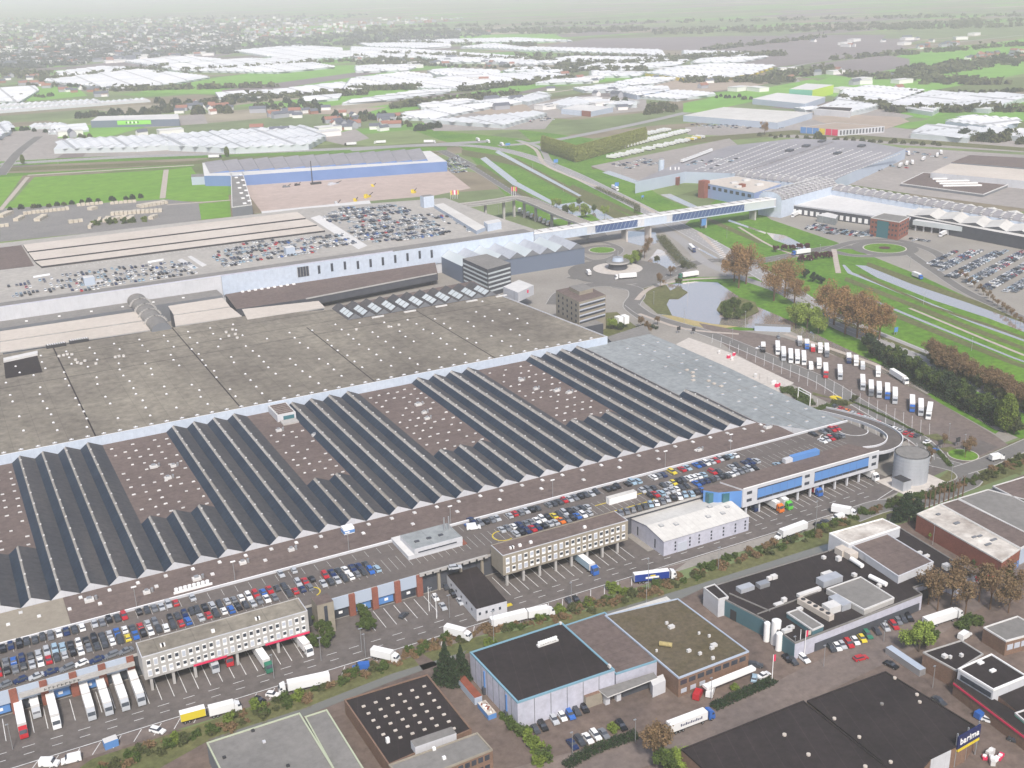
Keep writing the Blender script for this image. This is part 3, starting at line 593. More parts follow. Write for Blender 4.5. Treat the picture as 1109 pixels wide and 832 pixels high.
# ---- sea green roof hall east of the sawtooth
t = thing('seagreen_hall', 'low hall with a pale sea-green flat roof east of the sawtooth roofs', 'hall', (350, 60, 0))
P = [(336.2,-21.5),(336.2,140),(343,143),(367.5,143),(381,110),(381,100),(367,-21.5)]
P = [(326.5,-2.5)]+[(336.2,-2.5)][:0]+[(336.2,62.4)][:0]+[(336.2,140)]+pts([(700,365),(705,362),(760,385),(830,416),(914,458)], 9)+[(352,-21.5),(340,-21.5)]
P = [(345,-21.4),(330.4,-.6),(330.4,49.2),(320.3,49.2),(320.3,139.7),(336,142)]+pts([(704,362),(740,377),(790,399),(850,428),(914,457)], 9)
b = MB(); b.prism(P, .02, 9.15, 'white_wall', 'roof_seagreen'); b.build('hall_block', t)
b = MB()
for (a0, b0, a1, b1) in ((345,-20,345,141),(355,-20,356,141),(337,40,369,40),(337,88,370,92)): wl_(a0, b0, a1, b1, .35, 'roof_grey', 9.17, b)
b.build('roof_seam', t)
for i in range(12):
    for j in range(3):
        x = 340+j*10.5+random.uniform(-.5,.5); y = -12+i*12.6
        q = MB(); q.box(x-.9, x+.9, y-.5, y+.5, 9.16, 9.5, 'greyblue_wall', 'roof_cream'); q.build('skylight', t)
for i in range(7): q = MB(); x = 339+random.random()*8; y = 48+i*5; q.box(x-.9, x+.9, y-.7, y+.7, 9.16, 9.8, 'roof_cream'); q.build('roof_ventilator', t)
# ---- deck end: helix ramp
t = thing('deck_ramp', 'curved car ramp with white edges climbing to the parking deck', 'ramp', (366, -40, 0))
RP = [(at(x, y, z).x, at(x, y, z).y, z) for x, y, z in ((890,444,5),(902,446.5,5.8),(916,450,6.6),(930,454,7.3),(945,459,8),(960,466,8.6),(969,474,9.0),(966,482,9.02),(954,487,9.03),(938,489,9.04))]
RP = smooth(RP, 6); b = MB(); ribbon(b, RP, 6.5, 9, 'asphalt_dark', thick=.6); b.build('ramp_deck', t)
for off in (-3.4, 3.4):
    L, Q = ribbon_pts(RP, .35, off); b = MB()
    for i in range(len(RP)-1):
        za, zb = RP[i][2], RP[i+1][2]; cs = [(Q[i], za), (Q[i+1], zb), (L[i+1], zb), (L[i], za)]
        b.face([(p.x, p.y, z+.9) for p, z in cs], 'white_paint'); b.face([(Q[i].x,Q[i].y,za-.5),(Q[i+1].x,Q[i+1].y,zb-.5),(Q[i+1].x,Q[i+1].y,zb+.9),(Q[i].x,Q[i].y,za+.9)], 'white_wall'); b.face([(L[i].x,L[i].y,za-.5),(L[i+1].x,L[i+1].y,zb-.5),(L[i+1].x,L[i+1].y,zb+.9),(L[i].x,L[i].y,za+.9)][::-1], 'white_wall')
    b.build('ramp_edge', t)
for x, y, zz in [RP[12], RP[20], RP[28], RP[36]]: q = MB(); q.box(x-.5, x+.5, y-.5, y+.5, 0, zz-.6, 'concrete'); q.build('pillar', t)
b = MB(); ring(b, 362, -31, 7, 9.03, 'line_white', 150, 330, .5); ring(b, 347, -33, 5.5, 9.03, 'line_white', 0, 200, .5); b.build('arrow_marking', t)
# ---- big flat roofed hall behind the sawtooth
t = thing('flat_hall', 'huge hall under a flat olive-brown roof dotted with white roof domes', 'hall', (130, 220, 0))
b = MB(); b.prism([(-150,140.2),(335,140.2),(327,240),(324,257),(222,257),(222,285),(166,303),(-150,303)], .02, 13.2, 'paleblue_wall', 'roof_olive')
b.build('hall_block', t)
b = MB(); b.box(-150, 335, 140.0, 140.5, 9.0, 13.75, 'paleblue_wall', 'white_paint')
b.prism([(334.6,140.5),(335.1,140.5),(324.3,257),(323.8,257)], 13.2, 13.75, 'white_wall'); b.build('parapet', t)
b = MB()
for x in (48, 118, 190, 262): wl_(x, 141, x+.5, 303 if x < 166 else 257, .7, 'roof_black', 13.22, b)
for y, x1 in ((262, 222), (240, 326), (284,222)): wl_(-150, y, x1, y, .5, 'roof_black', 13.225, b)
b.build('roof_seam', t)
ds = []
for i in range(48): ds.append((-22+i*7.4, 143.5, 2.0, .9))
for i in range(25):
    for j in range(9):
        if random.random() < .75: ds.append((-40+i*14.5+random.uniform(-1,1), 156+j*11.5+(4 if i%2 else 0)+random.uniform(-1,1), 1.15, 1.15))
for i in range(14):
    for j in range(3): ds.append((-30+i*14+random.uniform(-1,1), 262+j*13, 1.15, 1.15))
ds = [d for d in ds if not (d[0] > 215 and d[1] > 250)]
nd = sorted(ds, key=lambda d: (d[1] > 143.6, d[1]))
for x, y, lx, ly in nd[:98]:
    q = MB(); q.box(x-lx/2, x+lx/2, y-ly/2, y+ly/2, 13.2, 13.6, 'white_wall'); q.cyl(x, y, 13.6, 13.9, ly*.45, 8, 'white_paint', r2=ly*.2); q.build('roof_dome', t)
b = MB()
for x, y, lx, ly in nd[98:]: b.box(x-lx/2, x+lx/2, y-ly/2, y+ly/2, 13.2, 13.6, 'white_wall'); b.cyl(x, y, 13.6, 13.9, ly*.45, 8, 'white_paint', r2=ly*.2)
tag(b.build('roof_dome', t), kind='stuff')
# skylight ridges on its back edge
for i in range(11):
    x = 222+i*9.6; y0, y1, z = 257.5, 288, 13.3; xa, xp_, xb = x-4.4, x+.6, x+5.0; zp = z+3.3
    q = MB(); q.face([(xa,y0,z),(xa,y1,z),(xp_,y1,zp),(xp_,y0,zp)][::-1], 'roof_slate'); q.face([(xp_,y0,zp),(xb,y0,z),(xb,y1,z),(xp_,y1,zp)], 'roof_slate'); q.face([(xa,y0,z),(xb,y0,z),(xp_,y0,zp)], 'grey_wall'); q.face([(xa,y1,z),(xb,y1,z),(xp_,y1,zp)][::-1], 'grey_wall'); rr = q.build('roof_monitor', t)
    q = MB(); f = lambda u, y, d=.12: (xa+(xp_-xa)*u-d*.5, y, z+(zp-z)*u+d)
    for a_, b_ in ((y0+2, y0+7.4), (y0+8, y0+13.4), (y0+14, y0+19)): q.face([f(.25,a_), f(.25,b_), f(.92,b_), f(.92,a_)][::-1], 'glass_grey')
    q.build('glazing', rr)
for i in range(5): q = MB(); x = 232+i*22; q.box(x, x+8, 252.5, 254, 13.21, 13.9, 'roof_pale'); q.build('roof_ventilator', t)
t = thing('low_annex', 'dark roofed annex with skylight ridges behind the flat olive roof', 'annex', (275, 280, 0)); b = MB(); b.prism([(222.2,257.2),(323.6,257.2),(326,300),(222.2,292)], .02, 13.1, 'grey_wall', 'roof_brown'); b.build('wall', t)
# dark pit at left, plant clusters
b = MB(); P = pts([(4,392),(40,384),(46,403),(6,410)], 13.3); b.prism(P, 13.21, 13.3, 'roof_black'); b.prism(pts([(4,390),(41,382),(41,385),(4,393)],13.3),13.3,14.6,'roof_pale'); b.build('roof_well', t2 := bpy.data.objects['flat_hall'])
for k, (x0, y0) in enumerate(((51, 376),(76, 371))):
    q = MB(); a = at(x0, y0, 14); q.obox(a.x+5, a.y, .02, 11, 2.6, 13.21, 15.2, 'steel_dark', 'dark_wall')
    for i in range(8): q.obox(a.x+.6+i*1.3, a.y, .02, .5, 2.8, 15.2, 15.4, 'white_paint')
    q.build('cooling_unit', t2)
for px, py in ((64,386),(69,385),(73,384),(78,384),(82,390),(88,394),(84,393),(92,391),(104,394),(125,387),(129,386),(134,386),(245,360),(252,357),(248,364),(255,362),(257,366),(432,352),(421,354),(386,357)):
    a = at(px, py, 13.5); q = MB(); q.cyl(a.x, a.y, 13.21, 14.2, .9, 10, 'roof_pale', 'roof_cream'); q.build('roof_ventilator', t2)
# ---- cream terraces in front of the white wall
for nm, lab, l in (('terrace', 'pale cream flat roof strip nearest the white wall', [(0,359),(160,335.5),(168,345),(0,369.7)]), ('terrace', 'pale cream flat roof strip beside the olive roof left of the grey vault', [(0,370.8),(168,346.3),(172,356),(0,381.5)]),
   ('terrace', 'short cream roof strip right of the grey vault below the white wall', [(182,331.5),(241,322.5),(249,332),(188,341)]), ('terrace', 'short cream roof strip beside the olive roof right of the grey vault', [(188,342),(250,333),(262,342.5),(190,353)]),
   ('terrace', 'narrow cream roof slab between the dark loading hall and the olive roof', [(262,335),(345,326),(352,333),(268,346)])):
    P = pts(l, 13.5); b = MB(); b.prism(P, 12.8, 13.55, 'concrete', 'roof_cream'); c = centroid(P); o = thing(nm, lab, 'roof', (c[0], c[1], 0)); b.build('roof_slab', o); b = MB(); b.prism([((x-c[0])*.97+c[0], (y-c[1])*.95+c[1]) for x, y in P], .02, 12.8, 'grey_wall'); b.build('wall', o)
t = thing('connecting_hall', 'grey roofed strip hall at the foot of the long white wall', 'hall', (60, 372, 0)); b = MB(); b.box(-150, 166, 364, 381.4, .02, 12.6, 'grey_wall', 'roof_grey'); b.build('wall', t)
for i in range(9): q = MB(); x = -20+i*20; q.box(x, x+1.6, 371, 372.4, 12.6, 13.1, 'white_paint'); q.build('skylight', t)
# barrel vault
c = at(163, 333, 14); t = thing('vaulted_walkway', 'grey barrel vaulted walkway running out from the white wall', 'walkway', (c.x, c.y, 0))
b = MB(); n = 14; x0 = at(150, 320, 16).x; r_ = 6.0; xm = at(165,345,14).x
for i in range(n):
    a, c2 = math.pi*i/n, math.pi*(i+1)/n
    for ya, yb in ((300, 384),): b.face([(xm-r_*math.cos(a), ya, 13.6+r_*.75*math.sin(a)),(xm-r_*math.cos(c2), ya, 13.6+r_*.75*math.sin(c2)),(xm-r_*math.cos(c2), yb, 13.6+r_*.75*math.sin(c2)),(xm-r_*math.cos(a), yb, 13.6+r_*.75*math.sin(a))][::-1], 'roof_grey')
b.face([(xm-r_*math.cos(math.pi*i/n), 300, 13.6+r_*.75*math.sin(math.pi*i/n)) for i in range(n+1)][::-1], 'grey_wall'); b.box(xm-r_, xm+r_, 300, 384, 8, 13.6, 'grey_wall'); b.build('vault', t)
for y in (318, 336, 350, 366): q = MB(); [q.obox(xm-(r_+.1)*math.cos(math.pi*(i+.5)/12), y, 0, 2.6, .5, 13.0+(r_*.76)*math.sin(math.pi*(i+.5)/12), 14.0+(r_*.76)*math.sin(math.pi*(i+.5)/12), 'concrete') for i in range(12)]; q.build('vault_rib', t)
# dark loading hall roof
P = pts([(244,319),(470,279),(474,296),(330,324),(256,335)], 9); c = centroid(P); t = thing('loading_hall', 'dark roofed loading hall along the foot of the white wall', 'hall', c)
b = MB(); b.prism(P, 3.8, 9, 'dark_wall', 'roof_brown'); b.build('roof_slab', t); b = MB(); b.prism([((x-c[0])*.95+c[0], (y-c[1])*.82+c[1]+3) for x, y in P], .02, 3.8, 'dark_wall'); b.build('wall', t)
for i in range(9): a = at(256+i*6.7, 311-i*1.1, 9); q = MB(); q.box(a.x-1, a.x+1, 376, 378, 9, 9.8, 'white_paint'); q.build('skylight', t)
b = MB(); q0 = pts([(330,324),(474,296)], 9); b.obox((q0[0][0]+q0[1][0])/2, (q0[0][1]+q0[1][1])/2, math.atan2(q0[1][1]-q0[0][1], q0[1][0]-q0[0][0]), 105, .8, 8.6, 9.4, 'concrete'); b.build('eaves', t)
# ---- long white hall with roof parking
t = thing('white_hall', 'immense hall with a blank white wall and a car park on its tan roof', 'hall', (150, 480, 0))
P = [(-150,382),(170,382),(170,380),(419,380)]+pts([(577,250),(560,247),(500,219),(480,213),(415,217),(306,228.5),(24,264.5)], 21)+[(-150,590)]
b = MB(); b.prism([(-150,382),(419,380),(426,391),(423,470),(424,556),(405,560),(300,585),(64,592),(-150,600)], .02, 21, 'white_wall', 'deck_tan'); b.build('hall_block', t)
b = MB(); b.box(-150, 170, 381.5, 382.4, 12, 21.6, 'white_wall'); b.box(170, 419, 379.4, 380.3, 8, 21.7, 'paleblue_wall'); b.box(-150, 419, 383, 396, 21.01, 21.15, 'roof_grey'); b.box(-150, 300, 382.5, 382.9, 21, 22, 'lilac_wall'); b.build('parapet', t)
def wallx(px, py, Y):
    d = FW*FPX + RT*(px-554.5) - UP*(py-416); p = CAMP + d*((Y-CY)/d.y); return p.x, p.z
for px, py in ((387.6,287),(401.3,285),(414.6,283),(428,280.5),(441.3,278.5),(454.5,276),(467.5,275),(345.5,292),(359.5,289.6),(373.5,287.6)):
    x, z = wallx(px, py, 379.4); q = MB(); q.box(x-.9, x+.9, 379.2, 379.5, z-3, z+3, 'window'); q.build('window', t)
for px, py, w in ((112.5,326,5), (328,294,4.2)):
    x, z = wallx(px, py, 380); q = MB(); q.box(x-w, x+w, 379.1 if px > 200 else 381.3, 382, z-3.6, z+3.6, 'window'); f = q.build('window', t)
    q = MB(); [q.box(x-w+w*2*i/4-.12, x-w+w*2*i/4+.12, (379.1 if px > 200 else 381.3)-.08, 382, z-3.6, z+3.6, 'concrete') for i in range(5)]; q.build('frame', f)
for l in ([(25,265),(322,229.5),(331,236),(30,272.5)], [(31,273.8),(332,237.4),(343,243.5),(37,281.8)], [(38,283.2),(344,244.8),(352,249.5),(45,288.5)]):
    q = MB(); q.prism(pts(l, 22.4), 21, 22.4, 'steel_dark', 'roof_cream'); q.build('roof_strip', t)
q = MB(); q.prism(pts([(-30,272),(23,265.5),(37,288),(-30,296)], 21.2), 21, 21.2, 'grey_wall', 'roof_brown'); q.build('roof_patch', t)
q = MB()
for l in ([(336,236),(346,233),(398,266),(388,270)], [(192,282),(197,280),(215,290),(209,292)], [(203,278),(207,277),(224,287),(219,289)]): q.prism(pts(l, 21.1), 21, 21.08, 'roof_pale')
for l in ([(160,283),(177,280),(177,282),(160,285)], [(36,299),(54,296),(54,298),(36,301)]): q.prism(pts(l, 21.1), 21, 21.07, 'white_paint')
for i in range(60):
    a = at(60+i*4.6, 291-i*.62, 21); q.obox(a.x, a.y, 1.57, 5, .25, 21, 21.03, 'roof_pale'); q.obox(a.x+2, a.y+16, 1.57, 5, .25, 21, 21.03, 'roof_pale'); q.obox(a.x+2, a.y+30, 1.57, 5, .25, 21, 21.03, 'roof_pale')
q.build('deck_marking', t)
for px, py, h in ((97,308,5.5), (314,276,6)):
    a = at(px, py, 21); q = MB(); q.box(a.x-3.5, a.x+3.5, a.y-3, a.y+3, 21, 21+h, 'greyblue_wall', 'roof_pale'); q.box(a.x+3.5, a.x+9, a.y-2, a.y+2, 21, 23.4, 'white_wall', 'roof_cream'); q.build('stair_house', t)
# end block, lift tower and white sloped roof at its east end
a = at(463, 224, 21); q = MB(); q.box(a.x-5, a.x+5, a.y-4, a.y+4, 21, 31, 'paleblue_wall', 'roof_grey'); q.cyl(a.x, a.y-4.1, 26, 28, .01, 6, 'window'); q.build('stair_house', t)
P = pts([(470,222),(480,220),(526,246),(516,250)], 24); q = MB(); q.prism(P, 21, 24, 'greyblue_wall', 'roof_white'); q.build('ramp_roof', t)
P = pts([(528,240),(545,238),(545,250),(527,252)][:0] or [(524,240),(540,237),(543,240),(528,243)], 27); q = MB(); q.prism(P, 21, 27, 'paleblue_wall', 'roof_pale'); q.build('stair_house', t)
# ---- pale sawtooth hall below its end
t = thing('zigzag_hall', 'hall with a silver zigzag roof below the end of the white wall', 'hall', (395, 350, 0))
b = MB(); b.box(338, 444, 343, 379, .02, 12.8, 'greyblue_dark'); b.build('wall', t)
for i in range(8):
    x0 = 338+i*13.2; x1 = x0+13.2; xp = x0+6.6; za, zb = 12.8, 17.2; q = MB()
    q.face([(x0,342.5,za),(x0,379,za),(xp,379,zb),(xp,342.5,zb)][::-1], 'galvanised' if i % 2 else 'glass_grey'); q.face([(xp,342.5,zb),(x1,342.5,za),(x1,379,za),(xp,379,zb)], 'glass_grey'); q.face([(x0,342.5,za),(x1,342.5,za),(xp,342.5,zb)], 'grey_wall')
    q.build('zigzag_roof', t)
# ---- black office
P = pts([(501,280),(528,292),(553,285),(527,275)], 20); c = centroid(P); t = thing('black_office', 'black banded office cube in front of the silver zigzag roof', 'office building', c)
b = MB(); b.prism(P, .02, 20, 'dark_wall', 'roof_grey'); b.build('wall', t)
def bands(t, P, edges, zs, h, k, inset=.04, name='window_band', f0=.02, f1=.98):
    cc = centroid(P)
    for e in edges:
        a, c_ = Vector(P[e]), Vector(P[(e+1) % len(P)]); d = (c_-a).normalized(); L = (c_-a).length; n_ = Vector((d.y, -d.x))
        if n_.dot((a+c_)/2-Vector(cc[:2])) < 0: n_ = -n_
        for z in zs:
            m_ = a.lerp(c_, (f0+f1)/2)+n_*inset; q = MB(); q.obox(m_.x, m_.y, math.atan2(d.y, d.x), L*(f1-f0), .2, z, z+h, k); q.build(name, t)
def panes(t, P, e, zs, h, n, frac, k='window', name='window', f0=.03, f1=.97, frame=None):
    cc = centroid(P); a, c_ = Vector(P[e]), Vector(P[(e+1) % len(P)]); d = (c_-a).normalized(); L = (c_-a).length*(f1-f0)/n; n_ = Vector((d.y, -d.x))
    if n_.dot((a+c_)/2-Vector(cc[:2])) < 0: n_ = -n_
    for z in zs:
        for i in range(n):
            m_ = a.lerp(c_, f0+(f1-f0)*(i+.5)/n)+n_*.03; q = MB(); q.obox(m_.x, m_.y, math.atan2(d.y, d.x), L*frac, .2, z, z+h, k); q.build(name, t)
bands(t, P, (0,1), (3.2, 6.4, 9.6, 12.8, 16), 1.2, 'glass_grey')
# ---- brown office
P = pts([(602,312),(627,325),(656,317),(632,305)], 24); c = centroid(P); t = thing('brown_office', 'tan office tower with four rows of windows by the roundabout', 'office building', c)
b = MB(); b.prism(P, .02, 22.5, 'tan_wall', 'roof_brown'); b.prism([((x-c[0])*.5+c[0]+2, (y-c[1])*.45+c[1]+3) for x, y in P], 22.5, 25, 'tan_wall', 'roof_grey'); b.build('wall', t)
bands(t, P, (1,), (9.6, 13.2, 16.8, 20.2), .8, 'window_pale'); bands(t, P, (1,), (8.4, 12, 15.6, 19), 1.1, 'window', .02)
panes(t, P, 0, (8.5, 12, 15.6, 19), 1.6, 5, .25); q = MB(); x, y = P[1]; q.box(x-8, x+14, y-6, y+4, .02, 8, 'dark_wall', 'roof_grey'); q.build('podium', t)
a = at(672, 345, 6); q = MB(); q.box(a.x-4, a.x-.5, a.y-4, a.y+1, 3, 8, 'white_paint'); q.box(a.x+.5, a.x+4, a.y-4, a.y+1, 3, 8, 'white_paint'); q.build('white_cabin', t)
P = pts([(657,364),(700,350),(704,361),(664,371)], 6); b = MB(); b.prism(P, .02, 5.4, 'grey_wall', 'roof_grey'); tag(b.build('low_roof', None, centroid(P)), 'low grey roofed link beside the tan office', 'building')
P = pts([(545,310.5),(562,303),(578,309),(561,317)], 14.6); t = thing('white_pavilion', 'small white pavilion with a red door behind the flat roof', 'building', centroid(P)); b = MB(); b.prism(P, 8, 14.6, 'white_wall', 'roof_pale'); b.build('wall', t); q = MB(); x, y = Vector(P[3]).lerp(Vector(P[2]), .6); q.obox(x, y-.2, 0, 1.2, .3, 11.4, 13.4, 'trim_red'); q.build('door', t)
# ---- round control building on the roundabout
c = at(669, 291); t = thing('round_pavilion', 'round grey pavilion on the traffic island', 'pavilion', (c.x, c.y, 0))
b = MB(); b.cyl(c.x, c.y, .2, 5, 7, 28, 'dark_wall'); b.build('wall', t); b = MB(); b.cyl(c.x, c.y, 5, 6.2, 9, 28, 'concrete', 'roof_grey'); b.build('roof', t); b = MB(); b.cyl(c.x, c.y, 6.2, 9, 4.5, 20, 'greyblue_wall', 'metal', r2=3.6); b.tube((c.x,c.y,9.5),(c.x,c.y,14),.3,'metal'); b.build('lantern', t)
# ---- the long enclosed bridge
t = thing('conveyor_bridge', 'long enclosed white and blue bridge crossing over the highway', 'bridge', (540, 395, 0))
b = MB(); b.box(420, 676, 391, 403, 10, 17.4, 'white_wall', 'roof_pale'); b.box(420, 676, 390.6, 391.2, 9.8, 10.6, 'paleblue_wall'); b.box(420, 676, 390.6, 391.2, 16.8, 17.8, 'white_paint'); b.build('gallery', t)
def band(xa, xb, k):
    q = MB(); q.face([(xa,390.9,10.7),(xb,390.9,10.7),(xb-(7 if k=='window' else 0),390.9,16.6),(xa-(7 if k=='window' else 0),390.9,16.6)], k); q.build('glazing', t)
for xa, xb, k in ((426,476,'paleblue_wall'),(484,526,'blue_dark'),(533,556,'paleblue_wall'),(562,640,'blue_dark'),(641,674,'glass_grey')):
    if k == 'blue_dark': defm('blue_dark', (.06,.10,.22), .35)
    band(xa, xb, k)
for xa, xb in ((480,530),(560,642)):
    q = MB(); [q.tube((x, 390.8, 10.7), (x+3, 390.8, 16.6), .12, 'greyblue_wall', 4) for x in range(xa, xb, 4)]; q.build('mullion', t)
for x in (430, 444, 517, 541, 600, 655): q = MB(); q.box(x-.8, x+.8, 393, 401, 0, 10, 'concrete'); q.build('pillar', t)
for i in range(26): q = MB(); q.box(424+i*9.8, 424.8+i*9.8, 392, 402, 17.4, 17.9, 'concrete'); q.build('roof_rib', t)
# viaduct behind
t = thing('access_viaduct', 'concrete road viaduct swinging down to the roof car park', 'viaduct', (500, 560, 0))
VP = [tuple(at(x, y, z))[:2]+(z,) for x, y, z in ((462,222,20),(500,222,20),(540,217,19),(560,214,18),(580,220,17),(610,233,15),(640,244,13))]
b = MB(); VP = smooth(VP, 5); ribbon(b, VP, 11, 18, 'asphalt', thick=1.6); [ribbon(b, [(p[0],p[1],p[2]+.7) for p in VP], .5, 18, 'concrete_slab', off=o_, thick=.9) for o_ in (-5.6,5.6)]; b.build('road_deck', t)
for p in VP[2::3]: q = MB(); q.box(p[0]-1, p[0]+1, p[1]-1, p[1]+1, 0, p[2]-1.5, 'concrete'); q.build('pillar', t)
# ================================================================== THE ESTATE SOUTH OF THE CANAL
def block(name, label, cat, P, z, wall, roof, trim=None, z0=.02, tw=.45, th=.3, part='wall'):
    """walls and roof from a roof outline (world xy), with a raised roof edge"""
    c = centroid(P); t = thing(name, label, cat, (c[0], c[1], 0)); b = MB(); b.prism(P, z0, z, wall, roof); b.build(part, t)
    if trim:
        e = MB(); n = len(P)
        for i in range(n):
            a, c_ = Vector(P[i]), Vector(P[(i+1) % n]); d = (c_-a).normalized(); L = (c_-a).length; nn = Vector((-d.y, d.x))
            if nn.dot(Vector(c[:2])-(a+c_)/2) < 0: nn = -nn
            m_ = (a+c_)/2+nn*(tw/2-.06); e.obox(m_.x, m_.y, math.atan2(d.y, d.x), L+(.1 if i % 2 else -.9), tw, z-.25, z+th, trim)
        e.build('roof_edge', t)
    return t
def px_box(t, name, px, py, z, lx, ly, h, k, top=None, ang=0):
    if name in ('roof_ventilator', 'roof_plant', 'roof_vent') and k == 'white_paint': k = 'roof_pale'; lx *= .85; ly *= .85
    a = at(px, py, z); q = MB(); q.obox(a.x, a.y, ang, lx, ly, z-.02, z+h, k, top); return q.build(name, t)
def ang_of(p0, p1, z=0):
    a, b_ = at(*p0, z), at(*p1, z); return math.atan2(b_.y-a.y, b_.x-a.x)
EA = ang_of((560,761.6), (665,726), 9)
# bottom left grey hall
t = block('grey_hall', 'large flat grey roofed hall with pale green edging at the bottom left', 'hall', pts([(223.8,805),(324.6,772.6),(376,856),(266,890)], 7), 7, 'grey_wall', 'roof_grey', 'trim_green')
for px, py in ((274,792),(286,804),(243,821),(312,830)): px_box(t, 'roof_vent', px, py, 7, .9, .9, .5, 'white_wall' if px == 286 else 'steel_dark')
t = block('side_hall', 'narrow pale ribbed roof hall joined to the large grey one', 'hall', pts([(329.9,776.8),(354,769),(412,862),(380,868)], 6), 6, 'white_wall', 'roof_seagreen' if 0 else 'roof_pale' if 0 else 'roof_grey', 'trim_green')
# skylight hall
t = block('skylight_hall', 'black flat roofed workshop with a grid of small white skylights', 'hall', pts([(372.8,758.5),(463,731),(510.7,790.5),(421,829)], 5), 5, 'brick_brown', 'roof_black', 'brick_brown')
c00, c10, c01 = (393.8,765.5), (459.5,743.9), (415.1,796.6)
for i in range(6):
    for j in range(7 if i == 5 else 6 if i > 0 else 5):
        x = c00[0]+(c10[0]-c00[0])*i/5+(c01[0]-c00[0])*j/4*1.0; y = c00[1]+(c10[1]-c00[1])*i/5+(c01[1]-c00[1])*j/4*.98
        o = px_box(t, 'skylight', x, y, 5, 1.1, .7, .35, 'roof_cream', ang=EA)
px_box(t, 'roof_fan', 420, 804, 5, 1, 1, 1.6, 'white_paint')
t = block('brick_office', 'brown brick office wing with a grey-green flat roof in front of the skylight workshop', 'office building', pts([(421,829),(517,794),(533.5,812.5),(440,850)], 7.2), 7.2, 'brick_brown', 'roof_grey', 'tan_wall')
P = pts([(421,829),(517,794),(533.5,812.5),(440,850)], 7.2); panes(t, P, 2, (1.2, 4.6), 1.7, 12, .7, 'window'); panes(t, P, 1, (4.6,), 1.5, 2, .5, 'window_pale')
px_box(t, 'roof_room', 470, 806, 5, 13, 3.4, 2.6, 'white_wall', 'roof_grey', EA)
for px, py in ((470,812),(481,822)): px_box(t, 'roof_fan', px, py, 7.2, .9, .9, .8, 'white_paint')
# big warehouse
P = pts([(508.8,707),(608.4,674.6),(665.6,725.8),(560.4,761.6)], 9.6)
t = block('warehouse', 'tall pale warehouse with a black roof edged in light blue', 'warehouse', P, 9.6, 'lilac_wall', 'roof_black', 'trim_blue', tw=.6)
for e, n in ((3, 8), (2, 6)):
    a, c_ = Vector(P[e]), Vector(P[(e+1) % 4])
    for i in range(1, n): m_ = a.lerp(c_, i/n); q = MB(); q.obox(m_.x, m_.y, 0, .18, .18, .05, 9.3, 'grey_wall'); q.build('panel_joint', t)
a, c_ = Vector(P[3]), Vector(P[0])
for f in (.22, .68): m_ = a.lerp(c_, f); q = MB(); q.obox(m_.x-.15, m_.y, 0, .3, .6, .05, 8.4, 'blue_panel'); q.obox(m_.x-.5, m_.y, 0, .8, 1.2, .05, 2.6, 'dark_wall'); q.build('rain_pipe', t)
q = MB()
for i in range(8): a = at(584+i*2.55, 700-i*.85, 9.6); q.cyl(a.x, a.y, 10.2, 11.2, .5, 8, 'white_paint'); q.obox(a.x, a.y, EA, 1.4, 1.4, 9.6, 10.2, 'roof_pale')
q.build('roof_fan_row', t); px_box(t, 'roof_vent', 607, 676, 9.6, .9, .9, .8, 'white_paint'); px_box(t, 'roof_vent', 660, 723, 9.6, .8, 1.4, 1, 'white_paint')
px_box(t, 'timber_porch', 641, 762, 0, 6, 3, 4.2, 'tan_wall', 'field_tan' and 'brick_brown', EA)
P = pts([(611,678),(655,663.5),(712,716),(667,730.5)], 6.6); t = block('warehouse_wing', 'lower brown roofed wing with light blue edge on the right of the pale warehouse', 'warehouse', P, 6.6, 'lilac_wall', 'roof_brown', 'trim_blue')
Q = pts([(649,750),(664,742),(700,728),(704,737),(664,752)], 4.6); q = MB(); q.prism(pts([(648,747),(708,728),(712,734),(658,755)], 4.6), 4.2, 4.6, 'roof_pale', 'roof_grey'); q.build('canopy', t)
for px, py in ((657,762),(669,758),(706,745)): px_box(t, 'canopy_leg', px, py, 0, 1.6, 1.4, 4.2, 'white_wall', ang=EA)
px_box(t, 'dock_recess', 688, 748, 0, 11, 2, 3.8, 'dark_wall', ang=EA)
t = block('dock_house', 'small white dock house with an orange door beside the brick hall', 'dock house', pts([(704,736),(718,730),(721,737),(707,743)], 4.4), 4.4, 'white_wall', 'roof_pale'); px_box(t, 'door', 713.5, 751.5, 0, 2.6, .8, 2.8, 'field_tan' and 'line_yellow', ang=EA)
# mossy roof hall
P = pts([(655,667),(734,648.8),(811,706),(735,735)], 7); t = block('mossy_hall', 'brick hall with a brown mossy flat roof left of the black factory', 'hall', P, 7, 'brick_brown', 'roof_moss', 'greyblue_wall')
panes(t, P, 2, (4.3,), 1.6, 8, .72, 'window', f0=.03, f1=.99); panes(t, P, 2, (1.2,), 1.5, 3, .6, 'window_pale', f0=.6, f1=.99)
a = ang_of((768,738),(813,720),3); px_box(t, 'canopy', 790, 735, 3, 20, 2.2, .9, 'white_paint', ang=a)
for px, py, w in ((727,680,2.4),(746,706,1.6),(758,709,1.3),(773,700,2.4),(771,703,1.6),(772,714,1.3),(722,676,1.2),(768,690,1),(757,687,.9),(711,706,.8)): px_box(t, 'roof_ventilator', px, py, 7, w, w*.7, .9, 'white_paint')
q = MB(); a = at(714,697,7.8); q.tube((a.x,a.y,7.9),(a.x+3,a.y-3,7.9),.8,'reed',10); q.build('roof_duct', t)
t = block('lean_to', 'long yellow-white lean-to roof along the canal side of the mossy hall', 'shed', pts([(652,667),(722,646),(727,650),(656,671)], 3.2), 3.2, 'reed', 'roof_white')
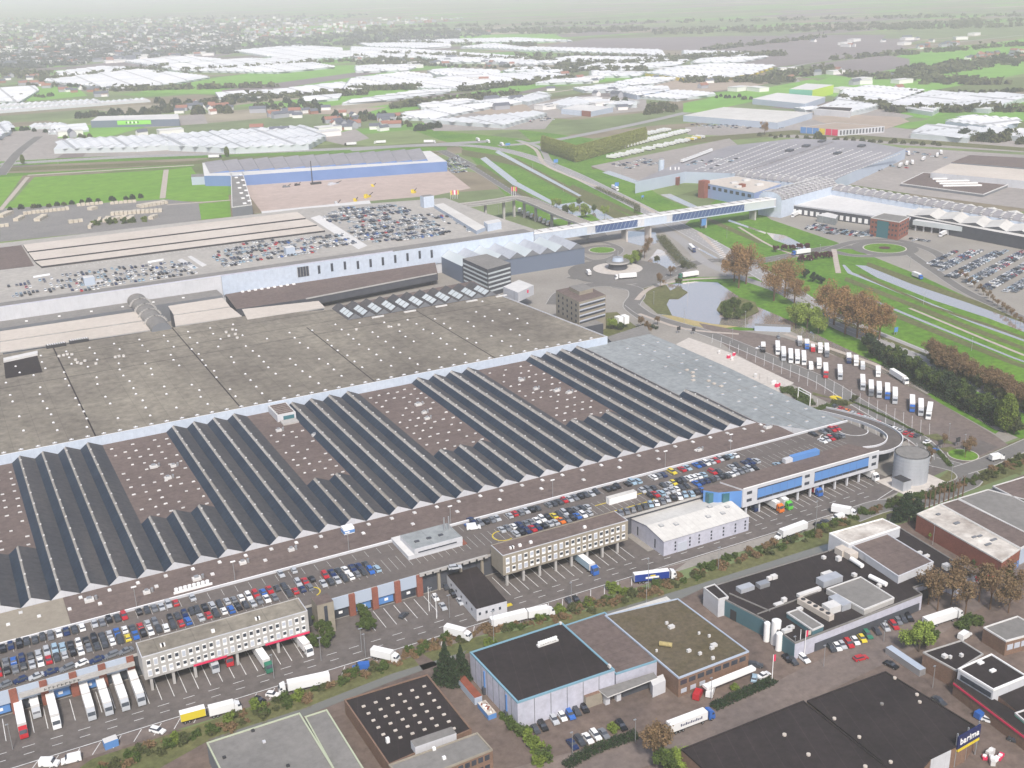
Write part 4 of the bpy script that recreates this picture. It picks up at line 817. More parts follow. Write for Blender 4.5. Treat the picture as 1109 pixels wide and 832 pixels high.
# the black factory
P = pts([(762,638),(897,597),(975,572),(1057,622),(1037,630),(1026,625),(989,637),(999,644),(861,697),(826,671)], 6.2)
t = block('factory', 'sprawling dark roofed factory with teal walls and silver plant on its roof', 'factory', P, 6.2, 'lilac_wall', 'roof_black', 'roof_grey')
def facing(t, P, e, z0, z1, k, name, off=.08, f0=0, f1=1):
    cc = centroid(P); a, c_ = Vector(P[e]), Vector(P[(e+1) % len(P)]); d = (c_-a).normalized(); n_ = Vector((d.y, -d.x)); m0 = a.lerp(c_, (f0+f1)/2)
    if n_.dot(m0-Vector(cc[:2])) < 0: n_ = -n_
    m_ = m0+n_*off; q = MB(); q.obox(m_.x, m_.y, math.atan2(d.y, d.x), (c_-a).length*(f1-f0), .2, z0, z1, k); return q.build(name, t)
facing(t, P, 9, .05, 6, 'teal_wall', 'teal_cladding'); facing(t, P, 8, .05, 5.9, 'teal_wall', 'teal_cladding'); facing(t, P, 7, .05, 3.2, 'dark_wall', 'plinth_wall', .06, .02, .85)
facing(t, P, 9, .05, 4, 'steel_dark', 'dock_door', .18, .42, .52); panes(t, P, 8, (3.4,), 1.6, 5, .6, 'window_teal')
facing(t, P, 5, .05, 4, 'steel_dark', 'dock_door', .15, .1, .9)
t2 = block('silo_box', 'white box bay at the left corner of the black factory', 'building', pts([(762,637),(774,633),(789,647),(778,650)], 7), 7, 'white_wall', 'roof_black', 'roof_pale')
t2 = block('raised_hall', 'white walled box with a pale flat roof at the back of the black factory', 'hall', pts([(898,578),(955.5,562),(975,571.4),(919,590)], 10.2), 10.2, 'white_wall', 'roof_dirtywhite', 'white_paint')
t2 = block('raised_hall', 'brown roofed raised block with white edge on the right part of the black factory', 'hall', pts([(922,591),(960,578),(1011,609),(973,625)], 9), 9, 'white_wall', 'roof_brown', 'white_wall')
t2 = block('raised_hall', 'grey-brown raised block in the middle of the black factory roof', 'hall', pts([(895,638),(932,625),(968.5,648),(936,661)], 8.2), 8.2, 'concrete', 'roof_grey', 'roof_pale')
t2 = block('office_wing', 'teal glazed office corner of the black factory with a grey slab roof', 'office building', pts([(852,664),(864,660),(892,678),(880,683)], 8), 8, 'teal_wall', 'roof_grey', 'roof_pale'); px_box(t2, 'sign_board', 878, 687, 6.2, 4.4, .3, 1.5, 'roof_cream', ang=EA)
def plant(px, py, lx, ly, h, k='galvanised', lab=None, a_=None, z=6.2):
    return px_box(t, 'roof_plant', px, py, z, lx, ly, h, k, ang=EA if a_ is None else a_)
PA = ang_of((868,653),(896,669), 7)
for px, py, lx, ly, h, k in ((807,639,6,3,1.6,'galvanised'),(826,635,4.5,2.6,1.6,'metal'),(838,626.5,2.6,2,1.4,'white_paint'),(833,628,2,1.6,1.2,'white_paint'),(849,651.5,2,1.6,1.4,'white_paint'),(843,655,4,2,.6,'white_paint'),(868,645,.1,.1,.1,'metal'),
  (898,631,9,4,2.4,'galvanised'),(895,624,5,2,1.6,'white_paint'),(876,643,10,1.6,1.2,'roof_pale'),(900,661.5,6,4.6,2.6,'white_paint'),(909,656,4,7,2.4,'galvanised'),(852,684,4,2,1,'white_paint'),(856,681,3,1.6,1,'white_paint'),(866,661,2.4,1.6,1,'white_paint'),
  (912,600,4,4,2.6,'roof_cream'),(921,604,4,3.6,2.6,'roof_cream'),(908,607,2,2,1.6,'white_paint'),(925,624,1.8,1.8,1.1,'white_paint'),(952,635.5,1.6,1.6,1,'white_paint'),(1025,616,3,3,1.8,'white_paint'),(999,622,2,1.4,.8,'white_paint'),(995,600,3,1.4,.9,'white_paint'),(1003,603.5,3,1.4,.9,'white_paint'),(892,605,1.6,1.6,1,'white_paint')):
    if lx > .5: plant(px, py, lx, ly, h, k)
q = MB(); a = at(883,660,7); q.obox(a.x, a.y, PA, 14.5, 2.4, 6.2, 8.2, 'roof_cream'); [q.cyl(a.x+math.cos(PA)*(i-2)*2.8, a.y+math.sin(PA)*(i-2)*2.8, 8.2, 8.45, .8, 12, 'steel_dark') for i in range(5)]; q.build('cooling_bank', t)
for (x0, y0, x1, y1) in ((922,604,934,612),(942,623,960,632) ,(1.,1,1,1)):
    if x0 > 2:
        a, c2 = at(x0, y0, 8), at(x1, y1, 8); q = MB(); q.tube((a.x,a.y,7.6),(c2.x,c2.y,7.6),.9,'white_paint',12); q.build('roof_tank', t)
q = MB(); a = at(868,672,6.3)
for p0, p1 in (((790,613+30),(834,662)),((820,665.5),(886,641))): a, c2 = at(*p0, 6.3), at(*p1, 6.3); q.obox((a.x+c2.x)/2, (a.y+c2.y)/2, math.atan2(c2.y-a.y, c2.x-a.x), (c2-a).length, .35, 6.2, 6.6, 'roof_grey')
q.build('roof_kerb', t)
for i, (px, py, r_, h) in enumerate(((830,694,1.1,7),(839.5,697,1.6,9),(843,704,1.1,6.5))):
    a = at(px, py, 0); b = MB(); b.cyl(a.x, a.y, .02, h, r_, 16, 'white_paint'); b.cyl(a.x, a.y, h, h+.6, r_, 16, 'white_paint', r2=r_*.3)
    o = b.build('gas_tank', None, (a.x, a.y, 0)); tag(o, ('slim white upright gas tank left of the tall one by the teal wall', 'tallest white upright gas tank by the teal factory wall', 'short white upright gas tank right of the tall one by the teal wall')[i], 'tank', 'white gas tanks beside the teal factory')
# red brick hall with white roof, right edge
P = pts([(993,557),(1018,546.5),(1105,595),(1085,609)], 7.5); t = block('white_roof_hall', 'brick hall with a stained white flat roof near the right edge', 'hall', P, 7.5, 'brick', 'roof_dirtywhite', 'roof_white')
for px, py, lx, ly in ((1016,557.5,1.6,1.2),(1036,567,2.6,1.4),(1061,581,2,1),(1055,582,2,1),(1070,590,3,1),(1076,585,3,1)): px_box(t, 'roof_patch', px, py, 7.55, lx, ly, .4, 'grey_wall')
facing(t, P, 2, .05, 3, 'blue_wall', 'blue_base', .1, 0, 1)
t = block('brown_roof_hall', 'brown roofed hall joined behind the stained white roof at the right edge', 'hall', pts([(1018.3,546.3),(1037,540.7),(1125,584),(1105.5,594.5)], 7.2), 7.2, 'greyblue_wall', 'roof_brown', 'roof_pale')
t = block('brown_roof_hall', 'wide grey-brown roofed hall furthest back at the right edge', 'hall', pts([(1037.5,540.2),(1070,530.5),(1135,548),(1135,590)], 7), 7, 'greyblue_wall', 'roof_grey', 'roof_pale')
t = block('brown_roof_hall', 'dark roofed hall behind hedges at the right frame edge', 'hall', pts([(1075,527),(1125,512),(1160,530),(1110,545)], 7), 7, 'grey_wall', 'roof_brown', 'roof_pale')
# right hand offices
P = pts([(999.6,707),(1041,694),(1065,709),(1036,727)], 6.5); t = block('brick_block', 'brick block with a black roof on the corner right of the street', 'building', P, 6.5, 'brick_brown', 'roof_black', 'concrete')
for px, py, w in ((1023,712,1.8),(1029,713,1),(1041,711,1.2)): px_box(t, 'roof_ventilator', px, py, 6.5, w, w, 1, 'white_paint')
P = pts([(1037.7,725),(1073.5,709),(1112,733),(1075.8,748)], 8.4); t = block('white_office', 'white framed office box with a black roof and window strip at right', 'office building', P, 8.4, 'white_wall', 'roof_black', 'white_paint', th=.4); facing(t, P, 3, 5.6, 7.2, 'window', 'window_band', .1, .04, .9)
for px, py in ((1062,718.5),(1075,727)): px_box(t, 'skylight', px, py, 8.4, 2, 1.2, .5, 'white_paint', ang=EA)
P = pts([(1033,738),(1037,733),(1115,780),(1115,800)], 5); t = block('brick_annex', 'low brick annex with a magenta stripe below the white office', 'building', P, 5, 'brick_brown', 'roof_black'); facing(t, P, 3, 3.9, 4.5, 'trim_red', 'magenta_stripe', .12)
P = pts([(1075,749),(1112,734),(1130,750),(1130,790),(1108,776)], 5.4); t = block('black_roof_block', 'black roofed block right of the white office', 'building', P, 5.4, 'brick_brown', 'roof_black')
t = block('green_shed', 'teal green shed at the right frame edge', 'shed', pts([(1099,772.7),(1125,764),(1140,790),(1122,792)], 5.8), 5.8, 'green_wall', 'roof_black', 'roof_pale')
P = pts([(1065,680),(1102,667.7),(1130,684),(1089.6,695)], 5.5); t = block('brown_office', 'small brick office with a grey roof behind bare trees at right', 'office building', P, 5.5, 'brick_brown', 'roof_grey', 'roof_pale'); panes(t, P, 2, (2,), 2, 5, .8, 'window_pale')
# big black roofs at the bottom
t = block('black_roof_hall', 'huge black roofed hall with three round roof lights at the bottom edge', 'hall', pts([(738,812),(870,759.5),(1025,882),(890,950)], 7.4), 7.4, 'brick_brown', 'roof_black', 'roof_black')
for px, py in ((849.5,796.5),(875.5,818),(937,831)): a = at(px, py, 7.4); q = MB(); q.cyl(a.x, a.y, 7.4, 7.9, .6, 14, 'roof_cream'); q.build('roof_dome', t)
P = pts([(874,759.5),(959,727.7),(1058,788),(1047,803),(1008,822),(985,850)], 7.2)
t = block('black_roof_hall', 'black roofed hall under the lettered sign at the bottom right', 'hall', P, 7.2, 'brick_brown', 'roof_black', 'roof_black'); facing(t, P, 3, .1, 7, 'white_wall', 'white_cladding', .12, .45, 1)
for px, py in ((903.5,779),(930.5,799),(955,763),(993,753),(996,761),(964.5,826),(969,735)): a = at(px, py, 7.2); q = MB(); q.cyl(a.x, a.y, 7.2, 7.7, .55, 14, 'roof_cream' if px != 955 else 'roof_grey'); q.build('roof_dome', t)
# the sign
a, c_ = at(1036,813,6), at(1060,799,6); sa = math.atan2(c_.y-a.y, c_.x-a.x); L = (c_-a).length; mid = (a+c_)/2
t = thing('roof_sign', 'navy sign board with white letters barima above a yellow strip', 'sign', (mid.x, mid.y, 0))
q = MB(); q.obox(mid.x, mid.y, sa, L, .5, 6.4, 10.6, 'navy' if 'navy' in M else (defm('navy', (.015,.02,.09), .5) or 'navy')); bd = q.build('board', t)
q = MB(); q.obox(mid.x, mid.y, sa, L*.96, .7, 5.5, 6.3, 'reed' if 0 else 'line_yellow'); q.build('yellow_strip', t)
for f in (-.48, .48, 0): q = MB(); q.obox(mid.x+math.cos(sa)*L*f, mid.y+math.sin(sa)*L*f+.4, sa, .35, .35, .02, 11.4, 'metal'); q.build('post', t)
cu = bpy.data.curves.new('letters', 'FONT'); cu.body = 'barima'; cu.size = 3.0; cu.extrude = .05; cu.align_x = 'CENTER'; cu.align_y = 'CENTER'; cu.space_character = 1.05; cu.offset = .04
cu.materials.append(M['white_paint']); co = bpy.data.objects.new('lettering', cu); COL.objects.link(co)
dg = bpy.context.evaluated_depsgraph_get(); me = bpy.data.meshes.new_from_object(co.evaluated_get(dg)); bpy.data.objects.remove(co)
co = bpy.data.objects.new('lettering', me); COL.objects.link(co); co.parent = bd; ORG[co.name] = ORG[bd.name]
nx, ny = math.sin(sa), -math.cos(sa)
co.matrix_local = Matrix.Translation((nx*.34, ny*.34, 8.6)) @ Matrix.Rotation(sa, 4, 'Z') @ Matrix.Rotation(R(90), 4, 'X')
# small yard things
def yard_box(name, label, cat, px, py, lx, ly, h, k, ang=0, top=None, z=0):
    a = at(px, py, z); b = MB(); b.obox(a.x, a.y, ang, lx, ly, z+.02, z+h, k, top); b.obox(a.x, a.y, ang, lx+.12, .12, z+h*.5, z+h*.5+.1, 'metal'); o = b.build(name, None, (a.x, a.y, z)); return tag(o, label, cat)
A = ang_of((497,728),(520,755)); defm('rust', (.28,.08,.05), .9, (.18,.06,.04), .4, .8)
yard_box('container', 'rust red and grey container lying along the pale warehouse wall', 'container', 508.5, 751, 13, 2.6, 2.7, 'greyblue_wall', A, 'rust')
t = thing('skip', 'open blue skip filled with pale rubbish beside the rusty container', 'skip', tuple(at(527.5,772)))
a = at(527.5,772); q = MB(); q.obox(a.x, a.y, A, 7.5, 2.8, .1, 1.9, 'blue_panel', 'dirt' if 0 else 'roof_dirtywhite'); q.build('body', t)
q = MB(); [q.obox(a.x+math.cos(A)*random.uniform(-3,3)+random.uniform(-.6,.6), a.y+math.sin(A)*random.uniform(-3,3), random.random(), random.uniform(.5,1.2), .6, 1.8, random.uniform(2,2.6), random.choice(['white_paint','roof_cream','path','rust'])) for i in range(26)]; q.build('rubbish', t)
yard_box('toilet_cabin', 'blue and orange cabin on the verge at lower left', 'cabin', 120.5, 808, 4, 2.6, 2.6, 'blue_panel', .1, 'roof_pale')
yard_box('box_trailer', 'plain white trailer body parked on the roof car park in a yellow outline', 'trailer', 673, 542, 13.5, 2.6, 2.9, 'white_paint', 0, 'roof_white', 9.0)
yard_box('bus_shelter', 'long grey roofed shelter beside the pond path', 'shelter', 836.5, 358, 22, 5, 3.4, 'greyblue_wall', ang_of((824,359),(848,360)), 'roof_grey')
yard_box('bike_shelter', 'grey-blue bicycle shelter roof beside the street corner', 'shelter', 980, 719, 15, 2.6, 2.4, 'metal', ang_of((968,708),(993,725)), 'greyblue_wall')
for px, py, lab in ((1051,577+52,'red heap of crates by the hedge right of the factory'),(1070,625,'second red heap of crates nearest the brick hall')):
    a = at(px, py); b = MB(); [b.obox(a.x+random.uniform(-2.5,2.5), a.y+random.uniform(-1.4,1.4), random.random(), 1.2, .8, 0, random.uniform(.6,1.6), 'paint_red_' if 0 else 'trim_red') for i in range(14)]; tag(b.build('crate_heap', None, (a.x,a.y,0)), lab, 'crates')
for px, py, lab in ((828,568,'dark blue lorry cab parked under the blue banded block'),): pass
# loose pallets and stones on the concrete apron and yards
for k, (px, py) in enumerate(((789,388),(793,390),(795,385),(779,383),(838,416),(842,419),(818,409),(1066,822),(1072,818),(1078,824),(1083,821),(1074,826))):
    a = at(px, py); b = MB(); h = random.uniform(.8,2); b.obox(a.x, a.y, random.random(), random.uniform(1.5,3.5), 1.3, .1, h, ['trim_red','roof_pale','trim_red','roof_pale','white_paint'][k % 5]); b.obox(a.x, a.y, .3, .9, .9, h, h+.4, 'white_paint')
    tag(b.build('pallet_load', None, (a.x,a.y,0)), ('small wrapped pallet load on the pale apron beside the sea-green roof' if k < 7 else 'small white load standing in the yard below the lettered sign'), 'pallet load', 'pallet loads on the apron' if k < 7 else 'white loads in the yard below the sign')
# hedge row kerb tiles by street
defm('house_red', (.30,.14,.10), .9); defm('house_grey', (.32,.33,.37), .9); defm('house_white', (.72,.71,.70), .8); defm('tile_red', (.26,.12,.09), .9); defm('tile_dark', (.10,.11,.14), .9)
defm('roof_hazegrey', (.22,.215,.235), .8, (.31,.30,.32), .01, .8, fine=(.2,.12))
# ================================================================== NORTH AND EAST
def simple(name, label, cat, l, z, wall, roof, trim=None, th=.5): return block(name, label, cat, pts(l, z), z, wall, roof, trim, th=th, tw=.8)
# blue walled hall
P = pts([(207,188),(266,187),(484,175),(466,163),(218,177)], 12); t = thing('blue_hall', 'long hall with a bright blue wall and sloping grey roof monitors', 'hall', centroid(P))
Pb = pts([(256,190),(484,174.5),(466,163),(219,176),(221,190)], 12); b = MB(); b.prism(Pb, .02, 11.5, 'blue_wall', 'roof_pale'); b.build('wall', t)
for i in range(14):
    x0 = 225+i*16.6; y0 = 188-i*.97; q = MB(); a = at(x0+2, y0-1, 12.4); c_ = at(x0-4, y0-13, 12.4); d = (c_-a); w = 21
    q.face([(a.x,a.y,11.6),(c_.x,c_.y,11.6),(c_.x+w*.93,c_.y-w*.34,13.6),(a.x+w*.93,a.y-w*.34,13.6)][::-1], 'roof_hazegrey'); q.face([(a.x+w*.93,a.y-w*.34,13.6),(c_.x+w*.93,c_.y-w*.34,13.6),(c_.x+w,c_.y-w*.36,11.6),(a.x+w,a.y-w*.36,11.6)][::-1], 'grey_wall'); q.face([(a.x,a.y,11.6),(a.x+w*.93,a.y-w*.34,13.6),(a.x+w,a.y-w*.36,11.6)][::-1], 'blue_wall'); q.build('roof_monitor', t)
simple('link_hall', 'grey-blue low hall at the left end of the blue wall', 'hall', [(207,192),(250,190),(250,199.5),(207,201)][:0] or [(207,192),(252,190),(252,187),(207,189)], 9, 'greyblue_wall', 'roof_grey')
t = simple('covered_street', 'grey roofed covered street running down from the blue hall', 'walkway', [(250,188),(263,187),(273,222),(251,225)], 11, 'grey_wall', 'roof_grey', 'roof_pale')
for i in range(12): a = at(258+i*.9-(3 if i%2 else -3), 190+i*2.8, 11); q = MB(); q.box(a.x-1.6, a.x+1.6, a.y-1.6, a.y+1.6, 11, 12, 'white_paint'); q.build('skylight', t)
a = at(338.5,200); b = MB(); b.tube((a.x,a.y,0),(a.x,a.y,26),.7,'steel_dark',8,.4); b.obox(a.x+4,a.y,0,12,3,.05,2.2,'steel_dark'); tag(b.build('drilling_mast', None, (a.x,a.y,0)), 'dark piling rig mast standing on the building site', 'piling rig')
for k, (px, py, lx, ly, h, c_) in enumerate(((310,203,8,3,2,'grey_wall'),(322,201,6,3,2,'steel_dark'),(361,200,14,4,2,'white_wall'),(398,214,9,3,3,'line_yellow'),(448,209,5,4,3,'line_yellow'),(385,218,4,3,2.5,'line_yellow'),(404,202,5,3,2,'line_yellow'),(365,222,6,3,3,'white_wall'))):
    a = at(px, py); b = MB(); b.obox(a.x, a.y, .2*k, lx, ly, .05, h*.6, c_); b.obox(a.x-lx*.2, a.y, .2*k, lx*.4, ly*.8, h*.6, h*1.2, c_); b.tube((a.x+lx*.2,a.y,h*.6),(a.x+lx*.7,a.y,h*1.6),.4,'steel_dark')
    tag(b.build('site_machine', None, (a.x,a.y,0)), ['small grey site vehicle left of the piling rig','dark site vehicle next to the piling rig','long white machine right of the piling rig','yellow cabin at the lower edge of the building site','yellow and black machine at the corner of the building site','small yellow excavator at the foot of the building site','yellow digger in the middle of the building site','white cabin at the lower side of the building site'][k], 'machine', 'machines on the building site')
t = simple('low_white_shed', 'long low white roof along the lower edge of the building site', 'shed', [(283,230),(510,206),(520,212),(285,236)][:0] or [(283,229),(400,217),(402,221),(284,233)], 6, 'white_wall', 'roof_pale')
# storage yard rows of pale crates
defm('crate_pale', (.46,.40,.31), .9, (.54,.50,.43), .3, .8, fine=(.6,.1))
rows = [((25,232.5),(75,227),5),((83,223.5),(112,221),2.5),((119,221.5),(148,219),2.5),((120,233),(176,229),9),((150,225),(180,220),10),((97,228),(104,226),6),((0,236),(12,231),7),((17,240),(25,236),5),((40,240),(49,235),6),((0,246),(10,245),4),((74,242),(90,240),4),((106,243),(109,238),3),((114,241),(118,237),5),((122,240),(130,237),6),((133,238),(136,236),5),((138,240),(144,236),5),((163,238),(169,235),5),((97,248),(100,244),3)]
for k, (p0, p1, w) in enumerate(rows):
    a, c_ = at(*p0), at(*p1); d = (c_-a); L = d.length; d.normalize(); n = max(2, int(L/4)); b = MB()
    for i in range(n): m_ = a+d*(L*(i+.5)/n); b.obox(m_.x, m_.y, math.atan2(d.y, d.x), L/n*.86, w, .05, 2.6+random.random()*.5, 'crate_pale')
    tag(b.build('crate_row', None, ((a.x+c_.x)/2, (a.y+c_.y)/2, 0)), '%s row of stacked pale crates counted from the left of the storage yard' % ordn(k+1), 'crates', 'rows of pale crates in the storage yard')
# NE hall
P = pts([(688,197),(735,176),(790,158),(862,150),(935,153),(981,161),(908,193),(901,198),(850,194),(800,188),(742,186)], 12)
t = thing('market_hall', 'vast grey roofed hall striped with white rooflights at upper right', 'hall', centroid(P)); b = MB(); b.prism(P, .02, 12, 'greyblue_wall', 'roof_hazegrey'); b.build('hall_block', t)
for i in range(15):
    a = at(752+i*10.0, 184.5+i*.9, 12); c_ = at(838+i*10.2, 152+i*.9-(i>9)*.0, 12); q = MB(); d = (c_-a); L = d.length*.93; d.normalize(); n = 26
    for k in range(n): m_ = a+d*(L*(k+.5)/n); q.obox(m_.x, m_.y, math.atan2(d.y, d.x), L/n*.6, 1.1, 12, 12.5, 'roof_pale')
    m_ = a+d*(L/2); q.obox(m_.x, m_.y, math.atan2(d.y, d.x), L, .9, 12, 12.2, 'roof_hazegrey'); q.build('rooflight_strip', t)
a = at(800,188,12); c_ = at(900,154,12); d = c_-a; L = d.length; d.normalize(); q = MB()
for k in range(30): m_ = a+d*(L*(k+.5)/30); q.obox(m_.x, m_.y, math.atan2(d.y, d.x), L/30*.7, 7, 12, 13.6, 'roof_hazegrey')
q.build('ridge_vault', t)
for px, py in ((855,164),(873,159),(890,154),(907,167),(933,159)): a = at(px, py, 12); q = MB(); q.obox(a.x, a.y, .5, 12, 7, 12, 14.2, 'dark_wall'); q.build('plant_box', t)
# barrel vaulted spine roofs
def barrel(label, p0, p1, w, z, wall, base=0, n=26, rib='roof_pale'):
    a, c_ = Vector(p0), Vector(p1); d = (c_-a).normalized(); nn = Vector((-d.y, d.x)); t = thing('vaulted_hall', label, 'hall', ((a.x+c_.x)/2, (a.y+c_.y)/2, 0)); b = MB(); m_ = (a+c_)/2
    b.obox(m_.x, m_.y, math.atan2(d.y, d.x), (c_-a).length, w, base+.02, z, wall); b.build('wall', t); b = MB(); s = 10
    prof = [(-w/2*math.cos(math.pi*i/s), z+w*.28*math.sin(math.pi*i/s)) for i in range(s+1)]
    for (u0, z0), (u1, z1) in zip(prof[:-1], prof[1:]):
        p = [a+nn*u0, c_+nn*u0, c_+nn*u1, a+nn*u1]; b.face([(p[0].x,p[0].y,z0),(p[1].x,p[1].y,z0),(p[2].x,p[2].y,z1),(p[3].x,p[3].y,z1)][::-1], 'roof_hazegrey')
    for e in (a, c_): b.face([((e+nn*u).x, (e+nn*u).y, zz) for u, zz in prof], wall)
    b.build('vault', t)
    for i in range(n):
        q = MB(); m_ = a.lerp(c_, (i+.5)/n)
        for (u0, z0), (u1, z1) in zip(prof[:-1], prof[1:]): q.obox((m_+nn*(u0+u1)/2).x, (m_+nn*(u0+u1)/2).y, math.atan2(nn.y, nn.x), abs(u1-u0)+2.2, 1.6, (z0+z1)/2, (z0+z1)/2+.5, rib)
        q.build('vault_rib', t)
    return t
A1, A2 = at(833,214,18), at(894,197,18)
barrel('high vaulted hall with pale blue walls where the bridge lands', (A1.x+3, A1.y+2), (A2.x, A2.y), 24, 16, 'paleblue_wall', n=12)
B1, B2 = at(896,198,17), at(1130,236,17)
barrel('very long vaulted hall with a pale blue wall running to the right edge', (B1.x, B1.y), (B2.x, B2.y), 16, 12.5, 'paleblue_wall', n=24)
C1, C2 = at(800,188,15), at(896,198,15)
barrel('short vaulted hall between the striped roof and the brick fronted block', (C1.x, C1.y), (C2.x, C2.y), 16, 13, 'paleblue_wall', n=12)
# brick fronted block left of the bridge end
P = pts([(758,194),(800,189),(850,197),(846,203),(817,209),(801,207)], 15); P = pts([(757,196),(798,190),(846,198),(817,208)], 15)
t = block('brick_hall', 'blue-grey office hall with two red brick corner towers by the bridge', 'office building', P, 14, 'blue_pale' if 'blue_pale' in M else (defm('blue_pale', (.28,.36,.58), .6) or 'blue_pale'), 'roof_cream', 'white_wall'); panes(t, P, 3, (9,), 3, 9, .55, 'window', name='window')
for px, py, w in ((762,214,8),(803,218,5)): a = at(px, py); q = MB(); q.obox(a.x, a.y, .2, w, w, .02, 17, 'brick'); q.build('brick_tower', t)
a = at(814,216); q = MB(); q.obox(a.x, a.y, .2, 12, 2, 4, 13, 'window'); q.build('window', t)
for px, py in ((795,199),(808,196),(822,201),(800,203)): px_box(t, 'roof_plant', px, py, 14, 8, 4, 1.8, 'roof_pale')
# low white wide hall + dock
t = simple('dock_hall', 'wide pale roofed hall with a row of dock doors facing the round junction', 'hall', [(855,222),(896,207),(1010,222),(985,242)][:0] or [(854,222),(897,205.5),(1000,217),(984,240)], 8, 'dark_wall', 'roof_pale', 'white_wall', th=1)
P = pts([(854,222),(897,205.5),(1000,217),(984,240)], 8); panes(t, P, 3, (1,), 4, 18, .55, 'white_paint', name='dock_door', f0=.05, f1=.97)
t = thing('white_fold_hall', 'white folded roof hall above a long shaded dock at the right', 'hall', tuple(at(1050,232))); Pq = pts([(982,232),(1005,217),(1160,238),(1145,262)], 11); b = MB(); b.prism(Pq, .02, 10, 'dark_wall', 'roof_white'); b.build('wall', t)
for i in range(9):
    a = at(990+i*25, 233+i*4.3, 10.5); c_ = at(1012+i*24.4, 218+i*3.5, 10.5); w = 25; e = at(1015+i*25, 237.3+i*4.3, 10.5); e2 = at(1036.4+i*24.4, 221.5+i*3.5, 10.5); q = MB(); mm = (a*.35+e*.65); m2 = (c_*.35+e2*.65)
    q.face([(a.x,a.y,10.1),(mm.x,mm.y,12.8),(m2.x,m2.y,12.8),(c_.x,c_.y,10.1)], 'roof_white'); q.face([(mm.x,mm.y,12.8),(e.x,e.y,10.1),(e2.x,e2.y,10.1),(m2.x,m2.y,12.8)], 'roof_white'); q.face([(a.x,a.y,10.1),(e.x,e.y,10.1),(mm.x,mm.y,12.8)], 'dark_wall'); q.build('folded_roof', t)
a, c_ = at(990,243,5), at(1130,262,5); d = c_-a; q = MB(); q.obox((a.x+c_.x)/2, (a.y+c_.y)/2, math.atan2(d.y, d.x), d.length, 6, 5, 9, 'glass_grey', 'roof_pale'); q.build('canopy', t)
for i in range(16): m_ = a.lerp(c_, i/15); q = MB(); q.obox(m_.x, m_.y-2, 0, 1, 1, .02, 5, 'white_wall'); q.build('pillar', t)
P = pts([(942,237),(952,232),(984,234),(982,240),(960,241)], 15); P = pts([(943,236),(957,231),(985,235),(974,241)], 15); t = block('brick_cube', 'red brick office cube with a glass middle beside the white folded roof', 'office building', P, 15, 'brick', 'roof_grey', 'roof_pale'); facing(t, P, 3, .05, 14, 'window_teal', 'glass_middle', .2, .35, .75); panes(t, P, 3, (3, 7, 11), 1.6, 8, .5); panes(t, P, 2, (3, 7, 11), 1.6, 4, .5)
P = pts([(885,233),(896,230),(908,233),(905,237)], 6); t = block('green_dock', 'pale green dock cabin in front of the row of dock doors', 'building', P, 6, 'roof_seagreen', 'roof_pale')
simple('east_shed', 'pale yellow-white roofed hall among dark yards at the upper right', 'hall', [(1008,187),(1030,177),(1140,186),(1110,196)], 8, 'white_wall', 'roof_cream')
simple('east_yard_roof', 'dark brown flat roof in front of the pale yellow hall', 'hall', [(975,199),(1000,187),(1100,197),(1065,211)], 2.5, 'grey_wall', 'roof_brown', 'roof_pale')
for i in range(4): a = at(1030+i*4, 194+i*2.5, 2.6); tag((lambda b: (b.obox(a.x, a.y, -.55, 38, 2.5, 2.5, 3.7, 'white_paint'), b.obox(a.x, a.y, -.55, 36, 1.2, 3.7, 4.1, 'roof_pale'), b.build('rooflight', None, (a.x,a.y,6)))[2])(MB()), 'long white rooflight, %s from the back on the dark brown roof' % ordn(i+1), 'rooflight', 'white rooflights on the dark brown roof')
simple('east_yard_roof', 'grey-brown paved roof yard behind the pale yellow hall', 'hall', [(1030,176),(1050,168),(1150,173),(1140,184)], 2, 'grey_wall', 'roof_brown')
t = simple('red_works', 'small red brick works with white chimneys at the trailer park corner', 'building', [(722,190),(728,185),(740,187),(735,193)], 8, 'brick', 'brick')
for px in (726,731,735): a = at(px, 188, 8); q = MB(); q.cyl(a.x, a.y, 8, 15, .7, 8, 'white_paint'); q.build('chimney', t)
a = at(716,193); b = MB(); b.cyl(a.x, a.y, .02, 20, 3.2, 16, 'paleblue_wall', 'roof_pale'); b.cyl(a.x, a.y, 20, 21, 2.4, 16, 'metal'); tag(b.build('silo', None, (a.x,a.y,0)), 'tall pale blue silo beside the red brick works', 'silo')
# business park behind
t = simple('lime_hall', 'tall box hall with a teal green side and a lime yellow side', 'hall', [(855,96.5),(873,90.5),(903,92),(880,97.5)], 16, 'lime_wall', 'roof_pale')
P = pts([(855,96.5),(873,90.5),(903,92),(880,97.5)], 16); facing(t, P, 3, .05, 15.6, 'green_wall', 'teal_side', .3)
simple('grey_works', 'low grey hall in front of the lime box', 'hall', [(815,107),(841,100),(895,105),(890,112),(868,113)][:0] or [(815,107),(842,100.5),(894,105),(872,112.5)], 9, 'greyblue_wall', 'roof_pale')
t = simple('wave_hall', 'wide white roofed hall left of the coloured facade', 'hall', [(740,125),(784,116),(880,122),(842,133)], 9, 'greyblue_wall', 'roof_white')
P = pts([(866,139),(905,134),(958,138),(950,143),(880,141)], 8); P = pts([(867,138),(905,133),(958,137),(908,141)], 8)
t = block('colour_hall', 'office hall with blue, yellow, red and striped black-white facade panels', 'hall', P, 8, 'white_wall', 'field_tan', 'white_wall'); panes(t, P, 2, (1.5,), 5.5, 14, .5, 'dark_wall', name='facade_panel', f0=.0, f1=.98)
cols = ['blue_panel','blue_panel','blue_panel','line_yellow','trim_red','trim_red']
for i, k in enumerate(cols[::-1]): facing(t, P, 3, .6, 8.6, k, 'colour_panel', .5, i/6+.01, (i+1)/6-.01)
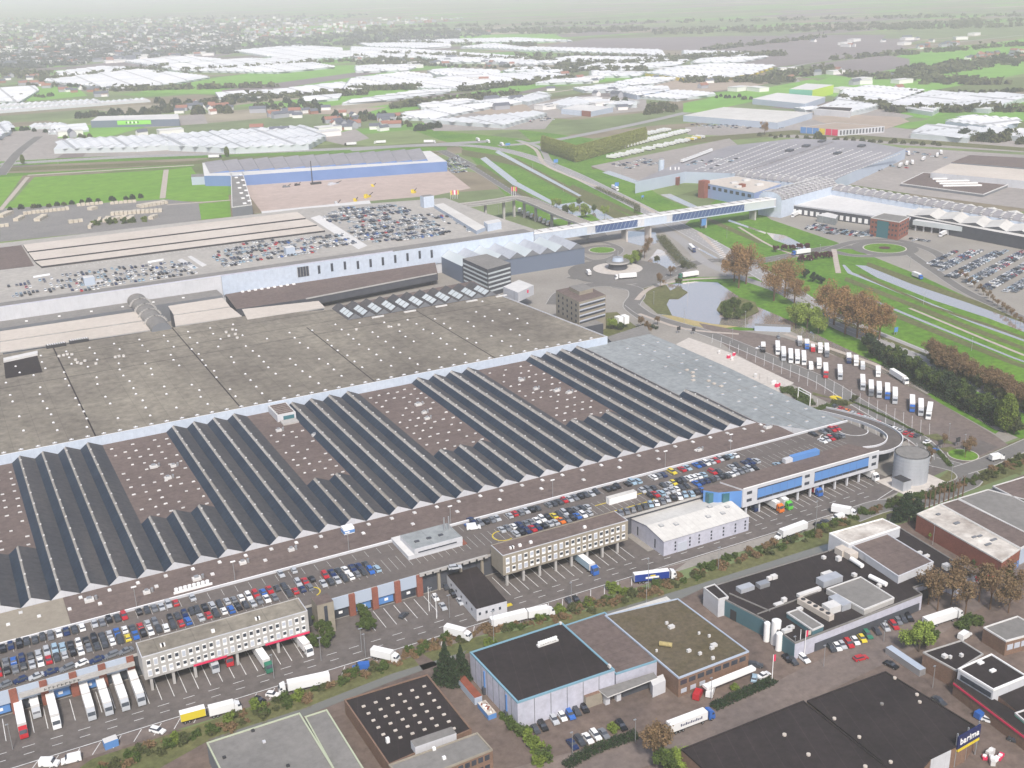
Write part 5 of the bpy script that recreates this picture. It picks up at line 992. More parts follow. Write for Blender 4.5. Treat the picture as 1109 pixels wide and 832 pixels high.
simple('dark_roof_hall', 'hall with a black roof panel behind the coloured facade', 'hall', [(882,118),(888,115.5),(924,117),(921,121)], 9, 'white_wall', 'roof_black', 'white_paint')
t = simple('sign_hall', 'long dark hall with a lime green sign panel at upper left', 'hall', [(98,131),(106,126),(193,123.5),(194,129)], 11, 'dark_wall' if 0 else 'greyblue_dark' if 'greyblue_dark' in M else (defm('greyblue_dark', (.13,.16,.22), .6) or 'greyblue_dark'), 'roof_pale')
P = pts([(98,131),(106,126),(193,123.5),(194,129)], 11); o = facing(t, P, 3, 4, 10.4, 'lime_sign', 'sign_panel', .4, .32, .70); [facing(t, P, 3, 5.6, 8.8, 'white_paint' if i % 2 else 'window', 'sign_letter', .7, .59-.022*i, .603-.022*i) for i in range(7)]
simple('blue_red_works', 'light blue and dark red workshop by the distant road', 'hall', [(608,118),(640,112),(664,115),(632,123)][:0] or [(608,118),(625,113),(664,116),(640,121)], 8, 'greyblue_wall', 'roof_pale')
facing(bpy.data.objects['blue_red_works'], pts([(608,118),(625,113),(664,116),(640,121)], 8), 3, .1, 7.8, 'paleblue_wall', 'blue_wall_panel', .3, .35, 1.0); facing(bpy.data.objects['blue_red_works'], pts([(608,118),(625,113),(664,116),(640,121)], 8), 3, .1, 8.6, 'brick', 'brick_panel', .5, .0, .3)
# ------------------------------------------------------------------ greenhouses
GH = [
 ('broad white glasshouse block far left below the town', [(47,87),(83,75),(133,74),(173,77),(227,83),(187,90),(127,96)], 5, 0),
 ('white glasshouse strip above the long green field', [(170,71),(267,63),(333,67),(362,72),(300,78),(247,77),(187,76)], 5, 0),
 ('pale glasshouse strip touching the haze left of centre', [(253,55),(320,49),(370,52),(370,63),(290,61)], 5, 0),
 ('white glasshouse at the left edge beside small houses', [(-20,96),(37,93),(42,97),(20,110),(-20,108)], 5, 0),
 ('low white glasshouse left of the green field end', [(233,100),(287,97),(323,100),(277,106),(237,106)], 4, 0),
 ('long thin glasshouse edging the green field', [(295,97),(370,88.6),(378,91),(370,100),(327,103)], 4, 0),
 ('large white tent roofed garden hall with open front by the road', [(58,161),(66,151),(120,148),(182,145),(182,157),(150,159)], 7, 1),
 ('large white hall with dark posts along the road', [(182,157),(182,145),(290,138),(330,135.5),(353,146),(334,156),(255,160)], 8, 1),
 ('pale glasshouse first below the hazy fields in the centre', [(380,50.7),(434,53),(495,56),(456,62),(380,62)], 5, 0),
 ('pale glasshouse beside the tree belt in the centre', [(456,62),(499,57),(533,59),(580,63),(580,70),(524,67),(481,67)], 5, 0),
 ('furthest thin glasshouse under the haze in the centre', [(389,47),(485,46),(488,50),(452,52),(398,50)], 5, 0),
 ('furthest thin glasshouse right of centre', [(499,51),(533,47),(580,53),(580,55),(528,52)], 5, 0),
 ('white glasshouse left of the dark sheds', [(370,99),(380,85),(440,78),(467,81),(467,88),(423,90)], 5, 0),
 ('small white glasshouse with dark gable sheds', [(463,77),(481,74),(540,76),(540,80),(492,82),(468,80)], 6, 0),
 ('very wide white glasshouse across the centre', [(423,91),(488,82),(580,78),(614,80),(592,85),(506,96),(457,95)], 5, 0),
 ('long narrow glasshouse above the diagonal road', [(370,112),(380,108),(452,97.5),(488,97),(486,99),(416,108)], 4, 0),
 ('white glasshouse below the diagonal road', [(452,113),(492,106),(517,108),(481,116),(456,116)], 5, 0),
 ('broad white hall roofs beside the village trees', [(425,127),(440,121),(553,108),(560,110),(500,121),(470,128)], 5, 0),
 ('white glasshouse in front of the tan yard', [(459,129),(506,127),(580,120),(592,122),(546,135)], 6, 1),
 ('wide white glasshouse right of the centre trees', [(570,68),(620,61),(700,62),(744,65),(733,70),(675,76),(625,74),(646,69)], 5, 0),
 ('long thin pale glasshouse under the ploughed field', [(571,54),(574,51),(715,54),(719,60.6),(686,58)], 5, 0),
 ('white glasshouse with stepped edge left of the tan field', [(665,89),(699,83),(734,84),(708,90),(677,92)], 5, 0),
 ('white hall with long dark wall right of centre', [(666,98),(683,93),(722,93),(724,97),(690,103)], 8, 2),
 ('small white glasshouse left of the dark walled hall', [(621,95),(666,90),(679,93),(661,98),(632,98)], 5, 0),
 ('white glasshouse in front of the tan field', [(692,104),(726,97),(760,99),(775,101),(733,107)], 5, 0),
 ('big white glasshouse with a yellow end wall', [(699,79),(740,71),(789,69),(838,71),(812,80),(785,84),(737,84)], 7, 3),
 ('thin glasshouse between ploughed fields', [(740,55),(798,56),(816,58),(801,60.6),(740,60)], 5, 0),
 ('white hall left of the black roof panel', [(888,115.5),(913,106.6),(940,101),(962,110),(940,117),(922,121)], 7, 1),
 ('large white glasshouse behind a stepped hedge at upper right', [(913,97),(940,92),(999,97),(958,112),(930,116),(905,108)], 6, 0),
 ('large white glasshouse in the middle of the upper right group', [(959,113),(999,101),(1010,98),(1059,101),(1024,113),(1010,121)], 7, 1),
 ('white glasshouse ending at the right edge', [(1059,101),(1080,100),(1118,103),(1093,111),(1071,118),(1024,114)], 7, 1),
 ('grey-green glasshouse behind the white roof at the right', [(1024,131),(1048,124),(1104,128),(1102,132),(1080,138)], 7, 2),
 ('white flat glasshouse in front of the yards at the right', [(986.5,144),(1006,134),(1066,138),(1048,149)], 7, 1),
 ('white glasshouse roof at the right frame edge', [(1057,142),(1071,137),(1125,141),(1125,150)], 7, 1),
 ('pale works roofs beside the light blue and red workshop', [(596,112),(620,105),(690,109),(690,113),(640,112),(610,116)], 6, 1),
 ('white shed with a dark gable beside the tall pole', [(556,107),(585,99),(593,101),(596,104),(572,110)], 7, 1),
 ('pale roof hall at the left edge behind the trucks', [(-20,134),(10,131),(12,140),(-20,156)], 7, 1),
 ('small pale pavilion roof beside the side road', [(52,143),(56,136),(93,134),(96,140),(70,143)], 4, 0),
 ('low white hall at the trailer park upper end', [(744,124),(770,120),(782,124),(765,131)][:0] or [(610,146-32),(611,113),(612,113.5),(611,114.5)], 4, 0),
]
GH = GH[:-1]
for i, l in enumerate(([(300,58),(380,55),(380,61),(292,65)], [(135,66),(200,61),(240,64),(160,70)], [(385,71),(455,70),(440,76),(385,77)], [(560,73),(620,74),(600,78),(545,77)], [(640,77),(698,78),(690,82),(640,82)], [(760,63),(830,61),(800,67),(748,68)], [(590,86),(655,83),(640,88),(580,90)], [(512,110),(552,104),(588,107),(545,113)], [(330,104),(370,101),(366,106),(322,110)], [(245,66),(330,62),(345,65),(260,70)], [(860,116),(880,114),(886,116),(872,119)], [(430,44),(560,41),(620,44),(480,46)], [(60,78),(110,72),(140,73),(70,82)])): GH.append(('thin pale glasshouse sliver, %s of the small ones between the larger blocks' % ordn(i+1), l, 5, 0))
def glasshouse(label, l, z, style):
    P = pts(l, z); c = centroid(P); t = thing('glasshouse', label, 'greenhouse', (c[0], c[1], 0), 'white glasshouses across the plain')
    b = MB(); b.prism(P, .02, z-.6, ['glass_grey','glass_grey','greyblue_wall','line_yellow'][style], 'greenhouse_glass'); b.build('wall', t)
    # ridges clipped to the outline: scan lines along the long direction
    P2 = [Vector(p) for p in P]
    if sum(P[i][0]*P[(i+1)%len(P)][1]-P[(i+1)%len(P)][0]*P[i][1] for i in range(len(P))) < 0: P2.reverse()
    ang = 0.0 if style != 1 else math.pi/2; dx = Vector((math.cos(ang), math.sin(ang))); dy = Vector((-dx.y, dx.x))
    vs_ = [p.dot(dy) for p in P2]; v0, v1 = min(vs_), max(vs_); dist = (Vector(c[:2])-Vector((CX,CY))).length; w = 8 if dist < 1500 else 14 if dist < 2500 else 24
    b = MB(); v = v0
    def cut(v):
        xs = []
        for i in range(len(P2)):
            a, e = P2[i], P2[(i+1) % len(P2)]; va, ve = a.dot(dy), e.dot(dy)
            if (va-v)*(ve-v) < 0: f = (v-va)/(ve-va); xs.append(a.dot(dx)*(1-f)+e.dot(dx)*f)
        return (min(xs), max(xs)) if len(xs) > 1 else None
    while v+w < v1:
        cs = cut(v+w/2)
        if cs:
            h = w*.2 if w < 10 else w*.13; a0, a1 = cs; p = lambda u, vv, zz: (dx.x*u+dy.x*vv, dx.y*u+dy.y*vv, zz)
            zb = z-.58; b.face([p(a0,v,zb),p(a1,v,zb),p(a1,v+w/2,zb+h),p(a0,v+w/2,zb+h)], 'greenhouse_glass'); b.face([p(a0,v+w/2,zb+h),p(a1,v+w/2,zb+h),p(a1,v+w,zb),p(a0,v+w,zb)], 'greenhouse_glass')
            b.face([p(a0,v,zb),p(a0,v+w/2,zb+h),p(a0,v+w,zb)], 'glass_grey'); b.face([p(a1,v,zb),p(a1,v+w/2,zb+h),p(a1,v+w,zb)], 'glass_grey')
        v += w
    if b.f: b.build('glass_roof', t)
    return t, P
for lab, l, z, st in GH:
    t, P = glasshouse(lab, l, z, st)
    if 'dark posts' in lab:
        a, c_ = at(256,165), at(334,160)
        for i in range(18): m_ = a.lerp(c_, i/17); q = MB(); q.obox(m_.x, m_.y, 0, 1.1, 1.1, .02, 8, 'steel_dark'); q.build('post', t)
# tent row
for r_, (p0, p1, n) in enumerate((((2,122),(162,110),26), ((-2,117),(110,111),16), ((40,139),(72,138),6))):
    for i in range(n):
        x = p0[0]+(p1[0]-p0[0])*i/n; y = p0[1]+(p1[1]-p0[1])*i/n; a = at(x, y); b = MB(); w = 10
        b.box(a.x-w, a.x+w, a.y-14, a.y+14, .02, 3.5, 'glass_grey'); b.face([(a.x-w,a.y-14,3.5),(a.x,a.y-14,7.5),(a.x,a.y+14,7.5),(a.x-w,a.y+14,3.5)], 'greenhouse_glass'); b.face([(a.x,a.y-14,7.5),(a.x+w,a.y-14,3.5),(a.x+w,a.y+14,3.5),(a.x,a.y+14,7.5)], 'greenhouse_glass'); b.face([(a.x-w,a.y-14,3.5),(a.x+w,a.y-14,3.5),(a.x,a.y-14,7.5)], 'white_wall')
        tag(b.build('gabled_greenhouse', None, (a.x,a.y,0)), 'small gabled white greenhouse, %s from the left in the %s row at upper left' % (ordn(i+1), ('long front','shorter rear','lowest')[r_]), 'greenhouse', 'gabled greenhouses in rows at upper left')
# ------------------------------------------------------------------ far houses
tb = MB(); rt = random.Random(5)
for k_ in range(900):
    u, v_ = rt.random(), rt.random()
    p_ = at(-5+520*u*(1-.5*v_), 20+v_*(50-22*u)); w_ = rt.uniform(8, 26); tb.obox(p_.x, p_.y, rt.random()*3, w_, w_*.5, 0, rt.uniform(5, 12), rt.choice(('house_grey','house_grey','roof_pale','house_red','house_white')), rt.choice(('roof_hazegrey','tile_dark','roof_pale','tile_red','tile_dark')))
FARH = tb
random.seed(21)
def house_proto(col, roofc, w, d, h, flat=False):
    b = MB(); b.box(-w/2, w/2, -d/2, d/2, 0, h, col, 'roof_grey'); wall = b; 
    r_ = MB()
    if flat: r_.box(-w/2-.3, w/2+.3, -d/2-.3, d/2+.3, h, h+.8, roofc)
    else:
        e = .5; r_.face([(-w/2-e,-d/2-e,h),(w/2+e,-d/2-e,h),(w/2+e,0,h+d*.45),(-w/2-e,0,h+d*.45)], roofc); r_.face([(-w/2-e,0,h+d*.45),(w/2+e,0,h+d*.45),(w/2+e,d/2+e,h),(-w/2-e,d/2+e,h)], roofc)
        r_.face([(-w/2,-d/2,h),(-w/2,0,h+d*.44),(-w/2,d/2,h)], col); r_.face([(w/2,-d/2,h),(w/2,0,h+d*.44),(w/2,d/2,h)], col)
    return wall, r_
HP = []
for col, rf, w, d, h, fl in (('house_red','tile_dark',14,9,5,0),('house_white','tile_dark',16,9,5,0),('house_grey','tile_red',20,10,6,0),('house_white','roof_pale',36,22,7,1),('house_grey','tile_dark',28,10,7,0),('house_white','tile_red',12,9,5,0)):
    wl2, rf2 = house_proto(col, rf, w, d, h, fl); HP.append((wl2, rf2, col))
PROT = {}
def put_house(k, x, y, a, label, group):
    if k not in PROT:
        wl2, rf2, _ = HP[k]; t = thing('house', 'x', 'house', (0,0,0)); wl2.build('wall', t); rf2.build('roof', t); PROT[k] = t; o = t
    else: o = copy_tree(PROT[k])
    o.location = (x, y, 0); o.rotation_euler = (0, 0, a); o['label'] = label; o['category'] = 'house'; o['group'] = group
zones = [((430,60),(1000,80),(430,100),(1000,100),38,'spread'), ((500,104),(720,100),(500,122),(740,118),12,'spread'), ((40,140),(400,142),(60,150),(400,150),10,'spread'), ((860,45),(1060,36),(880,52),(1040,50),14,'farm'), ((0,62),(250,58),(0,72),(150,68),60,'town'), ((0,45),(260,40),(0,60),(250,56),36,'town'), ((0,84),(45,83),(0,92),(60,94),12,'left'), ((20,92),(130,98),(40,98),(120,106),14,'left'), ((195,110),(260,112),(190,124),(250,124),16,'village'), ((270,118),(340,122),(300,132),(340,130),10,'village'), ((350,118),(430,122),(360,142),(430,142),24,'village'), ((380,62),(560,68),(380,68),(560,74),16,'belt'), ((1030,60),(1109,55),(1035,66),(1109,66),16,'east'), ((985,50),(1040,47),(990,54),(1040,52),10,'east'), ((0,30),(400,24),(0,42),(560,38),14,'far')]
lab = {'spread':('small works building among the distant glasshouses','works buildings among the glasshouses'),'farm':('hazy farm building among the ploughed fields','farm buildings in the ploughed fields'),'town':('small hazy house in the dense town at upper left','town houses at upper left'),'left':('small house among trees and glasshouses at the left edge','houses near the left edge'),'village':('village house with garden trees above the highway','village houses above the highway'),'belt':('tiny house in the tree belt among the central glasshouses','houses in the central tree belt'),'east':('pale house in the hazy village at upper right','houses of the upper right village'),'far':('faint block at the hazy edge of the far city','faint blocks of the far city')}
for a0, a1, b0, b1, n, key in zones:
    for i in range(n):
        u, v = random.random(), random.random(); px = (a0[0]*(1-u)+a1[0]*u)*(1-v)+(b0[0]*(1-u)+b1[0]*u)*v; py = (a0[1]*(1-u)+a1[1]*u)*(1-v)+(b0[1]*(1-u)+b1[1]*u)*v
        p = at(px, py); k = random.choice((0,1,2,4,5,1)) if key not in ('far','town','spread','farm') else random.choice((3,4,2,3,1))
        put_house(k, p.x, p.y, random.choice((0,.2,1.57,-.4)), lab[key][0], lab[key][1])
tag(FARH.build('far_houses'), 'hundreds of tiny hazy houses of the far town', 'houses', kind='stuff')
# ================================================================== VEHICLES
CARCOL = {'black':(.012,.012,.015),'dark grey':(.05,.055,.065),'silver':(.42,.44,.47),'white':(.74,.75,.76),'dark blue':(.015,.03,.10),'blue':(.03,.12,.42),'red':(.42,.02,.03),'grey':(.16,.17,.19),'yellow':(.62,.50,.04),'royal blue':(.015,.045,.26),'bright green':(.09,.42,.04),'orange':(.65,.16,.02),'green':(.03,.16,.10),'pale blue':(.30,.42,.52)}
def car_proto(kind, cname):
    col = paint(cname.replace(' ', '_'), CARCOL[cname])
    L, Wd, H = {'hatchback':(3.9,1.7,1.48),'saloon':(4.5,1.78,1.42),'estate':(4.6,1.78,1.5),'van':(5.2,2.0,2.2)}[kind]
    prof = {'hatchback':[(-1,.25),(-1,.85),(-.93,1.0),(.45,.95),(.97,.72),(1,.3)],'saloon':[(-1,.25),(-1,.8),(-.9,.95),(.42,.92),(.96,.70),(1,.3)],'estate':[(-1,.25),(-1,.9),(-.95,1.0),(.45,.95),(.97,.72),(1,.3)],'van':[(-1,.3),(-1,1.2),(-.98,2.1),(.3,2.15),(.55,1.15),(.96,1.0),(1,.35)]}[kind]
    b = MB(); w = Wd/2; pr_ = [(x*L/2, z) for x, z in prof]; n = len(pr_)
    def shell(pr_, w0, w1=None, k=col):
        w1 = w1 or w0; zmin = min(z for _, z in pr_); zmax = max(z for _, z in pr_); ww = lambda z: w0+(w1-w0)*(z-zmin)/max(.01, zmax-zmin)
        b.face([(x,-ww(z),z) for x, z in pr_], k); b.face([(x,ww(z),z) for x, z in pr_][::-1], k)
        for i in range(len(pr_)):
            (xa, za), (xb, zb) = pr_[i], pr_[(i+1) % len(pr_)]; b.face([(xa,-ww(za),za),(xa,ww(za),za),(xb,ww(zb),zb),(xb,-ww(zb),zb)], k)
    shell(pr_, w, w*.93)
    body = b
    gl = MB(); rf = None
    if kind == 'van': gl.box(L*.13, L*.262, -w*.9, w*.9, 1.25, 1.95, 'window')
    else:
        x0, x1, x2, x3 = {'hatchback':(-.9,-.72,.12,.44),'saloon':(-.62,-.38,.12,.42),'estate':(-.93,-.84,.14,.44)}[kind]; z0 = .93; q = lambda x: x*L/2
        base = [(q(x0),-w*.88),(q(x3),-w*.88),(q(x3),w*.88),(q(x0),w*.88)]; top = [(q(x1),-w*.72),(q(x2),-w*.72),(q(x2),w*.72),(q(x1),w*.72)]
        for i in range(4): j = (i+1) % 4; gl.face([(*base[i],z0),(*base[j],z0),(*top[j],H-.05),(*top[i],H-.05)], 'window')
        body.box(q(x1)-.02, q(x2)+.02, -w*.73, w*.73, H-.06, H, col)
    t = thing('parked_car', 'x', 'van' if kind == 'van' else 'car', (0,0,0)); body.build('body', t); gl.build('windows', t)
    for sx in (-.31, .32):
        for sy in (-1, 1):
            wh = MB(); wh.tube((sx*L, sy*(w-.18), .32), (sx*L, sy*(w+.01), .32), .32, 'rubber', 10); wh.tube((sx*L, sy*(w+.0), .32), (sx*L, sy*(w+.015), .32), .18, 'metal', 8); wh.build('wheel', t)
    return t
CP = {}; NCAR = [0]; FARCAR = []
def put_car(x, y, z, a, cname, kind, label, group):
    NCAR[0] += 1; key = (kind, cname)
    if key not in CP: CP[key] = o = car_proto(kind, cname)
    else: o = copy_tree(CP[key])
    o.location = (x, y, z); o.rotation_euler = (0, 0, a); o.scale = (1.1, 1.12, 1.1); o['label'] = label; o['category'] = 'van' if kind == 'van' else 'car'; o['group'] = group
    return o
WEIGHT = ['black']*6+['dark grey']*8+['silver']*8+['white']*6+['dark blue']*3+['grey']*6+['red']*2+['blue']*1+['pale blue']*2
KIND = ['hatchback']*4+['saloon']*3+['estate']*3
def row(x0, x1, y, z, head, desc, where, group, p=.93, pitch=2.5, special={}, skip=()):
    n = 0; x = x0
    while x <= x1:
        if random.random() < p and not any(a <= x <= b for a, b in skip):
            n += 1; c = random.choice(WEIGHT)
            for sx, sc in special.items():
                if abs(sx-x) < pitch/2: c = sc
            kd = random.choice(KIND); put_car(x+random.uniform(-.12,.12), y+random.uniform(-.35,.35), z, R(head)+random.choice((0, math.pi))+random.uniform(-.03,.03), c, kd, '%s %s, %s from left, %s' % (c, kd, ordn(n), where), group)
        x += pitch
G1 = 'cars parked on the roof deck above the docks'
row(-18, 17, -25.1, 9.0, 90, '', 'parapet row of the roof deck, left stretch', G1, .95)
row(21, 50, -25.2, 9.0, 90, '', 'parapet row of the roof deck, second stretch', G1, .95)
row(52, 96, -24.8, 9.0, 90, '', 'thin parapet row above the white office block', G1, .3)
row(-18, 52, -34.6, 9.0, 90, '', 'upper line of the leftmost double row', G1, .93, 2.5, {33.7:'red', 29:'white'})
row(-18, 50, -40.0, 9.0, 90, '', 'lower line of the leftmost double row', G1, .95, 2.5, {29.2:'yellow', 2:'white'})
row(54, 117, -34.0, 9.0, 90, '', 'upper double row line behind white office block', G1, .9, 2.6, {75.3:'red', 78:'blue'})
row(54, 119, -39.6, 9.0, 90, '', 'lower double row line behind white office block', G1, .9, 2.6, {83:'red', 88:'red', 65:'blue'})
row(-14, 29, -48.0, 9.0, 12, '', 'slanted row on the dock edge', G1, .85, 4.6)
row(163, 297, -26.2, 9.0, 90, '', 'parapet row right of the boiler house', G1, .9, 2.6, {183:'red', 262:'yellow', 268:'red', 164:'blue'}, ((246,249),(263,265)))
row(173, 213, -35.8, 9.0, 90, '', 'upper double row line behind beige block', G1, .95, 2.6, {196.5:'yellow'})
row(176, 212, -41.2, 9.0, 90, '', 'lower double row line behind beige block', G1, .95, 2.6, {196.8:'orange', 212:'red'})
row(240, 300, -35.4, 9.0, 90, '', 'upper double row line behind white shed', G1, .9, 2.6, {256:'yellow', 276:'red', 293:'red'})
row(240, 296, -41.0, 9.0, 90, '', 'lower double row line behind white shed', G1, .9, 2.6, {262:'red'})
row(221, 262, -47.6, 9.0, 70, '', 'row right behind the white shed roof', G1, .95, 2.9)
row(305, 322, -44.5, 9.0, 90, '', 'short row beside the blue plant box', G1, .95, 2.7)
row(324, 334, -46, 9.0, 90, '', 'few cars right of the blue plant box', G1, 1, 2.7)
row(342, 357, -26.2, 9.0, 90, '', 'short row at right end of parapet', G1, .95, 2.8)
row(340, 352, -34, 9.0, 90, '', 'arc of cars at right deck end', G1, .9, 2.8)
def pc(px, py, hx, hy, c, k, lab_, z=0, group='cars on the streets and yards'):
    a, h = at(px, py, z), at(px+hx, py+hy, z); put_car(a.x, a.y, z+.05 if z == 0 else z, math.atan2(h.y-a.y, h.x-a.x), c, k, lab_, group)
for px, py, c in ((403,576,'black'),): pass
pc(511,565,5,3,'dark blue','saloon','dark blue car by the brick ramp of the boiler house',9,G1); pc(513,573,9,-1,'white','van','white van parked by the brick ramp on the deck',9,G1)
pc(493,616,8,-1,'silver','estate','silver estate on the bridge over the yard',9,G1); pc(398,572,2,5,'white','van','white van at the right end of the deck cars by the yellow arrow',9,G1) if 0 else None
pc(437.4,668,6,-5,'dark grey','hatchback','dark car alone in the middle dock yard'); pc(471.6,649,4,6,'white','hatchback','white and blue car left in the pair behind the flag poles'); pc(479.8,658.5,4,6,'silver','saloon','silver car right in the pair behind the flag poles')
pc(498.6,653,4,6,'silver','saloon','silver car nearest the road beside the cream office'); pc(491,645,4,6,'black','estate','black car second from the road beside the cream office'); pc(482.5,636.5,4,6,'dark grey','estate','dark car third from the road beside the cream office'); pc(475,628,4,6,'dark grey','saloon','dark car fourth from the road beside the cream office')
pc(617,654,4,5,'dark grey','estate','dark car left of the pair in the lay-by above the pale warehouse'); pc(624,651,4,5,'black','saloon','black car right of the pair in the lay-by above the pale warehouse')
pc(887.5,570,7,2,'black','saloon','black car left of two in the lay-by below the blue banded block'); pc(895,567,7,2,'dark grey','saloon','dark car right of two in the lay-by below the blue banded block')
pc(171,793,8,2,'white','estate','white car in the lay-by at lower left beside bushes'); pc(295.5,754,8,1,'white','hatchback','white car behind the big white lorry on the road'); pc(281,760,6,2,'black','hatchback','dark car half hidden by a bush in the lay-by')
for i, (px, py, c) in enumerate(((600,781,'silver'),(609,778,'white'),(617.5,775.5,'blue'),(624.5,772.5,'dark grey'),(632.5,768.5,'black'),(580,792,'dark grey'),(588,788,'black'))): pc(px, py, 4, 6, c, 'hatchback' if i % 2 else 'estate', '%s car, %s in the row against the pale warehouse' % (c, ordn(i+1)))
for i, (px, py, c) in enumerate(((620,808,'dark blue'),(628,804,'dark grey'),(636.5,801.5,'white'),(645,798,'white'),(654,796.5,'grey'),(673,787.5,'black'))): pc(px, py, 5, 6, c, 'estate' if i % 2 else 'saloon', '%s car, %s from left along the warehouse yard hedge' % (c, ordn(i+1)))
pc(756,754,3,-6,'red','van','red van in front of the brick hall'); pc(769.5,751,2,-6,'white','van','white van next to the red van'); pc(817,736,1,-5,'pale blue','hatchback','pale blue car by the hedge of the brick hall'); pc(827,733,6,-3,'white','saloon','white car at the hedge end beside the red flag'); pc(818,722,8,1,'dark grey','estate','dark pickup at the corner of the brick hall')
pc(932,714.5,8,-2,'red','estate','red car driving along the street'); pc(965,722,8,4,'black','saloon','black car beside the bicycle shelter'); pc(870.5,715,6,5,'white','estate','white car left of the flag poles at the factory'); pc(852.5,715,5,5,'black','hatchback','black car first by the white gas tanks'); pc(859,718,5,5,'dark grey','hatchback','dark car second by the white gas tanks')
for i, (px, py, c) in enumerate(((900,703,'dark grey'),(906.5,702.5,'white'),(912,700.5,'silver'),(919,698.5,'red'),(926,696,'white'),(933.5,693.5,'yellow'),(939.5,689,'green'),(949.5,685.5,'dark grey'),(959,681.5,'silver'),(968,679,'red'),(972.5,674.5,'grey'),(978,672.5,'dark grey'),(984,670.5,'black'))): pc(px, py, 5, 6, c, 'hatchback' if i % 3 else 'estate', '%s car, %s from the left in the row along the factory front' % (c, ordn(i+1)))
pc(1044.6,690.5,6,-4,'white','van','white van on the path by the brick office'); pc(1064,776,6,-3,'blue','van','bright blue van in the brick-paved yard at right'); pc(1071,782,6,2,'white','hatchback','white small car just below the blue van'); pc(1017,761,7,5,'dark grey','saloon','dark car along the edge of the black roofed hall'); pc(1101,804,8,3,'dark grey','saloon','dark car in the yard at the right edge'); pc(783,655,-6,-5,'dark grey','van','dark green van left of the factory') if 0 else pc(767,657,6,5,'dark grey','van','dark van parked at the left corner of the black factory')
pc(400,726,-8,1,'blue','van','blue van parked in the lay-by right of the big white lorry') if 0 else pc(391,725,-8,1,'blue','van','blue van on the red hatched lay-by'); pc(77.5,825,-8,2,'white','van','white and blue van at the lower left lay-by'); pc(54,829,9,0,'white','van','white van at the bottom left edge')
pc(845.6,582.6,-7,3,'white','van','white van in front of the pale trailer below the blue block'); pc(907,563,-8,2,'white','van','white van behind two dark cars in the lay-by')
# red cars along the ramp
for i in range(13):
    c = ['dark grey','red','orange','silver','red','silver','silver','red','black','white','silver','red','red'][i]; pc(904+i*6.6+(5 if i > 7 else 0), 441+(i*6.6+(5 if i > 7 else 0))*.378, 7, -4, c, 'hatchback', '%s car, %s from the left in the row beside the helix ramp' % (c, ordn(i+1)))
for i, (px, py, c) in enumerate(((985,468,'black'),(993,473,'dark grey'),(1004,480,'white'),(1012,489,'blue'),(1005,496,'white'),(977,478,'black'))): pc(px, py, 7, -3, c, 'saloon', '%s car, %s one around the galvanised tank' % (c, ordn(i+1)))
pc(822,378,-6,1,'white','hatchback','white car at the left end of the lorry park'); pc(843,366.5,3,5,'grey','hatchback','grey car below the grey shelter at the lorry park')
FAR_N = 300-NCAR[0]
print('individual cars so far', NCAR[0])
# far car parks: as one uncountable set of cars
cars = []
def inside(p, poly):
    c = False
    for i in range(len(poly)):
        (x1, y1), (x2, y2) = poly[i], poly[i-1]
        if (y1 > p[1]) != (y2 > p[1]) and p[0] < (x2-x1)*(p[1]-y1)/(y2-y1)+x1: c = not c
    return c
def lot(l, z, p=.85, ang=0.0, px=2.6, rows_=(5.2, 10.5)):
    P = pts(l, z); ca, sa_ = math.cos(ang), math.sin(ang); Q = [(x*ca+y*sa_, -x*sa_+y*ca) for x, y in P]; y = min(q[1] for q in Q)+2; y1 = max(q[1] for q in Q); x1 = max(q[0] for q in Q); k = 0
    while y < y1:
        x = min(q[0] for q in Q); pp = p*random.uniform(.75, 1.1)
        while x < x1:
            if inside((x, y), Q) and random.random() < pp: cars.append((x*ca-y*sa_, x*sa_+y*ca, z, ang+math.pi/2+random.choice((0, math.pi))))
            x += px
        y += rows_[k % 2]; k += 1
for l, p in (([(60,305),(70,296),(200,283),(213,290),(213,297),(150,305),(90,316),(60,316)], .8), ([(0,322),(0,312),(60,300),(60,316),(20,322)], .45), ([(225,277),(270,263),(340,257),(372,253),(388,266),(300,280),(240,290)], .8), ([(345,236),(372,225),(432,222),(452,232),(400,240),(360,244)], .8), ([(372,252),(395,240),(455,233),(490,252),(470,256),(405,264),(390,262)], .8), ([(460,232),(490,232),(520,250),(505,252)], .5)): lot(l, 21, p)
lot([(478,178),(495,168),(510,182),(505,186),(490,188)], .1, .6, 0); lot([(560,238),(566,228),(590,234),(600,244),(585,246)], .1, .0)
EAE = ang_of((1010,300),(1060,275)); lot([(1000,282),(1024,270),(1036,272),(1012,290)], .1, .9, EAE, 2.6, (5,11)); lot([(1015,287),(1050,272),(1105,272),(1140,290),(1100,318),(1060,313),(1020,298)], .1, .9, EAE, 2.6, (5,10.5))
lot([(868,247),(880,243),(940,252),(950,258),(900,254)], .1, .9, ang_of((870,246),(940,256)), 2.6, (5,7)); lot([(985,258),(1000,259),(1012,264),(990,262)], .1, .8, ang_of((985,259),(1010,263)))
lot([(742,178),(770,170),(800,172),(770,184),(750,183)], 12, .22, .6); lot([(660,178),(700,172),(715,178),(680,184)], .1, .35, .5); lot([(930,158),(1000,170),(1030,172),(1000,166)], .1, .3, .3); lot([(745,135),(830,132),(860,140),(760,139)], .1, .35, .1); lot([(560,128),(590,126),(600,130),(575,133)], .1, .4, 0)
lot([(0,269),(20,266),(80,262),(80,265),(20,270),(0,272)], .1, .35, 0); lot([(905,178),(930,172),(985,182),(950,188)], .1, .15, .3); lot([(560,238),(575,232),(598,240),(590,246)], .1, .0)
far_cars = cars
groups_ = {}
for x, y, z, a in far_cars: groups_.setdefault(random.choice(WEIGHT+['silver','white','white','silver','pale blue']*2), []).append((x, y, z, a))
mbf = MB(); 
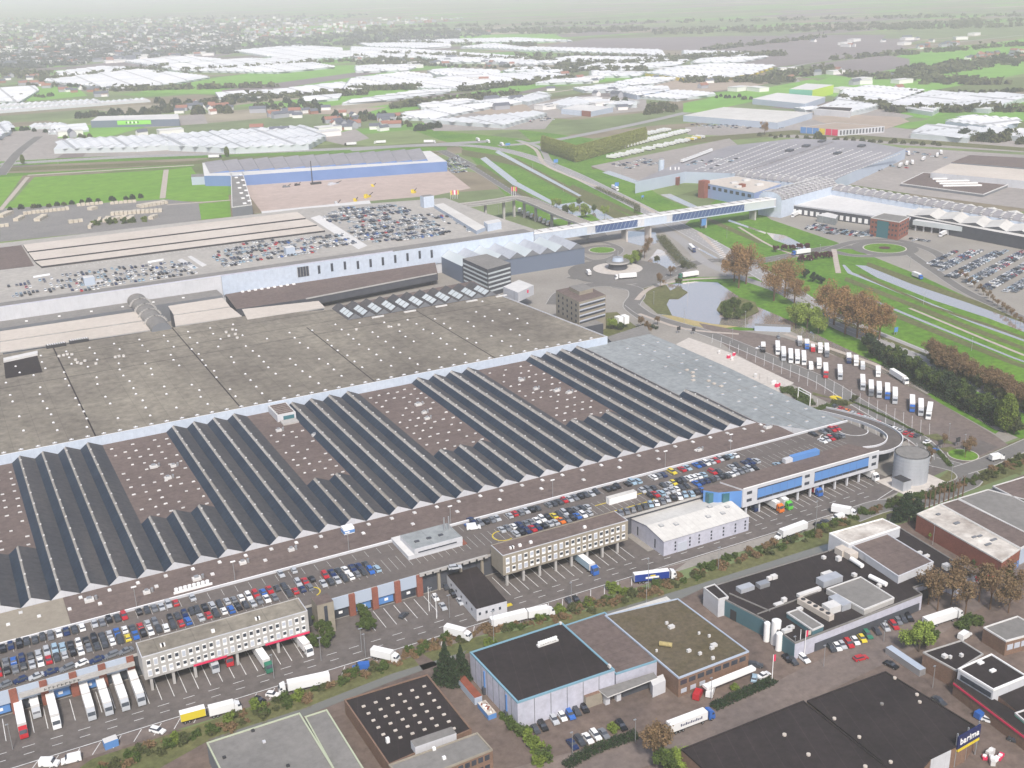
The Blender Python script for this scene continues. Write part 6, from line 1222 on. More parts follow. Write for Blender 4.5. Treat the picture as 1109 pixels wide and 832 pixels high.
for c, L in groups_.items():
    col = paint(c.replace(' ', '_'), CARCOL[c])
    for x, y, z, a in L:
        mbf.obox(x, y, a, 4.2, 1.75, z+.25, z+.95, col); i0 = len(mbf.v); ca, sa_ = math.cos(a), math.sin(a)
        lo = [(-1.7,-.8),(.9,-.8),(.9,.8),(-1.7,.8)]; hi = [(-1.3,-.62),(.3,-.62),(.3,.62),(-1.3,.62)]
        T = lambda p, zz: (x+ca*p[0]-sa_*p[1], y+sa_*p[0]+ca*p[1], z+zz)
        for i in range(4): j = (i+1) % 4; mbf.face([T(lo[i],.95), T(lo[j],.95), T(hi[j],1.43), T(hi[i],1.43)], 'window')
        mbf.face([T(p, 1.43) for p in hi], col)
tag(mbf.build('parked_cars'), 'hundreds of distant parked cars on the roof of the white hall and in the far car parks', 'cars', kind='stuff')
print('far cars', len(far_cars))
# ---- lorries
TP = {}
def wheels(t, xs, w, r_=.5):
    for x in xs:
        for s in (-1, 1): q = MB(); q.tube((x, s*(w-.32), r_), (x, s*w, r_), r_, 'rubber', 12); q.tube((x, s*w, r_), (x, s*(w+.02), r_), r_*.5, 'metal', 8); q.build('wheel', t)
def cab(t, x1, col, h=3.5):
    """x1 is the front bumper"""
    b = MB(); w = 1.22; pr_ = [(x1-2.2,.6),(x1-2.2,h),(x1-1.9,h+.15),(x1-.55,h-.35),(x1-.1,2.0),(x1,1.1),(x1,.45)]
    b.face([(x,-w,z) for x, z in pr_], col); b.face([(x,w,z) for x, z in pr_][::-1], col)
    for i in range(len(pr_)): (xa, za), (xb, zb) = pr_[i], pr_[(i+1) % len(pr_)]; b.face([(xa,-w,za),(xa,w,za),(xb,w,zb),(xb,-w,zb)], col)
    c_ = b.build('cab', t); q = MB(); q.face([(x1-.47,-1.1,h-.45),(x1-.04,-1.1,2.05),(x1-.04,1.1,2.05),(x1-.47,1.1,h-.45)], 'window'); [q.face([(x1-1.2,s*1.235,2.1),(x1-.3,s*1.235,2.1),(x1-.55,s*1.235,2.9),(x1-1.2,s*1.235,2.9)][::s], 'window') for s in (-1,1)]; q.build('windscreen', c_)
def box_(t, name, x0, x1, z0, z1, side, top='white_paint', w=1.27):
    b = MB(); b.box(x0, x1, -w, w, z0, z1, side, top); [b.box(x, x+.08, -w-.02, w+.02, z0, z1+.015, 'roof_pale') for x in (x0-.02, x1-.06)]; return b.build(name, t)
def lorry(kind, cabc, boxc, label, group):
    key = (kind, cabc, boxc)
    if key in TP: o = copy_tree(TP[key])
    else:
        cc = paint(cabc.replace(' ', '_'), CARCOL[cabc]); bc = paint(boxc.replace(' ', '_'), CARCOL[boxc]); o = thing({'semi':'articulated_lorry','trailer':'trailer','rigid':'box_lorry','drawbar':'drawbar_lorry','small':'box_van','tractor':'lorry_tractor','short':'trailer'}[kind], 'x', 'lorry', (0,0,0))
        if kind == 'semi': cab(o, 8.25, cc, 3.6); box_(o, 'trailer_box', -8.25, 5.3, 1.15, 4.0, bc); q = MB(); q.box(-8, 8, -.9, .9, .6, 1.14, 'steel_dark'); q.build('chassis', o); wheels(o, (7.0, 3.6, -3.6, -4.9, -6.2), 1.22)
        elif kind == 'trailer': box_(o, 'trailer_box', -6.8, 6.8, 1.15, 4.0, bc); q = MB(); q.box(-6.5, 6, -.9, .9, .6, 1.14, 'steel_dark'); [q.box(4, 4.3, s*.9-.1, s*.9+.1, 0, .7, 'metal') for s in (-1,1)]; q.build('chassis', o); wheels(o, (-2.6, -3.9, -5.2), 1.22)
        elif kind == 'short': box_(o, 'trailer_box', -3.8, 3.8, 1.15, 3.8, bc); q = MB(); q.box(-3.6, 4.8, -.9, .9, .6, 1.14, 'steel_dark'); q.build('chassis', o); wheels(o, (-2.6, -1.3), 1.22)
        elif kind == 'rigid': cab(o, 5, cc, 3.0); box_(o, 'load_box', -5, 2.7, 1.1, 3.8, bc); q = MB(); q.box(-4.8, 4.6, -.9, .9, .6, 1.09, 'steel_dark'); q.build('chassis', o); wheels(o, (3.8, -2.6, -3.8), 1.22)
        elif kind == 'small': cab(o, 3.6, cc, 2.5); box_(o, 'load_box', -3.6, 1.35, .9, 3.2, bc, w=1.1); q = MB(); q.box(-3.4, 3.2, -.8, .8, .5, .89, 'steel_dark'); q.build('chassis', o); wheels(o, (2.6, -2.2), 1.1, .42)
        elif kind == 'drawbar': cab(o, 9.3, cc, 3.6); box_(o, 'load_box', -.5, 7.0, 1.1, 4.0, bc); box_(o, 'trailer_box', -9.3, -1.3, 1.1, 4.0, bc); q = MB(); q.box(-9, 9, -.9, .9, .6, 1.09, 'steel_dark'); q.build('chassis', o); wheels(o, (8.0, 2.2, 1, -3.2, -7.5), 1.22)
        elif kind == 'tractor': cab(o, 3, cc, 3.5); q = MB(); q.box(-3, 2.6, -.9, .9, .6, 1.1, 'steel_dark'); q.box(-1.6, .2, -1, 1, 1.1, 1.3, 'metal'); q.build('chassis', o); wheels(o, (1.7, -1.8), 1.22)
        TP[key] = o
    o['label'] = label; o['category'] = 'trailer' if kind in ('trailer', 'short') else 'lorry'; o['group'] = group; return o
HALF = {'semi':8.25,'trailer':6.8,'rigid':5,'small':3.6,'drawbar':9.3,'tractor':3,'short':3.8}
def truck(kind, fx, fy, rx, ry, cabc, boxc, label, group, z=.1):
    """front point and a point towards the rear, both as seen on the ground"""
    f, r_ = at(fx, fy, z), at(rx, ry, z); d = (f-r_); d.z = 0; d.normalize(); c_ = f-d*HALF[kind]; o = lorry(kind, cabc, boxc, label, group); o.location = (c_.x, c_.y, z); o.rotation_euler = (0, 0, math.atan2(d.y, d.x)); return o
def docked(kind, px, py, cabc, boxc, label, group, tilt=0):
    f = at(px, py, .1); o = lorry(kind, cabc, boxc, label, group); a = -math.pi/2+tilt; o.location = (f.x-math.cos(a)*HALF[kind], f.y-math.sin(a)*HALF[kind], .1); o.rotation_euler = (0,0,a)
G2 = 'lorries backed into the docks'
docked('semi', 27, 801, 'red', 'white', 'white trailer lorry with a red cab, leftmost at the docks', G2)
docked('rigid', 41, 779, 'silver', 'white', 'short white lorry between the red cab and the next long one', G2)
docked('semi', 62.7, 791, 'white', 'white', 'long white lorry left of the blue dock door', G2)
for i, (px, py) in enumerate(((100.8,781.5),(119.3,776),(137.3,771),(154.6,765.5))): docked('drawbar', px, py, 'silver', 'white', 'cream topped lorry and trailer, %s of four under the white canopy' % ordn(i+1), G2)
docked('semi', 234.6, 730, 'silver', 'white', 'silver cabbed lorry under the left half of the white office block', G2); docked('semi', 250, 723, 'red', 'red', 'red lorry mostly hidden under the white office block', G2); docked('semi', 293, 730, 'green', 'white', 'white lorry with a green cab sticking out of the white office block', G2, .05); docked('semi', 336.6, 712, 'white', 'white', 'white lorry at the right end of the white office block', G2, .08)
docked('semi', 646, 624, 'blue', 'pale blue', 'lorry with a bright blue cab under the beige office block', G2, .02)
docked('semi', 847, 556, 'orange', 'white', 'white trailer with an orange cab under the blue banded block', G2); docked('semi', 856.5, 553, 'bright green', 'white', 'white trailer with a green cab under the blue banded block', G2); docked('semi', 889, 538.5, 'blue', 'red', 'blue and red lorry cab peeping from the blue banded block', G2); docked('semi', 820, 555, 'dark blue', 'dark blue', 'dark blue cab leftmost under the blue banded block', G2); docked('semi', 950, 522, 'white', 'white', 'white lorry at the right end of the blue banded block', G2)
G3 = 'lorries on the service road'
truck('semi', 302, 752, 352, 741, 'white', 'white', 'big white articulated lorry driving left on the service road', G3)
truck('rigid', 262, 768, 227, 777, 'white', 'white', 'white lorry in the lay-by in front of the yellow trailer', G3); o = truck('short', 223, 776, 197, 783, 'white', 'yellow', 'yellow trailer standing in the lay-by', G3)
truck('rigid', 432, 718, 406, 712, 'white', 'white', 'white box lorry in the lay-by beside the red hatching', G3) ; truck('rigid', 510, 694, 484, 687, 'white', 'white', 'white box lorry in the lay-by above the conifers', G3)
truck('trailer', 570, 671, 550, 676, 'white', 'white', 'plain white trailer body in the lay-by', G3); truck('rigid', 600, 665, 571, 671, 'white', 'white', 'white lorry with bushes in front in the lay-by', G3)
o = truck('semi', 732, 626, 684, 632, 'white', 'royal blue', 'blue sided articulated lorry with white roof turning on the road', G3)
q = MB(); q.box(-4, 1.2, -1.30, -1.28, 1.9, 2.7, 'white_paint'); q.box(-2.2, -.2, -1.30, -1.28, 2.75, 3.3, 'line_yellow'); q.build('lettering', [c for c in o.children if c.name.startswith('trailer_box')][0])
o = truck('semi', 772, 777, 722, 796, 'blue', 'white', 'white trailer with a blue cab on the street before the brick hall', G3)
q = MB(); [q.box(-4.6+i*.62, -4.2+i*.62, -1.30, -1.28, 2.2, 2.8+.3*(i % 3 == 0), 'navy') for i in range(13)]; q.build('lettering', [c for c in o.children if c.name.startswith('trailer_box')][0])
truck('trailer', 872, 574, 853, 581, 'white', 'white', 'pale trailer standing behind the white van', G3); truck('rigid', 927, 560, 905, 556, 'white', 'white', 'white lorry in the lay-by near the big dark tree', G3)
truck('semi', 1040, 668, 1000, 681, 'white', 'white', 'white trailer lorry behind bare trees at right', G3); truck('small', 1086, 497, 1066, 501, 'white', 'white', 'white and yellow box van on the small roundabout', G3)
truck('small', 857, 748, 800, 740, 'white', 'white', 'x', G3) if 0 else None
G4 = 'lorries in the lorry park'
def pk(i, x, y0, y1, kind, cc, bc):
    px, pt, pb = 760+x/5.545, 320+y0/5.545, 320+y1/5.545; truck(kind, px+.3, pb+1, px-.6, pt+3, cc, bc, '%s lorry, %s cab, %s from left in the %s lorry park row' % (bc, cc, ordn(i+1 if i < 13 else i-12), 'front' if i < 13 else 'back'), G4)
for i, a_ in enumerate(((368,268,340,'rigid','black','white'),(455,272,355,'semi','white','white'),(490,290,392,'semi','silver','white'),(533,308,405,'semi','white','white'),(573,325,410,'semi','white','white'),(612,335,418,'semi','white','white'),(655,408,446,'small','white','white'),(703,370,440,'rigid','white','white'),(743,393,495,'semi','red','white'),(829,427,507,'semi','silver','white'),(965,473,570,'semi','silver','white'),(1015,497,605,'semi','grey','white'),(1063,505,615,'semi','silver','white'),
    (588,255,303,'rigid','grey','white'),(630,248,322,'rigid','blue','white'),(666,288,338,'small','red','red'),(710,282,345,'rigid','white','white'),(750,298,370,'semi','grey','white'),(882,345,408,'rigid','dark blue','white'),(925,358,423,'rigid','white','white'),(965,398,445,'small','silver','white'),(1057,418,490,'rigid','white','white'))): pk(i, *a_)
for i, (x, y0, y1, kind, cc, bc) in enumerate(((238,355,432,'semi','blue','white'),(276,363,455,'semi','silver','white'),(362,400,495,'semi','blue','white'),(405,415,515,'semi','silver','white'),(453,433,533,'semi','white','white'))):
    px, pt, pb = 909+x/4.62, 340+y0/4.62, 340+y1/4.62; truck(kind, px-(2 if i == 4 else -.3), pb, px+(1 if i == 4 else 0), pt+4, cc, bc, '%s lorry, %s cab, %s of five at the lorry park right end' % (bc, cc, ordn(i+1)), G4)
truck('semi', 982, 417, 960, 403, 'white', 'white', 'white articulated lorry parked aslant at the top of the lorry park', G4)
G5 = 'lorries on the highways'
for fx, fy, rx, ry, k, cc, lab_ in ((555+115-4,303,690,301,'semi','white','white articulated lorry circling the round pavilion'),(636,296,642,304,'rigid','white','white lorry at the left of the round pavilion'),(735,302,756,299,'semi','green','pale green articulated lorry entering from the right of the canal'),(752,274,742,264,'semi','dark blue','dark cabbed lorry waiting at the traffic lights'),(858,277,880,274,'semi','blue','white lorry with a blue cab crossing by purple trees'),(228+12,171,226,171.5,'semi','black','white lorry on the highway behind the green meadow'),(373,158,388,157,'semi','black','white lorry on the highway above the blue hall'),(405,156,420,155,'semi','white','white lorry further right on the highway above the blue hall'),(472,155,458,155,'semi','white','white lorry near the highway junction'),(519,153,510,150,'rigid','white','first white lorry on the highway slip'),(530,155,522,152,'rigid','white','second white lorry on the highway slip'),(545,158,537,155,'rigid','white','third white lorry on the highway slip'),(669,207,661,203,'semi','white','white lorry on the highway before the blue sign'),(998,303,985,298,'rigid','blue','blue cabbed lorry on the road along the right car park'),(858,236,870,230,'semi','white','white lorry leaving the vaulted hall dock'),(1018,257,1032,251,'semi','white','white lorry below the white folded roof'),(1110,263,1098,259,'semi','white','white lorry at the right end of the long dock'),(410,341,380,347,'semi','green','lorry with a green cab under the dark loading hall')):
    truck(k, fx, fy, rx, ry, cc, 'white', lab_, G5)
# trailer park
for r_, (p0, p1, n) in enumerate((((630,161),(722,142),28),((647,167),(744,143),30),((662,172),(762,149),26),((745,176),(768,165),0))):
    a, c_ = at(*p0), at(*p1); d = (c_-a); ang = math.atan2(d.y, d.x)
    for i in range(n):
        if random.random() < .08: continue
        m_ = a+d*(i/(n-1)); o = lorry('trailer' if random.random() < .8 else 'rigid', 'white', 'white' if random.random() < .9 else 'yellow' if r_ == 2 else 'white', 'white trailer, %s from the left in the %s row of the trailer park' % (ordn(i+1), ('upper','middle','lower')[r_]), 'trailers lined up behind the poplar screen'); o.location = (m_.x, m_.y, .1); o.rotation_euler = (0, 0, ang+math.pi/2)
for i in range(9):
    a = at(741+i*3.4, 176-i*1.3, 12); o = lorry('trailer', 'white', 'white', 'white trailer, %s from the left on the roof of the striped hall' % ordn(i+1), 'trailers on the roof of the striped hall'); o.location = (a.x, a.y, 12.05); o.rotation_euler = (0,0,.5)
for i, (px, py) in enumerate(((953,180),(960,178),(966,174),(972,172),(978,170),(984,168),(975,181),(982,179),(988,178),(1000,174),(1015,170),(1019,167),(926,183),(929,193))):
    a = at(px, py); o = lorry('trailer', 'white', 'white' if i != 5 else 'blue', '%s trailer of the loose group standing right of the striped hall' % ordn(i+1), 'trailers right of the striped hall'); o.location = (a.x, a.y, .1); o.rotation_euler = (0,0,.6+.1*(i % 3))
# row of rolling stock in the northern yard
for i in range(8): a = at(563+i*4.4, 230+i*2.0); o = lorry('rigid', 'red', 'red' if i % 2 else 'silver', '%s red and silver lorry from the left below the viaduct' % ordn(i+1), 'lorries below the viaduct'); o.location = (a.x, a.y, .1); o.rotation_euler = (0,0,.9)
# ================================================================== TREES, HEDGES, POSTS
import array
def leaf_mesh(name, n, rx, ry, z0, z1, leaf, k, shape='round', seed=0, lobes=12):
    rnd = random.Random(seed); v = []; f = []; cs = []
    for i in range(lobes):
        a = rnd.uniform(0, 2*math.pi); rr = rnd.uniform(.15, .8); h = rnd.uniform(.18, .86-.25*rr); cs.append((rr*math.cos(a), rr*math.sin(a), h, rnd.uniform(.16, .34)))
    cs.append((0, 0, .5, .42))
    for i in range(n):
        if shape == 'round':
            cx, cy, ch, cr = rnd.choice(cs); d = Vector((rnd.gauss(0,1), rnd.gauss(0,1), rnd.gauss(0,1))).normalized()*cr*(rnd.random()**.4)*(1.0+.35*abs(rnd.gauss(0,.5)))
            x, y, z = (cx+d.x)*rx, (cy+d.y)*ry, z0+(z1-z0)*(ch+d.z*.62)
        elif shape == 'column':
            t_ = rnd.random(); rr = (math.sin(math.pi*min(1, t_*.85+.12))**.6)*(rnd.random()**.35); a = rnd.uniform(0, 2*math.pi); x, y, z = rr*rx*math.cos(a), rr*ry*math.sin(a), z0+(z1-z0)*t_
        elif shape == 'cone':
            t_ = rnd.random()**1.3; rr = (1-t_)*(rnd.random()**.35)*(1+.25*math.sin(t_*30)); a = rnd.uniform(0, 2*math.pi); x, y, z = rr*rx*math.cos(a), rr*ry*math.sin(a), z0+(z1-z0)*t_
        elif shape == 'mound':
            a = rnd.uniform(0, 2*math.pi); rr = rnd.random()**.5; x, y = rr*rx*math.cos(a), rr*ry*math.sin(a); z = z0+(z1-z0)*math.sqrt(max(0, 1-rr*rr))*(rnd.random()**.4)*(1+.2*math.sin(x*1.3)*math.cos(y*1.7))
        elif shape == 'box':
            x, y = rnd.uniform(-rx, rx), rnd.uniform(-ry, ry); z = z0+(z1-z0)*(rnd.random()**.6)*(.85+.15*math.sin(x*1.1+seed))
        s = leaf*rnd.uniform(.55, 1.35); u = Vector((rnd.gauss(0,1), rnd.gauss(0,1), rnd.gauss(0,1))).normalized(); w = u.orthogonal().normalized(); w2 = u.cross(w); i0 = len(v)
        v += [(x+w.x*s, y+w.y*s, z+w.z*s), (x-w.x*s*.5+w2.x*s*.8, y-w.y*s*.5+w2.y*s*.8, z-w.z*s*.5+w2.z*s*.8), (x-w.x*s*.5-w2.x*s*.8, y-w.y*s*.5-w2.y*s*.8, z-w.z*s*.5-w2.z*s*.8)]; f.append((i0, i0+1, i0+2))
    me = bpy.data.meshes.new(name); me.from_pydata(v, [], f); me.materials.append(M[k]); me.update(); return me
def trunk_mesh(name, h, r_, k, seed, spread=3, bare=False):
    rnd = random.Random(seed); b = MB(); b.tube((0,0,-.2), (0,0,h*.45), r_, k, 7, r_*.7)
    for i in range(9 if bare else 6):
        a = rnd.uniform(0, 2*math.pi); z = h*rnd.uniform(.25, .5); e = (math.cos(a)*spread*rnd.uniform(.4,1), math.sin(a)*spread*rnd.uniform(.4,1), h*rnd.uniform(.65,.92)); b.tube((0,0,z), e, r_*.45, k, 5, r_*.12)
        for j in range(3 if bare else 1):
            a2 = a+rnd.uniform(-.8,.8); m_ = Vector((0,0,z)).lerp(Vector(e), rnd.uniform(.4,.8)); b.tube(m_, m_+Vector((math.cos(a2)*spread*.4, math.sin(a2)*spread*.4, h*rnd.uniform(.1,.25))), r_*.2, k, 4, r_*.06)
    b.tube((0,0,h*.45), (0,0,h*.9), r_*.7, k, 6, r_*.12); o = b.build('tmp'); me = o.data; bpy.data.objects.remove(o); me.name = name; return me
KT = {}
def kind_(key, *a): KT[key] = a
# key: list of (crown mesh, trunk mesh)
def mk_kind(key, n_var, n, rx, z0, z1, leaf, k, shape, th, tr, tk='bark', bare=False, ry=None):
    KT[key] = [(leaf_mesh('crown_'+key, n, rx, ry or rx, z0, z1, leaf, k, shape, 11*i+len(key)), trunk_mesh('trunk_'+key, th, tr, tk, i+5, rx*.6, bare) if th else None) for i in range(n_var)]
mk_kind('brown', 4, 4600, 12.5, 5, 29, .42, 'crown_brown', 'round', 29, .6, 'bark_brown', True)
mk_kind('spring', 3, 4600, 8, 2.5, 18, .5, 'crown_willow', 'round', 13, .4)
mk_kind('green', 4, 3000, 5.5, 1.5, 11, .5, 'crown_green', 'round', 9, .3)
mk_kind('mixed', 4, 2600, 5, 1, 9, .5, 'crown_mixed', 'round', 8, .28)
mk_kind('dark', 3, 3200, 6, 1, 12, .5, 'crown_dark', 'round', 10, .35)
mk_kind('conifer', 2, 3600, 4.2, .4, 14, .45, 'crown_dark', 'cone', 12, .3)
mk_kind('poplar', 3, 1500, 3.2, .8, 20, .75, 'crown_poplar', 'column', 18, .3)
mk_kind('yellowtall', 2, 3600, 5, 2, 19, .5, 'crown_spring', 'column', 16, .35)
mk_kind('purple', 2, 1500, 3.6, 1.5, 7.5, .5, 'crown_purple', 'round', 6, .25)
mk_kind('bare', 4, 1500, 5, 3, 13, .3, 'crown_twig', 'round', 12, .22, 'bark_brown', True)
mk_kind('shrub', 6, 900, 2.7, -.9, 3.0, .36, 'crown_green', 'round', 1.4, .12)
mk_kind('shrubmix', 6, 900, 2.7, -.9, 2.8, .36, 'crown_mixed', 'round', 1.4, .12)
mk_kind('shrubbrown', 5, 700, 2.7, -.9, 2.6, .34, 'crown_twig', 'round', 1.4, .12)
mk_kind('shrublime', 4, 800, 2.3, -.8, 3.4, .36, 'crown_spring', 'round', 1.4, .12)
mk_kind('fartree', 5, 260, 7, 0, 10, 1.7, 'crown_mixed', 'mound', 4, .4)
mk_kind('fardark', 5, 260, 7, 0, 11, 1.7, 'crown_dark', 'mound', 4, .4)
LAB = {}
def plant_tree(key, px, py, s, label, group=None, name='tree', z=0, cat='tree', world=None, sz=None):
    cm, tm = random.choice(KT[key]); p = Vector(world) if world else at(px, py, z)
    o = thing(name, label, cat, (p.x, p.y, z), group); c_ = bpy.data.objects.new('crown' if cat != 'shrub' else 'foliage', cm); COL.objects.link(c_); c_.parent = o
    if tm: t_ = bpy.data.objects.new('trunk' if cat != 'shrub' else 'stem', tm); COL.objects.link(t_); t_.parent = o
    o.scale = (s, s, sz or s*random.uniform(.9, 1.1)); o.rotation_euler = (0, 0, random.uniform(0, 6.28)); return o
# big brown trees in the park
for i, (px, py, s) in enumerate(((800,312,1.15),(808,308,1.0),(795,305,.9),(838,326,1.1),(850,322,1.0),(860,332,.85),(903,352,1.1),(915,362,1.15),(928,366,1.1),(940,372,1.05),(952,368,.95),(893,345,.9),(932,352,.85))): plant_tree('brown', px, py, s, 'tall orange-brown budding tree, %s from the left in the park row' % ordn(i+1), 'orange-brown trees in the park', 'broadleaf_tree')
for i, (px, py, s) in enumerate(((862,352,1.0),(874,356,1.0),(886,362,.8),(868,345,.8),(884,350,.75))): plant_tree('spring', px, py, s, 'yellow-green willow beside the pond, %s of the clump' % ordn(i+1), 'willows by the pond', 'willow')
for i, (px, py, s) in enumerate(((784,342,.85),(795,338,.95),(806,342,.8),(800,346,.75),(789,347,.7),(810,337,.7))): plant_tree('green', px, py, s, 'green bush-like tree on the pond island, %s from the left' % ordn(i+1), 'trees on the pond island', 'island_tree')
k = 0
for i in range(44):
    px = 940+i*3.5; py = 381+i*1.98; k += 1; plant_tree(('green','dark','mixed')[i % 3], px+random.uniform(-3,3), py+random.uniform(-4,2), random.uniform(.75,1.15), 'dark green tree, %s from the left in the belt along the ditch' % ordn(k), 'tree belt along the ditch', 'belt_tree')
for i in range(18): plant_tree('mixed', 1010+i*6.0, 395+i*3.0+random.uniform(-3,3), random.uniform(.7,1.0), 'olive tree, %s from the left in the back line of the ditch belt' % ordn(i+1), 'back line of the ditch belt', 'belt_tree')
for i in range(46): plant_tree('bare', 1006+i*2.6, 392+i*1.3+random.uniform(-5,5), random.uniform(.85,1.2), 'bare brown tree, %s from the left in the hedge beyond the ditch belt' % ordn(i+1), 'bare trees beyond the ditch belt', 'bare_tree')
plant_tree('yellowtall', 1089, 468, .95, 'tall yellow-green poplar at the end of the lawn strip'); plant_tree('yellowtall', 1083, 464, .75, 'shorter yellow-green poplar left of the tall one'); plant_tree('mixed', 1098, 470, 1.0, 'olive tree right of the tall yellow poplar'); plant_tree('conifer', 1046, 426, .6, 'small dark conifer in the belt beyond the ditch')
plant_tree('dark', 980, 560, 1.05, 'big black-green tree between the factory and the canal'); plant_tree('dark', 984, 566, .8, 'lower dark tree just right of the big black-green one'); plant_tree('dark', 975, 566, .7, 'lower dark tree just left of the big black-green one')
for i, (px, py) in enumerate(((483,737),(500,735),(492,741))): plant_tree('conifer', px, py, (1.0,.85,.7)[i], ('tall dark conifer beside the rusty container','dark conifer touching the pale warehouse','lowest dark conifer of the three by the container')[i], name='conifer')
for i, (px, py, s) in enumerate(((718,828,1.2),(708,824,1.0),(1015,662,1.0),(1030,655,.95),(1045,668,1.1),(1072,660,1.1),(1060,652,1.0),(1005,655,.9),(1088,646,1.0),(1092,664,.9),(1040,640,.9))): plant_tree('bare', px, py, s*(1.25 if i > 1 else 1), 'brown leafless tree, %s from the left among the yards at lower right' % ordn(i+1), 'brown bare trees among the yards', 'bare_tree')
plant_tree('spring', 995, 706, .75, 'fresh green tree at the street corner beside the brick block'); plant_tree('green', 1003, 700, .8, 'darker green tree behind the street corner'); plant_tree('spring', 735, 832, .55, 'bright green bush at the bottom edge'); plant_tree('green', 722, 836, .7, 'dark green bush at the bottom edge')
for i, (px, py, s) in enumerate(((351,688,1),(358,694,.8),(346,680,.9),(352,702,.7),(340,700,.8),(398,676,.9),(392,668,.8),(402,684,.8),(386,662,.7),(393,682,.7))): plant_tree('green', px, py, s*.62, 'dark green shrub tree, %s in the plots between the two dock yards' % ordn(i+1), 'shrub trees between the dock yards', 'shrub_tree')
for i in range(20): px = 1000-i*4.2; 
P0 = [(100,838),(160,812),(230,790),(300,764),(350,742),(430,712),(500,688),(560,678),(640,656),(720,633),(800,604),(870,582),(930,556),(1000,537),(1060,518),(1109,497)]
Q = resample([tuple(p) for p in pts(P0)], 3.4); k = 0
for q in Q:
    for r_ in range(2):
        k += 1; plant_tree(random.choice(('shrub','shrubmix','shrubmix','shrubbrown','shrubbrown','shrub')), 0, 0, random.uniform(.55,1.1), 'hedge shrub, %s from the left along the canal bank' % ordn(k), 'shrubs along the canal bank', 'hedge_shrub', cat='shrub', world=(q.x+random.uniform(-2,2), q.y-2.2+r_*2.6+random.uniform(-1.5,1.5), 0))
for i, (px, py, s, kk) in enumerate(((191,803,1.5,'shrublime'),(278,769,1.7,'shrublime'),(250,783,1.4,'shrublime'),(324,757,1.7,'shrublime'),(531,702,1.5,'shrublime'),(584,672,1.4,'shrublime'),(606,664,1.7,'shrublime'),(637,655,1.3,'shrublime'),(663,640,1.9,'shrublime'),(675,644,1.5,'shrublime'),(893,574,1.5,'shrublime'),(564,793,1.6,'shrub'),(555,788,1.4,'shrub'),(572,803,1.6,'shrublime'),(580,812,1.7,'shrublime'),(590,822,1.7,'shrub'),(585,828,1.6,'shrublime'),(548,778,1.3,'shrub'),(664,792,1.3,'shrublime'),(796,747,1.1,'shrublime'),(1000,636-60,1.5,'shrublime'),(1010,584,1.5,'shrublime'),(1045,600,1.5,'shrub'),(1060,612,1.4,'shrub'),(1070,618,1.3,'shrublime'),(1090,625,1.7,'shrublime'),(1094,632,1.5,'shrubmix'),(1033,592,1.4,'shrub'),(1048,676,1.6,'shrub'),(1058,674,1.5,'shrub'),(1040,680,1.4,'shrub'))):
    plant_tree(kk, px, py, s*.8, '%s bush, %s of the larger ones counted from the left of the verge' % ('yellow-green' if kk == 'shrublime' else 'green', ordn(i+1)), 'larger bushes on verges and yards', 'bush', cat='shrub')
def hedge(label, l, w, h, k='crown_dark', n_per=55):
    Pq = pts(l); c = centroid(Pq); t = thing('hedge', label, 'hedge', (c[0], c[1], 0)); 
    for a, e in zip(Pq[:-1], Pq[1:]):
        a, e = Vector(a), Vector(e); d = e-a; me = leaf_mesh('hedge', int(d.length*n_per*w/2), d.length/2, w/2, 0, h, .3, k, 'box', int(a.x)); o = bpy.data.objects.new('foliage', me); COL.objects.link(o); o.parent = t; m_ = (a+e)/2; o.location = (m_.x-c[0], m_.y-c[1], 0); o.rotation_euler = (0, 0, math.atan2(d.y, d.x))
hedge('clipped dark hedge along the warehouse yard', [(612,832),(640,815),(690,797)], 4, 1.6); hedge('clipped dark hedge in front of the brick hall', [(772,768),(806,752),(838,738)], 4, 1.5)
hedge('dark hedge beside the tan office car park', [(677,363),(700,353),(712,357)], 2.5, 2); hedge('dark hedge around the gantry by the sea-green roof', [(845,424),(860,424),(876,440)], 8, 2, 'crown_green'); hedge('short hedge right of the gantry', [(880,447),(900,440)], 5, 1.6, 'crown_green'); hedge('low hedge between lorry park and car row', [(920,434),(960,452),(1000,472)], 1.5, .8, 'crown_green'); hedge('hedge strip by the tank', [(1000,480),(1018,492),(1030,506)], 2.5, 1.0, 'crown_green'); hedge('grassy hedge by the left car row', [(900,455-18),(918,438)], 6, 1.4, 'crown_mixed')
hedge('dark water side bushes along the ditch', [(960,398),(1000,420),(1040,442),(1078,462)], 5, 2.5, 'crown_dark', 40)
